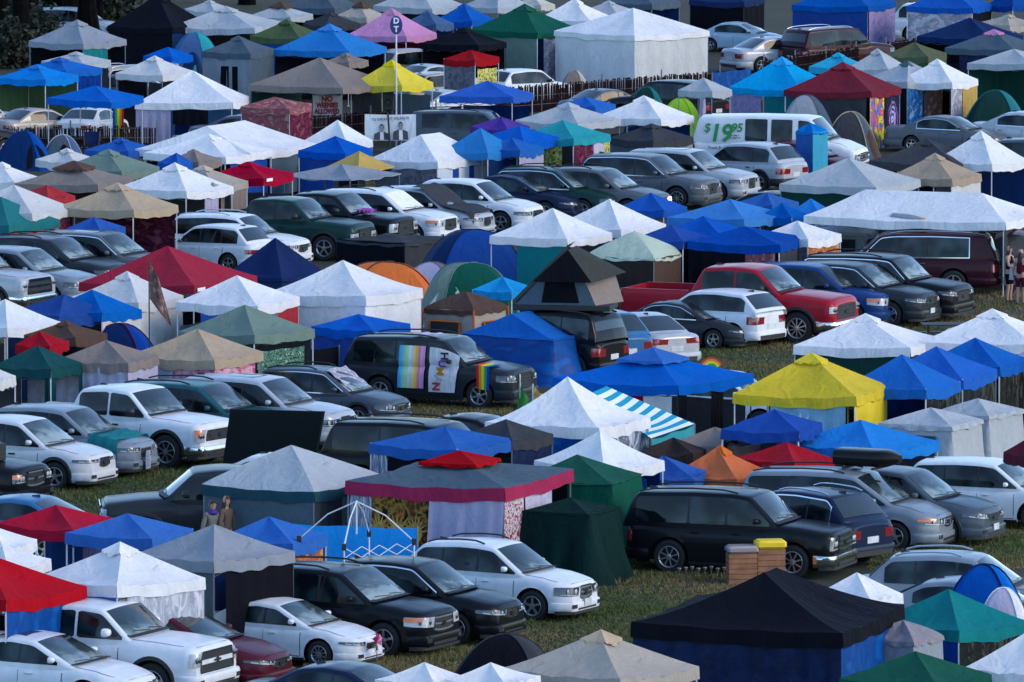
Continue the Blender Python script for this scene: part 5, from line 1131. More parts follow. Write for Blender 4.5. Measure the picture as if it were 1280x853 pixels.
C('blue', 263, 366, 407, 646, 692, 'blue canopy right of the light grey one', cap=None, legs='white', walls=[('R', .1, .9, .2, 1.8, 'batik'), ('B', 0, 1, .0, None, 'green')])
C('grey', 160, 267, 366, 655, 718, 'light grey canopy with a dark tent inside', settle=False, cap=None, walls=[('R', .15, 1, 0, None, 'black'), ('L', .7, 1, 0, None, 'slate')], legs='grey')
C('white', -58, 4, 43, 662, 696, 'white canopy at the left edge below the red one', cap=None)
C('white', -66, 10, 60, 686, 722, 'second white canopy at the left edge behind the near red one', cap=None)
C('white', 38, 146, 253, 680, 748, 'white canopy with clear plastic hung on its right side', settle=False, cap='vent', walls=[('R', .12, 1, .2, None, 'clearplastic', dict(folds=9, amp=.07)), ('L', .0, 1, .5, None, 'blue')])
C('red', -150, 8, 101, 692, 766, 'near red canopy at the left edge above the white pickup', settle=False, cap=None, walls=[('R', 0, 1, .0, None, 'bluetarp', dict(folds=5))])
# ================= nearest, bottom edge
C('black', 790, 1053, 1142, 712, 808, 'large black peaked canopy with blue tarp walls', q=1.4, ridge=.42, settle=False, val=.30, cap=None, legs='black', walls=[('L', 0, 1, 0, None, 'navytarp', dict(folds=8, amp=.1)), ('R', 0, 1, 0, None, 'bluetarp', dict(folds=6, amp=.1))])
C('beige', 628, 775, 877, 790, 866, 'beige canopy with a lifted vent at the bottom edge', settle=False, capcol='tan', legs='white')
C('white', 468, 545, 592, 833, 872, 'white canopy peak at the bottom edge, left of another', q=1.3, cap=None)
C('white', 556, 632, 676, 829, 872, 'white canopy peak at the bottom edge next to the beige one', q=1.3, cap=None)
C('teal', 1087, 1199, 1292, 736, 805, 'teal canopy with dark plastic below at the lower right', cap=None, h=1.35, settle=False, walls=[('R', 0, 1, 0, None, 'darkplastic', dict(folds=6, amp=.08)), ('L', .6, 1, 0, None, 'royal')])
C('white', 1016, 1088, 1132, 716, 764, 'white canopy between the black and teal ones', cap=None)
cabin((.30,.28,.31), 1078, 1142, 1183, 776, 806, 'grey tent with an arched window between the black and green canopies', wall='grey', h=1.65, settle=False, q=.75, val=.08, windows=(('R', .25, .75, .35, .85),), win='slate', seam='pale')
C('green', 1052, 1172, 1246, 814, 872, 'dark green canopy at the bottom edge', cap=None)
C('white', 1208, 1310, 1372, 790, 858, 'white canopy in the lower right corner', cap=None)
dome('royal', 1160, 1304, 706, 824, 'blue dome tent at the right edge beside the teal canopy', c2='blue', poles='navy')
dome('lilac', 1206, 1304, 735, 842, 'off-white dome tent at the right edge behind the teal canopy', c2='white')
dome('black', 558, 706, 793, 862, 'low black tent behind the beige canopy', c2='char', hmin=.7)
# ------------------------------------------------------------------ tarps, fences, signs, flags, clutter, people
def tarp_tent(c, xl, xf, xr, ya, yf, h, label, ridge=0.0, L2=False, flare=.3, wallc=None, cap=None, amp=.13):
    return canopy(c, xl, xf, xr, ya, yf, label, h=h, val=0, legs=None, cap=None, sag=.06, L2=L2, ridge=ridge, edge=.02, name='tarp_tent', group=TG, cat='tent', minrise=.05, settle=False, skirt_c=(wallc or c, flare, amp, 1.6))
tarp_tent('blue', 574, 692, 764, 388, 424, 1.3, 'vehicle-sized blue tarp tent between the flag-hung car and the roof tent', L2=30, ridge=1.2, flare=.40, wallc='bluetarp', amp=.22)
tarp_tent((.006,.028,.025), 652, 738, 778, 622, 643, 1.6, 'dark green tarp tent at the edge of the open grass', flare=.36, amp=.22)
tarp_tent('green', 640, 766, 806, 568, 606, 1.85, 'bright green tarp draped from the gazebo to the black wagon', flare=.35)
canopy('blue', 784, 868, 884, 570, 610, 'blue tarp canopy draped beside the green tarp', cap=None, sag=.12, h=1.3)
# printed motifs on hung cloths
def wall_point(d, side_, t, z, off=.16):
    A, B = d['E'][side_]; e = (B-A).normalized(); n = Vector((e.y, -e.x, 0)); p = A.lerp(B, t) + n*off; return Vector((p.x, p.y, z)), e, n
for t, z, r_ in ((.345, 1.05, .30), (.23, 1.12, .22), (.46, 1.12, .22)):
    p, e, n = wall_point(gz, 'L', t, z); mb = MB()
    def q(x, zz, k=0.): return p + e*x + Vector((0, 0, zz)) + n*k
    mb.poly([q(r_*.72*math.cos(a), r_*math.sin(a)) for a in np.linspace(0, 2*math.pi, 21)[:-1]], 0)
    for k in range(9):
        a = math.pi*(k+.5)/9; mb.poly([q(r_*.74*math.cos(a-.12), r_*1.02*math.sin(a-.12)), q(r_*1.45*math.cos(a), r_*1.9*math.sin(a)), q(r_*.74*math.cos(a+.12), r_*1.02*math.sin(a+.12))], 0)
    for sx in (-1, 1): mb.poly([q(sx*r_*.28+r_*.13*math.cos(a), r_*.12+r_*.06*math.sin(a), .01) for a in np.linspace(0, 2*math.pi, 9)[:-1]], 1)
    mb.poly([q(r_*.2*math.cos(a), -r_*.45+r_*.08*math.sin(a), .01) for a in np.linspace(0, 2*math.pi, 9)[:-1]], 1)
    mb.build('printed_face', [plain('print_gold', (.42, .26, .05), .8, var=.5), M['ink_black']], gz['root'], smooth=False)
p, e, n = wall_point(yel, 'L', .56, 1.32, .12); mb = MB()
for k in range(12):
    a = k*math.pi/6; mb.poly([p+e*.26*math.cos(a-.2)+Vector((0, 0, .26*math.sin(a-.2))), p+e*.46*math.cos(a)+Vector((0, 0, .46*math.sin(a))), p+e*.26*math.cos(a+.2)+Vector((0, 0, .26*math.sin(a+.2)))])
mb.poly([p+e*.26*math.cos(a)+Vector((0, 0, .26*math.sin(a)))+n*.003 for a in np.linspace(0, 2*math.pi, 25)[:-1]]); mb.build('printed_sun', fabric('offwhite'), yel['root'], smooth=False)
# yellow awning and sagging grey tarp over the olive tent
canopy('gold', 404, 448, 492, 189, 214, 'mustard awning below the small white canopy', cap=None, sag=.03, val=.05, legs='grey', walls=[('R', .2, 1, .3, 1.6, 'gold'), ('L', .4, 1, .2, None, 'dbrown')])
dome('moss', 318, 396, 200, 252, 'dark olive tent edged in lime', c2='char', poles='lime')
canopy('grey', 352, 438, 500, 205, 224, 'sagging grey tarp stretched above the pickups', cap=None, sag=.22, val=.03, legs='grey', walls=[('B', 0, 1, 0, None, 'slate')])
canopy('char', 418, 506, 568, 293, 307, 'flat dark awning in front of the black pickup', cap=None, h=1.15, settle=False, sag=.02, val=.07, legs='black', minrise=.03, walls=[('L', 0, 1, .0, None, 'black'), ('R', 0, 1, .0, None, 'char')])
# striped awning
def striped_awning():
    P_ = [at(733, 494, 2.55), at(758, 483, 2.55), at(868, 530, 1.75), at(814, 548, 1.75)]; c = sum(P_, Vector())/4; c.z = 0; root = thing('awning', 'turquoise and white striped sloping awning behind the sharp white peak', 'awning', (c.x, c.y, 0)); a, b_, d_, e_ = [p-c for p in P_]; mb = MB(); n = 14
    mb.grid([[tuple(a.lerp(e_, i/n).lerp(b_.lerp(d_, i/n), j/n) - Vector((0, 0, .12*math.sin(math.pi*i/n)*math.sin(math.pi*j/n)))) for j in range(n+1)] for i in range(n+1)])
    mb.build('roof', tapestry('bluestripe'), root)
    for p in (a, b_, d_, e_): pole(root, p.x, p.y, 0, p.z, .025, 'grey_metal')
    fold_sheet('wall', e_, d_, 1.72, 0, cloth('turq'), root, 4, .05); fold_sheet('wall', d_, b_, 1.8, 0, cloth('teal'), root, 4, .05)
striped_awning()
# tall blue shelter
d = canopy('azure', 995, 1016, 1036, 160, 168, 'tall narrow blue privacy shelter beside the silver crossover', h=2.0, val=.05, legs=None, cap=None, q=.6, name='privacy_shelter', cat='tent', group=None, walls=[('L', 0, 1, 0, None, 'blue', dict(folds=1, amp=.02)), ('R', 0, 1, 0, None, 'cyan', dict(folds=1, amp=.02)), ('B', 0, 1, 0, None, 'blue'), ('W', 0, 1, 0, None, 'blue')])
# bare canopy frame and blue tarp wall
def bare_frame():
    h = 1.95; Pf = at(430, 687, h); s = FPX/depth(Pf); ul, ur = (430-372)/s, (517-430)/s; L = math.hypot(ul, ur); a = math.atan2(ur, ul); dl, dr = Vector((-math.cos(a), math.sin(a), 0)), Vector((math.sin(a), math.cos(a), 0)); F = Vector((Pf.x, Pf.y, 0)); ctr = F+(dl+dr)*L/2
    root = thing('canopy_frame', 'bare white canopy frame without a cover', 'canopy frame', (ctr.x, ctr.y, 0)); cs = [F+dl*L-ctr, F-ctr, F+dr*L-ctr, F+(dl+dr)*L-ctr]; za = zat(ctr, 627)
    for c in cs:
        mb = MB(); mb.tube([(c.x, c.y, 0), (c.x, c.y, h+.1)], .020, 0, 6); mb.build('leg', M['white_metal'], root)
        mb = MB(); mb.tube([(c.x, c.y, h+.05), (c.x*.5, c.y*.5, h+.05+(za-h)*.62), (0, 0, za)], .016, 0, 6); mb.build('rafter', M['white_metal'], root)
        mb = MB(); mb.box(c.x-.05, c.x+.05, c.y-.05, c.y+.05, h-.02, h+.12, b=.01); mb.build('corner_joint', M['black_metal'], root)
    mb = MB(); mb.tube([(0, 0, za+.02), (0, 0, za-.7)], .02, 0, 6); mb.build('centre_post', M['white_metal'], root)
    for k in (1,):
        A, B = cs[k], cs[k+1]; mb = MB()
        for j in range(4):
            p, q = A.lerp(B, j/4), A.lerp(B, (j+1)/4); z1, z2 = (h+.03, h-.20) if j % 2 == 0 else (h-.20, h+.03)
            mb.tube([(p.x, p.y, z1), (q.x, q.y, z2)], .010, 0, 5); mb.tube([(p.x, p.y, z2), (q.x, q.y, z1)], .010, 0, 5)
        mb.build('truss', M['white_metal'], root)
bare_frame()
def tarp_wall(x0, y0, x1, y1, ztop, mk, label, cat='tarp', folds=4, nm='hung_tarp', zb=0.0, amp=.06):
    A, B = at(x0, y0), at(x1, y1); c = (A+B)/2; root = thing(nm, label, cat, (c.x, c.y, 0)); A, B = A-c, B-c
    fold_sheet('cloth', A, B, ztop, zb, cloth(mk), root, folds, amp, 0, 1, .03, int(x0)); 
    for p in (A, B): pole(root, p.x, p.y, 0, ztop+.04, .02, 'grey_metal')
    return root
tarp_wall(355, 745, 522, 752, 1.62, 'tarpsky', 'bright blue tarp wall behind the bare canopy frame')
tarp_wall(890, 124, 938, 118, 1.05, 'bluetarp', 'crumpled blue tarp hung beside the white marquee', folds=3, amp=.12)
tarp_wall(380, 262, 440, 256, 1.6, 'gold', 'mustard cloth hung under the sagging grey tarp')
tarp_wall(745, 400, 795, 392, 1.25, 'navy', 'navy cloth draped over the bed of the red pickup', folds=2)
tarp_wall(381, 507, 424, 503, 1.5, 'black', 'black cover standing behind the dark wagon', folds=2, amp=.03, nm='covered_rack')
# rainbow cloth behind fence, wall art
b_ = banner('hanging_flag', 141, 155, 135, 178, 182, cloth('rainbow'), 'rainbow cloth hanging from a blue canopy leg, upper left', 'flag')
# slat fence
def slat_fence(x0, y0, x1, y1, label, h=1.05):
    A, B = at(x0, y0), at(x1, y1); c = (A+B)/2; root = thing('slat_fence', label, 'fence', (c.x, c.y, 0), group='wooden slat fences'); A, B = A-c, B-c; n = int((B-A).length/.075); mb = MB(); rnd = random.Random(x0)
    for i in range(n):
        p = A.lerp(B, i/n); l = rnd.uniform(-.03, .03); t = rnd.uniform(-.06, .06); z1 = h+t
        mb.poly([(p.x-.027, p.y, 0), (p.x+.027, p.y, 0), (p.x+.027+l, p.y, z1), (p.x-.027+l, p.y, z1)]); mb.poly([(p.x+.024, p.y, 0), (p.x+.024, p.y+.012, 0), (p.x+.024+l, p.y+.012, z1), (p.x+.024+l, p.y, z1)])
    mb.build('slats', M['fence_wood'], root, smooth=False)
    mb = MB()
    for z in (.3, .65, 1.0): mb.tube([(A.x, A.y-.01, z), (B.x, B.y-.01, z)], .010, 0, 4)
    mb.build('wire', M['grey_metal'], root)
    for i in range(max(2, int((B-A).length/3)+1)):
        p = A.lerp(B, i/max(1, int((B-A).length/3))); mb = MB(); mb.box(p.x-.03, p.x+.03, p.y+.02, p.y+.08, 0, h+.25); mb.build('post', M['grey_metal'], root, smooth=False)
slat_fence(-20, 196, 196, 194, 'brown slat fence before the parked cars, upper left')
slat_fence(296, 190, 545, 168, 'dark red slat fence behind the two-portrait banner')
slat_fence(600, 146, 900, 122, 'brown slat fence in front of the white marquee')
slat_fence(955, 108, 1180, 74, 'dark red slat fence in front of the tall blue shelter')
# sign on a pole
g = at(495.5, 183); root = thing('sign_pole', 'round blue sign with white letters on a tall thin pole', 'sign', (g.x, g.y, 0)); s = FPX/depth(g); zt, zb, zc = zat(g, 20), zat(g, 43), zat(g, 31.5)
pole(root, 0, 0, 0, zb+.1, .03, 'white_metal'); mb = MB(); rx, rz_ = 7.8/s, 11.6/s
ring = [(rx*math.cos(a), rz_*math.sin(a)) for a in np.linspace(0, 2*math.pi, 33)]
mb.grid([[(x*k, y, zc+z*k) for x, z in ring] for k, y in ((.001, -.05), (.93, -.05), (1, -.03), (1, .03), (.001, .03))]); sg = mb.build('sign_face', M['sign_blue'], root)
for ch, dz in (('D', .45), ('T', -.45)): lettering('lettering', ch, rz_*.85, M['white_paint'], sg, (0, -.056, zc+dz*rz_), (R(90), 0, 0), bold=.012)
# lettered banner NO WEENIES ALLOWED
b_ = banner('lettered_banner', 391, 427, 119, 144, 176, fabric('white'), 'white banner with red hand lettering under the large brown canopy', 'banner')
for i, (t, sz) in enumerate((('NO', 1.0), ('WEENIES', .92), ('ALLOWED', .95))):
    lettering('lettering', t, (b_['zt']-b_['zb'])*.37*sz, M['ink_red'], b_['root'], (0, -.06, b_['zt']-(b_['zt']-b_['zb'])*(.20+.31*i)), (R(90), 0, 0), bold=.014, squash=(.95, .78, .74)[i])
pole(b_['root'], -b_['w']/2, .02, 0, b_['zt']+.1, .02, 'grey_metal'); pole(b_['root'], b_['w']/2, .02, 0, b_['zt']+.1, .02, 'grey_metal')
# two-portrait banner
b_ = banner('portrait_banner', 456, 520, 143, 176, 214, fabric('white'), 'white banner showing two men in dark jackets, tied to a black pole', 'banner'); W_, T_, B_ = b_['w'], b_['zt'], b_['zb']; Hh = T_-B_
lettering('lettering', 'TO THE KNOT WE ARE IN', Hh*.15, M['ink_black'], b_['root'], (0, -.05, T_-Hh*.17), (R(90), R(-3), 0), squash=.8)
for cx_, up in ((-.17, -.06), (.20, .02)):
    cx_ *= W_; z0 = B_+.03; hz = B_+Hh*(.52+up); mb = MB(); e = .045
    mb.poly([(cx_-W_*.15, -e, z0), (cx_+W_*.15, -e, z0), (cx_+W_*.14, -e, hz-Hh*.20), (cx_+W_*.05, -e, hz-Hh*.12), (cx_-W_*.05, -e, hz-Hh*.12), (cx_-W_*.14, -e, hz-Hh*.20)], 0)
    mb.poly([(cx_-W_*.03, -e-.005, z0), (cx_+W_*.05, -e-.005, z0), (cx_+W_*.035, -e-.005, hz-Hh*.13), (cx_-W_*.03, -e-.005, hz-Hh*.13)], 1)
    fc = [(W_*.042*math.cos(a), Hh*.14*math.sin(a)) for a in np.linspace(0, 2*math.pi, 17)[:-1]]
    mb.poly([(cx_+x*1.12, -e-.006, hz+z*1.08+Hh*.03) for x, z in fc], 2); mb.poly([(cx_+x, -e-.010, hz+z*.95-Hh*.015) for x, z in fc], 3)
    for ex in (-.016, .016): mb.box(cx_+ex*W_-.02, cx_+ex*W_+.02, -e-.014, -e-.012, hz+Hh*.01, hz+Hh*.03, 2)
    mb.box(cx_-.03, cx_+.03, -e-.014, -e-.012, hz-Hh*.07, hz-Hh*.055, 2)
    mb.build('printed_portrait', [plain('print_grey', (.06, .065, .075), .8), M['white_paint'], plain('print_hair', (.04, .035, .035), .8), plain('print_face', (.33, .30, .29), .8)], b_['root'], smooth=False)
pole(b_['root'], W_*.02, -.10, 0, T_+.05, .035, 'black_metal', lean=(-.12, 0))
# loudspeaker on a pole
g = at(485.5, 178); root = thing('loudspeaker', 'black loudspeaker raised on a pole beside the brown canopy', 'loudspeaker', (g.x, g.y, 0)); s = FPX/depth(g); z1, z0 = zat(g, 109), zat(g, 138); hw = 7/s
mb = MB(); mb.box(-hw, hw, -.18, .18, z0, z1, b=.03); sp = mb.build('cabinet', M['black_plastic'], root)
for z, r_ in ((z0+(z1-z0)*.35, hw*.7), (z0+(z1-z0)*.78, hw*.4)): mb = MB(); mb.lathe([(r_, -.185), (r_*.9, -.195), (r_*.3, -.17), (.001, -.19)], c=(0, 0, z), axis='y', n=18); mb.build('driver', M['seam_black'], sp)
pole(root, 0, 0, 0, z0, .03)
# flag on a thin pole at the left, feather banner, pride fans
def pole_flag(px, ytop, ygr, pts, mk, label, nm='flag_on_pole', r=.018, mat='black_metal', top=None):
    g = at(px, ygr); root = thing(nm, label, 'flag', (g.x, g.y, 0)); s = FPX/depth(g); pole(root, 0, 0, 0, zat(g, ytop), r, mat)
    mb = MB(); rows = []; n = 10
    (ax, ay), (bx, by), (cx_, cy), (dx, dy) = pts    # top-at-pole, top-free, bottom-free, bottom-at-pole
    for i in range(n+1):
        q = i/n; row = []
        for j in range(n+1):
            v = j/n; x = (ax+(bx-ax)*q)*(1-v)+(dx+(cx_-dx)*q)*v; y = (ay+(by-ay)*q)*(1-v)+(dy+(cy-dy)*q)*v
            row.append(((x-px)/s, .10*math.sin(q*6+v*3)*q-.02, zat(g, y)))
        rows.append(row)
    mb.grid(rows); mb.build('cloth', cloth(mk), root); return root
pole_flag(187, 322, 512, [(188, 328), (199, 348), (216, 412), (188, 374)], 'brownart', 'dark brown tattered flag on a thin pole in front of the big red canopy')
pole_flag(878, 108, 172, [(875, 110), (881, 114), (883, 147), (874, 147)], 'lilac', 'narrow lilac feather flag by the lime dome tent', mat='white_metal')
pole_flag(650, 468, 545, [(650, 474), (655, 490), (664, 503), (646, 514)], 'leaf', 'green pennant left of the sharp white peak', mat='white_metal')
pole_flag(666, 480, 548, [(668, 484), (676, 492), (682, 494), (667, 502)], 'gold', 'mustard pennant beside the green one', mat='white_metal')
pole_flag(461, 510, 590, [(462, 512), (466, 518), (470, 530), (461, 531)], 'rainbow', 'small rainbow flag above the black wagon roof')
pole_flag(538, 524, 592, [(537, 526), (541, 527), (542, 535), (537, 535)], 'rainbow', 'tiny rainbow flag above the black sedan roof')
# rainbow fan
g = at(889, 540); root = thing('rainbow_fan', 'rainbow pinwheel fan standing above the blue two-tier canopy', 'fan', (g.x, g.y, 0)); zc = zat(g, 465); s = FPX/depth(g)
pole(root, 0, 0, 0, zc, .015)
cs6 = [(.02,.10,.5), (.01,.3,.08), (.75,.62,.02), (.7,.28,.02), (.55,.03,.03)]
for k, c3 in enumerate(cs6):
    mb = MB(); r0, r1 = .10+.052*k, .10+.052*(k+1); mb.grid([[(r_*math.cos(a), -.02, zc+r_*math.sin(a)*1.15) for r_ in (r0*.95, r1*.95)] for a in np.linspace(math.pi*.18, math.pi*.88, 12)]); mb.build('fan_band', plain('fan_%d' % k, c3, .7), root)
# closed dark umbrella
g = at(68, 372); root = thing('closed_umbrella', 'closed black umbrella beside the silver pickup nose', 'umbrella', (g.x, g.y, 0)); zt = zat(g, 327); mb = MB(); mb.lathe([(.02, zt), (.05, zt-.12), (.09, zt-.6), (.13, zt-1.0), (.10, zt-1.06), (.02, zt-1.0)], n=10); mb.build('cover', fabric('black'), root); pole(root, 0, 0, 0, zt+.08, .018)
# big dark board
def board(pts, th, mat, label, nm, cat):
    g = at(*pts[0]); root = thing(nm, label, cat, (g.x, g.y, 0)); s = FPX/depth(g); mb = MB()
    F_ = [((x-pts[0][0])/s, 0, zat(g, y)) for x, y in pts[1:]]; B_ = [(x+.05, th, z) for x, y, z in F_]; n = len(F_)
    mb.poly(F_); mb.poly(B_[::-1])
    for i in range(n): mb.poly([F_[i], B_[i], B_[(i+1) % n], F_[(i+1) % n]])
    mb.build('panel', mat, root, smooth=False); return root, s, g
board([(335, 606), (278, 583), (288, 512), (404, 515), (392, 583)], .14, plain('dark_foam', (.005, .010, .013), .9, spec=.08), 'large dark foam board leaning upright behind the pale grey gazebo', 'foam_board', 'board')
# wooden crates with lids and solar stakes
def crate(x0, x1, yt, yb, label, lid):
    g = at((x0+x1)/2, yb); s = FPX/depth(g); w_ = (x1-x0)/s; z1 = zat(g, yt); root = thing('storage_crate', label, 'crate', (g.x, g.y, 0), R(8), 'storage crates on the grass'); mb = MB(); e = z1*.80; dpt = w_*.7
    for i in range(6): z = e*i/6; mb.box(-w_/2, w_/2, 0, dpt, z+.012, z+e/6-.006)
    mb.box(-w_/2+.02, w_/2-.02, .02, dpt-.02, .005, e-.02); mb.build('slatted_box', M['wood'], root, smooth=False)
    mb = MB(); mb.box(-w_/2-.03, w_/2+.03, -.03, dpt+.03, e, z1, b=.05); mb.build('lid', lid, root)
crate(911, 947, 683, 731, 'wooden crate with a clear plastic lid behind the black peaked canopy', plain('clear_lid', (.30, .27, .26), .25))
crate(947, 982, 676, 730, 'wooden crate with a yellow lid behind the black peaked canopy', M['bright_yellow'])
for i in range(8):
    g = at(849+i*8, 722 - (i % 3)); root = thing('solar_light', 'small solar path light in a row on the grass before the black wagon', 'garden light', (g.x, g.y, 0), group='solar lights in a row'); mb = MB(); mb.tube([(0, 0, 0), (0, 0, .18)], .012, 0, 6); mb.build('stake', M['grey_metal'], root); mb = MB(); mb.lathe([(.001, .23), (.05, .215), (.055, .20), (.04, .19), (.035, .15), (.001, .15)], n=12); mb.build('lamp_head', M['grey_metal'], root)
# roof box on the minivan
def roofbox(x0, x1, yt, yb, ygr, label, ang, mat):
    c = at((x0+x1)/2, (yt+yb)/2, 1.98); s = FPX/depth(c); L = (x1-x0)/s; root = thing('roof_box', label, 'roof box', (c.x, c.y, 1.80), R(-ang)); mb = MB(); rows = []
    for t in np.linspace(0, 1, 17):
        k = min(1, (t/.05)**.5 if t < .05 else 1, (1-(max(0, t-.6)/.4)**2.2)*.75+.25); row = []
        for a in np.linspace(0, 2*math.pi, 21): ca, sa = math.cos(a), math.sin(a); row.append((L*(t-.5), .42*k*math.copysign(abs(ca)**.55, ca), .22+.20*min(1, k+.15)*math.copysign(abs(sa)**.6, sa)))
        rows.append(row)
    mb.grid(rows); mb.poly(rows[0][:-1]); mb.poly(rows[-1][:-1]); bx = mb.build('shell', mat, root)
    mb = MB()
    for x in (-L*.25, L*.2): mb.box(x-.03, x+.03, -.5, .5, -.02, .03)
    mb.build('crossbar', M['black_plastic'], root, smooth=False)
roofbox(1041, 1129, 560, 588, 690, 'glossy black roof box on the silver minivan', 26, plain('gloss_black', (.006, .006, .007), .35, coat=.1, spec=.15))
# wedge roof tent on the off-road wagon
def wedge_tent():
    k = jeep; p = k['loc']; g = Vector((p.x, p.y, 0)); g = at(708, 388, 1.92); root = thing('roof_tent', 'wedge-shaped grey roof tent opened on top of the black off-road wagon', 'roof tent', (g.x, g.y, 1.92), R(-10)); s = FPX/depth(g); w0 = (640-708)/s; w1 = (775-708)/s; zp = (388-312)/s; xa, xb_ = (708-708)/s, (728-708)/s; dep = 1.35
    def q4(nm, pts, mat): mb = MB(); mb.poly(pts); return mb.build(nm, mat, root, smooth=False)
    mb = MB(); mb.box(w0, w1-.25, -.05, dep, -.02, .14, b=.02); mb.build('base', M['black_plastic'], root)
    x2 = (745-708)/s
    mb = MB(); A = [(w0, -.02, .14), (xa+.05, -.02, zp)]; B = [(w0, dep, .14), (xa+.05, dep, zp)]
    mb.poly([A[0], A[1], B[1], B[0]]); mb.poly([(w0, -.02, .14), (w0-.0, -.02, .26), (xa+.02, -.02, zp+.12), A[1]]); mb.poly([(w0, -.02, .26), (w0, dep, .26), (xa+.02, dep, zp+.12), (xa+.02, -.02, zp+.12)]); mb.build('shell_lid', plain('shell_dark', (.03, .035, .036), .5), root, smooth=False)
    q4('front_wall', [(w0+.08, 0, .14), (x2, 0, .14), (xa+.05, 0, zp-.02)], fabric('slate'))
    q4('window', [(w0+.80, -.012, .20), (x2-.45, -.012, .20), (x2-.62, -.012, .88), (w0+.92, -.012, .88)], fabric('black'))
    q4('rain_fly', [(xa+.05, -.05, zp), (xa+.05, dep, zp), (x2+.62, dep+.1, .95), (x2-.05, -.35, .80)], fabric((.055,.06,.055)))
    q4('fly_front', [(xa+.05, -.05, zp), (x2-.05, -.35, .80), (w0+.6, -.3, .80)], fabric('black'))
    q4('side_wall', [(x2, 0, .14), (w1-.1, dep, .14), (w1-.35, dep, .95), (xa+.35, 0, zp*.7)], fabric('taupe'))
    lm = thing('roof_ladder', 'black ladder hooked on the back of the off-road wagon', 'ladder', tuple(at(757, 455, 0)), R(-35)); mb = MB(); 
    for x in (-.16, .16): mb.tube([(x, -.25, .1), (x, .1, 1.95)], .025, 0, 6)
    mb.build('rail', M['black_metal'], lm); mb = MB()
    for i in range(6): t = .1+.16*i; mb.tube([(-.16, -.25+.35*t, .1+1.85*t), (.16, -.25+.35*t, .1+1.85*t)], .018, 0, 5)
    mb.build('rungs', M['black_metal'], lm)
wedge_tent()
# cloths and flags lying on cars
def car_patch(k, fn, nm, mat, label, cat, nu=12, nv=12):
    """cloth laid on a vehicle surface; fn(u,v) -> local point"""
    root = thing(nm, label, cat, tuple(k['loc'])); root.rotation_euler = (0, 0, -k['ang']); root.scale = (k['k'],)*3; mb = MB()
    mb.grid([[fn(i/nu, j/nv) for j in range(nv+1)] for i in range(nu+1)]); mb.build('cloth', mat, root); return root
def on_side(k, d, z, off=.04): 
    S = k['S']; sd_ = -1
    y = (k['gy'](z, d) if z > S['zb']+.02 else k['side'](d, min(z, k['ZT'](d)-.02))); return Vector((k['X'](d), sd_*(y+off), z))
A = acad
def sideflag(d0, d1, zt, zb, wave): return lambda u, v: on_side(A, d1+(d0-d1)*u, zt+(zb-zt)*v, .05+wave*math.sin(u*14)*v + .05*v)
car_patch(A, sideflag(2.52, 3.30, 1.66, .52, .012), 'striped_flag', cloth('pastel'), 'pastel striped flag hung over the rear door of the dark car', 'flag', 24, 10)
fl = car_patch(A, lambda u, v: on_side(A, (2.40+(1.50-2.40)*u) + (.10*v if u > .5 else -.03*v), 1.64-(.22*u**2)*(1-v) + (.42-1.62)*v, .05+.05*v+.012*math.sin(u*9)*v), 'lettered_flag', fabric('white'), 'white flag lettered HUMAN in rainbow colours on the front door of the dark car', 'flag', 14, 10)
hc = [(.02,.02,.03), (.10,.05,.35), (.6,.25,.02), (.5,.42,.45), (.45,.03,.05)]
for i, ch in enumerate('HUMAN'):
    z = 1.42-.205*i; p = on_side(A, 1.93+.05*i, z, .13+.02*i*.4); lettering('lettering', ch, .30, plain('flag_ink_%d' % i, hc[i], .8), fl, p, (R(90), R(90), 0), bold=.012)
car_patch(A, lambda u, v: (lambda d: Vector((A['X'](d)+.03, -(.30+.66*v) if v < .75 else -A['side'](d, 1.0, .05), A['ZT'](d)+.05-(0 if v < .75 else (v-.75)*2.6))))(.55+.55*u - .2*v*(u-.5)), 'pride_flag', cloth('rainbow'), 'rainbow flag draped over the hood of the dark car', 'flag', 12, 16)
car_patch(A, lambda u, v: Vector((A['X'](2.35+.75*u), -.62+.5*v, A['ZR'](2.5)+.10+.02*math.sin(u*12))), 'roof_cloth', plain('trans_cloth', (.45, .40, .62), .8), 'pink and pale blue cloth on the roof of the dark flag-hung car', 'cloth')
def hoodcloth(k, d0, d1, y0, y1, mat, nm, label, drop=0.0, lift=.05, wrinkle=.02):
    def fn(u, v):
        d = d0+(d1-d0)*u; y = y0+(y1-y0)*v; z = k['ZT'](max(d, .02))+lift if d < k['xc'] else k['ZR'](d)+lift+.03
        if d > k['xc'] and d < k['xc']+.25: z = max(z, k['ZT'](k['xc'])+lift)
        z += wrinkle*math.sin(u*17+v*9); w_ = k['Wp'](max(d, .02))*.93
        if abs(y) > w_: z -= (abs(y)-w_)*2.2; y = math.copysign(w_+.05+(abs(y)-w_)*.1, y)
        if d < 0: z = k['ZT'](.03)+lift+d*2.2; d = -.05+d*.05
        return Vector((k['X'](d), y, z))
    return car_patch(k, fn, nm, mat, label, 'cloth', 16, 20)
hoodcloth(rav, .35, 1.15, -1.25, 1.0, fabric('teal'), 'hood_cover', 'teal cloth over the hood of the silver crossover')
hoodcloth(tarpcar, .10, 2.3, -.85, .85, fabric('char'), 'car_cover', 'dark grey cover on the windshield and hood of the silver car', lift=.08)
hoodcloth(outb, 1.25, 2.1, -.62, .66, tapestry('mottled'), 'windshield_cloth', 'black and white patterned cloth over the windshield of the dark wagon', lift=.05)
hoodcloth(f150, .95, 1.35, -.85, -.15, tapestry('purplehaze') if False else plain('magenta_cloth', (.22, .04, .30), .85, var=.5), 'jacket', 'purple jacket lying on the hood of the black pickup', lift=.14, wrinkle=.06)
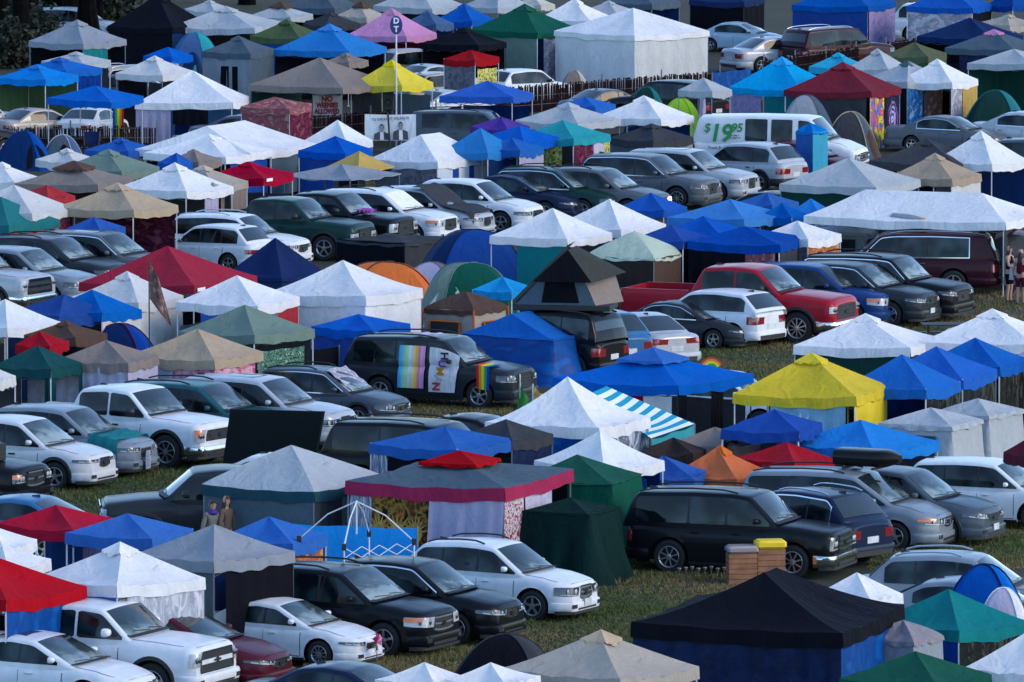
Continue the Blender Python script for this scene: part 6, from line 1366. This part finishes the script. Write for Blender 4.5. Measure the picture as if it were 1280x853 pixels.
# poster on grille, plates, pinwheel
def on_front(k, s_, z, off=.12): return k['fpt'](s_, z, off, False)
def front_item(k, nm, label, cat): 
    r_ = thing(nm, label, cat, tuple(k['loc'])); r_.rotation_euler = (0, 0, -k['ang']); r_.scale = (k['k'],)*3; return r_
pr = front_item(rav, 'poster', 'blue poster fixed on the nose of the silver crossover', 'poster'); mb = MB(); mb.grid([[on_front(rav, s_, z, .14) for z in np.linspace(.22, .68, 5)] for s_ in np.linspace(-.28, .0, 5)]); mb.build('sheet', tapestry('plastic'), pr)
pw = front_item(imp, 'pinwheel', 'pink foil pinwheel in front of the white hatchback', 'pinwheel'); c0 = on_front(imp, -.30, .60, .30); mb = MB()
for k in range(14):
    a = k*2*math.pi/14; b2 = a+.38; r_ = .27 if k % 2 else .21; mb.poly([c0, c0+Vector((.05, r_*.75*math.cos(a), r_*.75*math.sin(a))), c0+Vector((-.02, r_*math.cos(b2), r_*math.sin(b2)))])
mb.build('petals', plain('pink_foil', (.48, .05, .20), .35, var=.5), pw, smooth=False); mb = MB(); mb.tube([(c0.x, c0.y, .0), tuple(c0)], .012, 0, 6); mb.build('stick', M['grey_metal'], pw)
bx = front_item(blk, 'hood_crate', 'dark strapped crate on the hood of the black older car', 'crate'); mb = MB(); z0 = blk['ZT'](.9)+.03; xx = blk['X'](.75); mb.box(xx-.55, xx, -.65, -.05, z0, z0+.42, b=.02); mb.build('box', M['black_plastic'], bx); mb = MB(); mb.box(xx-.20, xx-.14, -.66, -.04, z0-.003, z0+.43); mb.build('strap', plain('strap_orange', (.35, .12, .04), .8), bx, smooth=False)
# van price lettering
def van_text():
    k = van; sd_ = -1
    def put(nm, t, size, d, z, mat, shear=0., bold=.0, squash=1.):
        p = Vector((k['X'](d), sd_*(max(k['gy'](z, d), 0) + .035), z)); lettering(nm, t, size, mat, k['root'], p, (R(90) - R(7), 0, 0), bold=bold, shear=shear, squash=squash)
    put('price_lettering', '19', .82, 4.70, 1.50, M['ink_green'], .16, .022, .95); put('price_lettering', '$', .42, 5.17, 1.68, M['ink_green'], .16, .004); put('price_lettering', '95', .40, 4.14, 1.70, M['ink_green'], .16, .010)
    for i, z in enumerate((1.46, 1.38)): put('small_lettering', 'per day rental'[:9+i], .10, 4.22, z, M['ink_navy'], 0, 0)
    p = Vector((k['X'](4.75), sd_*(k['side'](4.75, 1.0)+.02), 1.03)); lettering('small_lettering', 'Truck Rental', .14, M['ink_navy'], k['root'], p, (R(90), 0, 0))
van_text()
# emblem on the orange tent and mark on the green one
def tent_mark(px, py, dpt_y, w_, txt, nm, parent, mat):
    g = at(px, dpt_y); 
# open tailgate, rolled mattress on the maroon wagon, people, bench
k = sub; r_ = front_item(k, 'rolled_mattress', 'grey rolled mattress strapped on the roof of the maroon wagon', 'mattress'); mb = MB(); zr = k['ZR'](3)+.26; mb.tube([(k['X'](2.3), -.45, zr+.12), (k['X'](2.8), -.2, zr+.08), (k['X'](3.2), -.0, zr)], [.17, .19, .19], 0, 14); mb.build('roll', fabric('grey'), r_); mb = MB(); mb.tube([(k['X'](3.2), 0, zr), (k['X'](3.32), .05, zr-.02)], [.195, .19], 0, 14); mb.build('end_cover', fabric('gold'), r_)
mb = MB(); L_ = k['S']['L']; mb.grid([[Vector((-L_/2+.12 - .95*u, y, 1.80 + .16*math.sin(u*2.6) - .12*(y*y))) for y in np.linspace(-.82, .82, 9)] for u in np.linspace(0, 1, 8)]); mb.build('tailgate', paint('wine'), k['root']).data.materials.append(M['rear_glass'])
g = at(1182, 437); root = thing('metal_bench', 'black metal picnic bench on the grass before the parked cars', 'bench', (g.x, g.y, 0), R(4)); s = FPX/depth(g); wd = 60/s
zb_ = .74
mb = MB()
for i in range(4): mb.box(-wd/2, wd/2, -.3+.2*i, -.16+.2*i, zb_-.04, zb_)
mb.build('table_top', M['black_metal'], root, smooth=False)
for yy in (-.75, .65):
    mb = MB(); mb.box(-wd/2, wd/2, yy-.12, yy+.12, .42, .45); mb.build('seat', M['black_metal'], root, smooth=False)
for xx in (-wd*.36, wd*.36):
    mb = MB(); mb.tube([(xx, -.75, 0), (xx, -.75, .43), (xx, .65, .43), (xx, .65, 0)], .03, 0, 6); mb.tube([(xx, 0, .43), (xx, 0, zb_-.03)], .04, 0, 6); mb.build('leg', M['black_metal'], root)
# ---------------- camp chairs and coolers in the shade of the canopies
def make_chair():
    root = thing('camp_chair', 'dark folding camp chair in the shade under a canopy', 'chair', (0, 0, 0), 0, 'camp chairs under the canopies')
    mb = MB(); mb.grid([[(x, y, .44-.05*math.sin(math.pi*(x+.26)/.52)) for y in np.linspace(-.22, .22, 5)] for x in np.linspace(-.26, .26, 7)]); mb.build('seat', fabric('navy'), root)
    mb = MB(); mb.grid([[(x, .22+.16*v+.05*math.cos(x*5), .46+.48*v) for v in np.linspace(0, 1, 5)] for x in np.linspace(-.26, .26, 7)]); mb.build('backrest', fabric('navy'), root)
    for sx in (-1, 1):
        mb = MB(); mb.tube([(sx*.27, -.24, 0), (sx*.27, .22, .46), (sx*.27, .40, .96)], .014, 0, 5); mb.build('frame', M['black_metal'], root)
        mb = MB(); mb.tube([(sx*.27, .26, 0), (sx*.27, -.22, .44), (sx*.27, -.22, .64)], .014, 0, 5); mb.build('leg', M['black_metal'], root)
        mb = MB(); mb.box(sx*.27-.035, sx*.27+.035, -.26, .26, .63, .66); mb.build('armrest', M['black_plastic'], root)
    return root
def make_cooler():
    root = thing('cooler', 'dark blue cooler with a white lid in the shade under a canopy', 'cooler', (0, 0, 0), 0, 'coolers under the canopies'); mb = MB(); mb.box(-.33, .33, -.19, .19, 0, .34, b=.03); mb.build('body', M['sign_blue'], root); mb = MB(); mb.box(-.345, .345, -.205, .205, .34, .42, b=.03); mb.build('lid', M['white_paint'], root); mb = MB(); mb.tube([(-.30, -.21, .25), (-.30, -.27, .30), (.30, -.27, .30), (.30, -.21, .25)], .012, 0, 5); mb.build('handle', M['grey_metal'], root); return root
def dup(root, loc, rz):
    r = root.copy(); COLL.objects.link(r); r.location = loc; r.rotation_euler = (0, 0, rz)
    for ch in list(root.children):
        q_ = ch.copy(); COLL.objects.link(q_); q_.parent = r
    return r
rnd = random.Random(11); chair0, cooler0 = make_chair(), make_cooler(); n_ch = n_co = 0
for d_ in OPEN_CANOPIES:
    F_ = d_['ctr'] - d_['dl']*d_['L'][0]/2 - d_['dr']*d_['L'][1]/2
    for k in range(2):
        p = F_ + d_['dl']*d_['L'][0]*rnd.uniform(.12, .85) + d_['dr']*d_['L'][1]*rnd.uniform(.12, .4)
        if k in (0, 2): 
            if n_ch: dup(chair0, (p.x, p.y, 0), rnd.uniform(-1, 1))
            else: chair0.location = (p.x, p.y, 0)
            n_ch += 1
        elif rnd.random() < .4:
            if n_co: dup(cooler0, (p.x, p.y, 0), rnd.uniform(-.6, .6))
            else: cooler0.location = (p.x, p.y, 0)
            n_co += 1
# ---------------- people
def skin_mesh(name, joints, edges, radii, mat, parent, sub=2, root_i=0):
    me = bpy.data.meshes.new(name); me.from_pydata([tuple(j) for j in joints], edges, []); o = bpy.data.objects.new(name, me)
    sk = o.modifiers.new('skin', 'SKIN'); ss = o.modifiers.new('sub', 'SUBSURF'); ss.levels = ss.render_levels = sub
    for i, r_ in enumerate(radii): v = me.skin_vertices[0].data[i]; v.radius = (r_, r_) if not isinstance(r_, tuple) else r_; v.use_root = (i == root_i)
    m2 = bake(o); m2.materials.clear(); m2.materials.append(mat); m2.polygons.foreach_set('use_smooth', [True]*len(m2.polygons)); m2.name = name
    o = bpy.data.objects.new(name, m2); COLL.objects.link(o); o.parent = parent; return o
def person(loc, rz, h, label, shirt, legs, hair='hair', hood=None, arm_fwd=0.0, long_hair=True, bare_legs=False, bare_arms=False, turn=0.0):
    k = h/1.72; root = thing('person', label, 'person', loc, rz); root.scale = (k, k, k)
    J, E_, Rr = [], [], []
    def add(p, r_, par=None): J.append(Vector(p)); Rr.append(r_); 
    def chain(par, pts):
        i0 = par
        for p, r_ in pts:
            add(p, r_); E_.append((i0, len(J)-1)); i0 = len(J)-1
        return i0
    add((0, 0, .93), (.15, .105)); ch = chain(0, [((0, .0, 1.08), (.125, .095)), ((0, .0, 1.25), (.145, .105)), ((0, 0, 1.38), (.13, .085)), ((0, .005, 1.455), .052), ((0, -.005, 1.53), .055), ((0, -.012, 1.60), (.070, .085)), ((0, -.01, 1.67), (.062, .078))])
    for sg in (1, -1):
        el = (sg*.25, -.02-.10*arm_fwd, 1.12+.02*arm_fwd); wr = (sg*(.27-.10*arm_fwd), -.06-.32*arm_fwd, .88+.22*arm_fwd)
        w_ = chain(3, [((sg*.155, 0, 1.385), .055), (el, .040), (wr, .027), ((wr[0], wr[1]-.04, wr[2]-.06+.05*arm_fwd), (.034, .018))])
        hx, hy, hz = J[w_]
        for f, (dx, l) in enumerate(((-.024, .062), (-.008, .072), (.009, .068), (.025, .052))): chain(w_, [((hx+dx, hy-.02, hz-.03-l*.4), .0085), ((hx+dx*1.1, hy-.045, hz-.03-l*.9), .0075)])
        chain(w_, [((hx-sg*.04, hy-.025, hz-.012), .010), ((hx-sg*.05, hy-.05, hz-.045), .0085)])
        chain(0, [((sg*.095, 0, .84), .088), ((sg*.105, -.015, .50), .056), ((sg*.105, .015, .28), .050), ((sg*.105, .02, .09), .034), ((sg*.11, -.05, .035), (.042, .03)), ((sg*.115, -.15, .025), (.040, .022))])
    body = skin_mesh('body', J, E_, Rr, M['skin'], root)
    mb = MB(); hc_ = Vector((0, -.005, 1.615))
    mb.lathe([(.001, .118), (.05, .105), (.075, .06), (.082, 0), (.074, -.05), (.055, -.10), (.001, -.118)], c=tuple(hc_), n=16); hd = mb.build('head', M['skin'], body)
    mb = MB(); mb.poly([hc_+Vector((-.014, -.083, -.02)), hc_+Vector((.014, -.083, -.02)), hc_+Vector((0, -.088, .03))]); mb.poly([hc_+Vector((-.014, -.083, -.02)), hc_+Vector((0, -.112, -.018)), hc_+Vector((0, -.085, .03))]); mb.poly([hc_+Vector((.014, -.083, -.02)), hc_+Vector((0, -.112, -.018)), hc_+Vector((0, -.085, .03))])
    for sg in (1, -1): mb.lathe([(.022, -.0), (.018, .012*sg), (.001, .01*sg)], c=tuple(hc_+Vector((sg*.083, .005, -.01))), axis='x', n=8)
    mb.build('nose_and_ears', M['skin'], hd)
    mb = MB()
    for sg in (1, -1): mb.lathe([(.012, 0), (.001, -.006)], c=tuple(hc_+Vector((sg*.031, -.080, .012))), axis='y', n=8)
    mb.box(hc_.x-.022, hc_.x+.022, hc_.y-.078, hc_.y-.072, hc_.z-.062, hc_.z-.054); mb.build('eyes_and_mouth', M['hair'], hd, smooth=False)
    mb = MB(); rows = []
    for t in np.linspace(0, 1, 9):
        row = []
        for a in np.linspace(0, 2*math.pi, 19):
            front = max(0, -math.sin(a)); lim = .035+.05*front if t < 1.1 else 0; zz = .132-(.132-(.04 if front > .55 else (-.30 if long_hair else -.06)))*t; rr = .096*math.sin(min(1, t*1.8+.02)*math.pi/2); row.append((rr*math.cos(a)*.97, rr*math.sin(a)*1.03+.008, hc_.z+zz))
        rows.append(row)
    mb.grid(rows); mb.build('hair' if not hood else 'hood', M[hair] if not hood else fabric(hood), hd)
    Jt = [(0, 0, .90), (0, 0, 1.08), (0, 0, 1.25), (0, 0, 1.39), (0, .005, 1.44)]; Rt = [(.165, .12), (.142, .112), (.160, .12), (.145, .10), .060]; Et = [(0, 1), (1, 2), (2, 3), (3, 4)]
    if not bare_arms:
        for sg in (1, -1):
            b0 = len(Jt); Jt += [(sg*.155, 0, 1.39), (sg*.25, -.02-.10*arm_fwd, 1.12+.02*arm_fwd), (sg*(.27-.10*arm_fwd), -.05-.30*arm_fwd, .91+.21*arm_fwd)]; Rt += [.070, .054, .042]; Et += [(3, b0), (b0, b0+1), (b0+1, b0+2)]
    skin_mesh('shirt', Jt, Et, Rt, fabric(shirt), body)
    Jl = [(0, 0, .95)]; Rl = [(.165, .12)]; El = []
    for sg in (1, -1):
        b0 = len(Jl); pts = [((sg*.095, 0, .83), .102), ((sg*.105, -.015, .52), .072)] + ([] if bare_legs else [((sg*.105, .015, .28), .062), ((sg*.105, .02, .07), .052)]); i0 = 0
        for p, r_ in pts: Jl.append(p); Rl.append(r_); El.append((i0, len(Jl)-1)); i0 = len(Jl)-1
    skin_mesh('shorts' if bare_legs else 'trousers', Jl, El, Rl, fabric(legs), body)
    if not bare_legs or True:
        mb = MB()
        for sg in (1, -1): mb.box(sg*.112-.048, sg*.112+.048, -.19, .07, 0, .075, b=.02)
        mb.build('shoes', M['black_plastic'], body)
    return root
def gp(px, py): p = at(px, py); return (p.x, p.y, 0)
def pl(px, ytop, h): 
    p = at(px, ytop, h*.985); return (p.x, p.y, 0)
person(gp(266, 717), R(-70+90), 1.66, 'dark-haired person in a pale jacket with a purple scarf between the blue and pale canopies', (.26,.24,.21), 'navy', long_hair=False)
person(gp(283, 716), R(55), 1.74, 'person in a tan hooded top standing beside the one with the purple scarf', (.20,.14,.10), 'char', hood='brown', long_hair=True)
sc = thing('scarf', 'purple scarf around the neck of the person in the pale jacket', 'scarf', gp(266, 717)); mb = MB(); mb.lathe([(.06, 1.46), (.10, 1.43), (.13, 1.38), (.10, 1.34), (.06, 1.36)], n=16); mb.build('cloth', fabric('purple'), sc)
person(pl(1262, 309, 1.70), R(60), 1.70, 'dark-haired person in a black top carrying a pale tote bag by the open tailgate', 'black', 'black', bare_legs=True, bare_arms=True, arm_fwd=.8)
person(pl(1276, 313, 1.68), R(150), 1.68, 'person in a dark red top behind the one with the tote bag', 'wine', 'wine', bare_legs=True, bare_arms=True)
q = Vector(pl(1271, 309, 1.70)); bg_ = thing('tote_bag', 'pale blue tote bag hanging from a shoulder at the open tailgate', 'bag', (q.x, q.y-.22, .70), R(-20)); mb = MB(); mb.grid([[(x*(1-.12*z), -.07*math.cos(x*3.5)*(1 if sd2 else -1)*(1-z*.6), .48*z) for z in np.linspace(0, 1, 8)] for sd2 in (1,) for x in np.linspace(-.24, .24, 9)]); mb.grid([[(x*(1-.12*z), .07*math.cos(x*3.5)*(1-z*.6), .48*z) for z in np.linspace(0, 1, 8)] for x in np.linspace(-.24, .24, 9)]); mb.build('pouch', tapestry('plastic') if False else plain('tote_cloth', (.42, .55, .62), .8, var=.35), bg_)
mb = MB(); mb.tube([(-.15, 0, .46), (-.10, .02, .68), (0, .05, .72), (.10, .02, .68), (.15, 0, .46)], .014, 0, 6); mb.build('strap', M['black_plastic'], bg_)
# ---------------- trees, upper left
def tree(px, ygr, r, label, lean=0.0):
    g = at(px, ygr); root = thing('tree', label, 'tree', (g.x, g.y, 0), group='dark trees at the upper left'); rnd = random.Random(int(px)); H = rnd.uniform(13, 16); mb = MB()
    pts = [(lean*t*t+rnd.uniform(-.08, .08), rnd.uniform(-.08, .08), H*t) for t in np.linspace(0, .9, 9)]; mb.tube(pts, [r*(1.5 if i == 0 else 1)*(1-.8*i/9) for i in range(9)], 0, 9)
    for i in range(9):
        z = rnd.uniform(4.5, H*.85); a = rnd.uniform(0, 6.28); l = rnd.uniform(1.2, 2.6); mb.tube([(lean*(z/H)**2, 0, z), (l*.5*math.cos(a), l*.5*math.sin(a), z+.5), (l*math.cos(a), l*math.sin(a), z+1.1)], [r*.3, r*.2, .02], 0, 5)
    mb.build('trunk', M['bark'], root); V, F_ = [], []
    for c in range(46):
        z = rnd.uniform(6.5, H+.5); rad = 2.9*math.sin(math.pi*min(1, max(.12, (z-5.5)/(H-4.5))))+.4; a = rnd.uniform(0, 6.28); q_ = rad*math.sqrt(rnd.random()); cx_, cy_ = q_*math.cos(a), q_*math.sin(a)
        for _ in range(70):
            p = Vector((rnd.gauss(cx_, .42), rnd.gauss(cy_, .42), rnd.gauss(z, .34))); d1 = Vector((rnd.uniform(-1, 1), rnd.uniform(-1, 1), rnd.uniform(-.6, .6))).normalized()*.13; d2 = d1.cross(Vector((rnd.uniform(-1, 1), rnd.uniform(-1, 1), rnd.uniform(-1, 1)))).normalized()*.06; i = len(V); V += [p-d1, p+d2, p+d1, p-d2]; F_.append((i, i+1, i+2, i+3))
    me = bpy.data.meshes.new('crown'); me.from_pydata([tuple(v) for v in V], [], F_); me.materials.append(plain('tree_leaf', (.03, .055, .02), .7, var=.5)); o = bpy.data.objects.new('crown', me); COLL.objects.link(o); o.parent = root
def added_thicket(px, ygr, w_, H, label):  # dense growth added as a dark mass for the wood's deep shade
    g = at(px, ygr); root = thing('tree', label, 'tree', (g.x, g.y, 0), group='dark trees at the upper left'); rnd = random.Random(int(px*3+ygr)); mb = MB(); mb.tube([(0, 0, 0), (.1, 0, H*.4), (0, .1, H*.85)], [.28, .2, .05], 0, 7); mb.build('trunk', M['bark'], root); V, F_ = [], []
    for c in range(60):
        z = rnd.uniform(.5, H); rad = w_*math.sin(math.pi*min(1, .15+.8*z/H)); a = rnd.uniform(0, 6.28); q_ = rad*math.sqrt(rnd.random()); cx_, cy_ = q_*math.cos(a), q_*math.sin(a)
        for _ in range(60):
            p = Vector((rnd.gauss(cx_, .4), rnd.gauss(cy_, .4), max(.05, rnd.gauss(z, .4)))); d1 = Vector((rnd.uniform(-1, 1), rnd.uniform(-1, 1), rnd.uniform(-.6, .6))).normalized()*.16; d2 = d1.cross(Vector((rnd.uniform(-1, 1), rnd.uniform(-1, 1), rnd.uniform(-1, 1)))).normalized()*.08; i = len(V); V += [p-d1, p+d2, p+d1, p-d2]; F_.append((i, i+1, i+2, i+3))
    me = bpy.data.meshes.new('crown'); me.from_pydata([tuple(v) for v in V], [], F_); me.materials.append(plain('shade_leaf', (.012, .022, .010), .8, var=.6)); o = bpy.data.objects.new('crown', me); COLL.objects.link(o); o.parent = root  # near-black leaf colour stands in for woodland shade
for i, (px, yg, lb) in enumerate(((-20, 22, 'added bushy dark tree at the very top left corner'), (36, 10, 'added bushy dark tree behind the thick trunk'), (84, -2, 'added bushy dark tree behind the pale blue car'), (128, 12, 'added bushy dark tree left of the black canopy peak'), (170, -12, 'added bushy dark tree behind the black canopy'), (222, -16, 'added bushy dark tree between the black canopy and the grey peak'))): added_thicket(px, yg, 2.6, 8+i % 3, lb)
for px, yg, w_, lb in ((-14, 40, 1.7, 'added dark shrub at the left edge between the tree trunks'), (20, 36, 1.6, 'added dark shrub behind the second trunk from the left'), (56, 34, 1.5, 'added dark shrub above the roof of the pale blue car'), (92, 36, 1.6, 'added dark shrub behind the pale blue car hood'), (122, 38, 1.5, 'added dark shrub left of the black canopy'), (44, 70, 1.0, 'added low dark shrub beside the pale blue-grey canopy'), (8, 84, 1.2, 'added low dark shrub at the left edge in front of the trunks')): added_thicket(px, yg, w_, 3.4 if yg < 60 else 1.3, lb)
for px, yg, r_, lb in ((4, 60, .34, 'tree trunk at the very left edge'), (24, 74, .42, 'thick dark tree trunk, second from the left edge'), (45, 66, .40, 'dark tree trunk left of the pale blue car'), (88, 52, .40, 'dark tree trunk in front of the pale blue car'), (110, 60, .46, 'dark tree trunk right of the pale blue car'), (143, 34, .36, 'dark tree trunk behind the black canopy'), (122, 48, .2, 'thin leaning trunk beside the black canopy'), (310, 6, .3, 'dark trunk at the top edge right of the small grey peak')): tree(px, yg, r_, lb, lean=.4 if 'lean' in lb else .1)

bpy.data.scenes.remove(WORK)
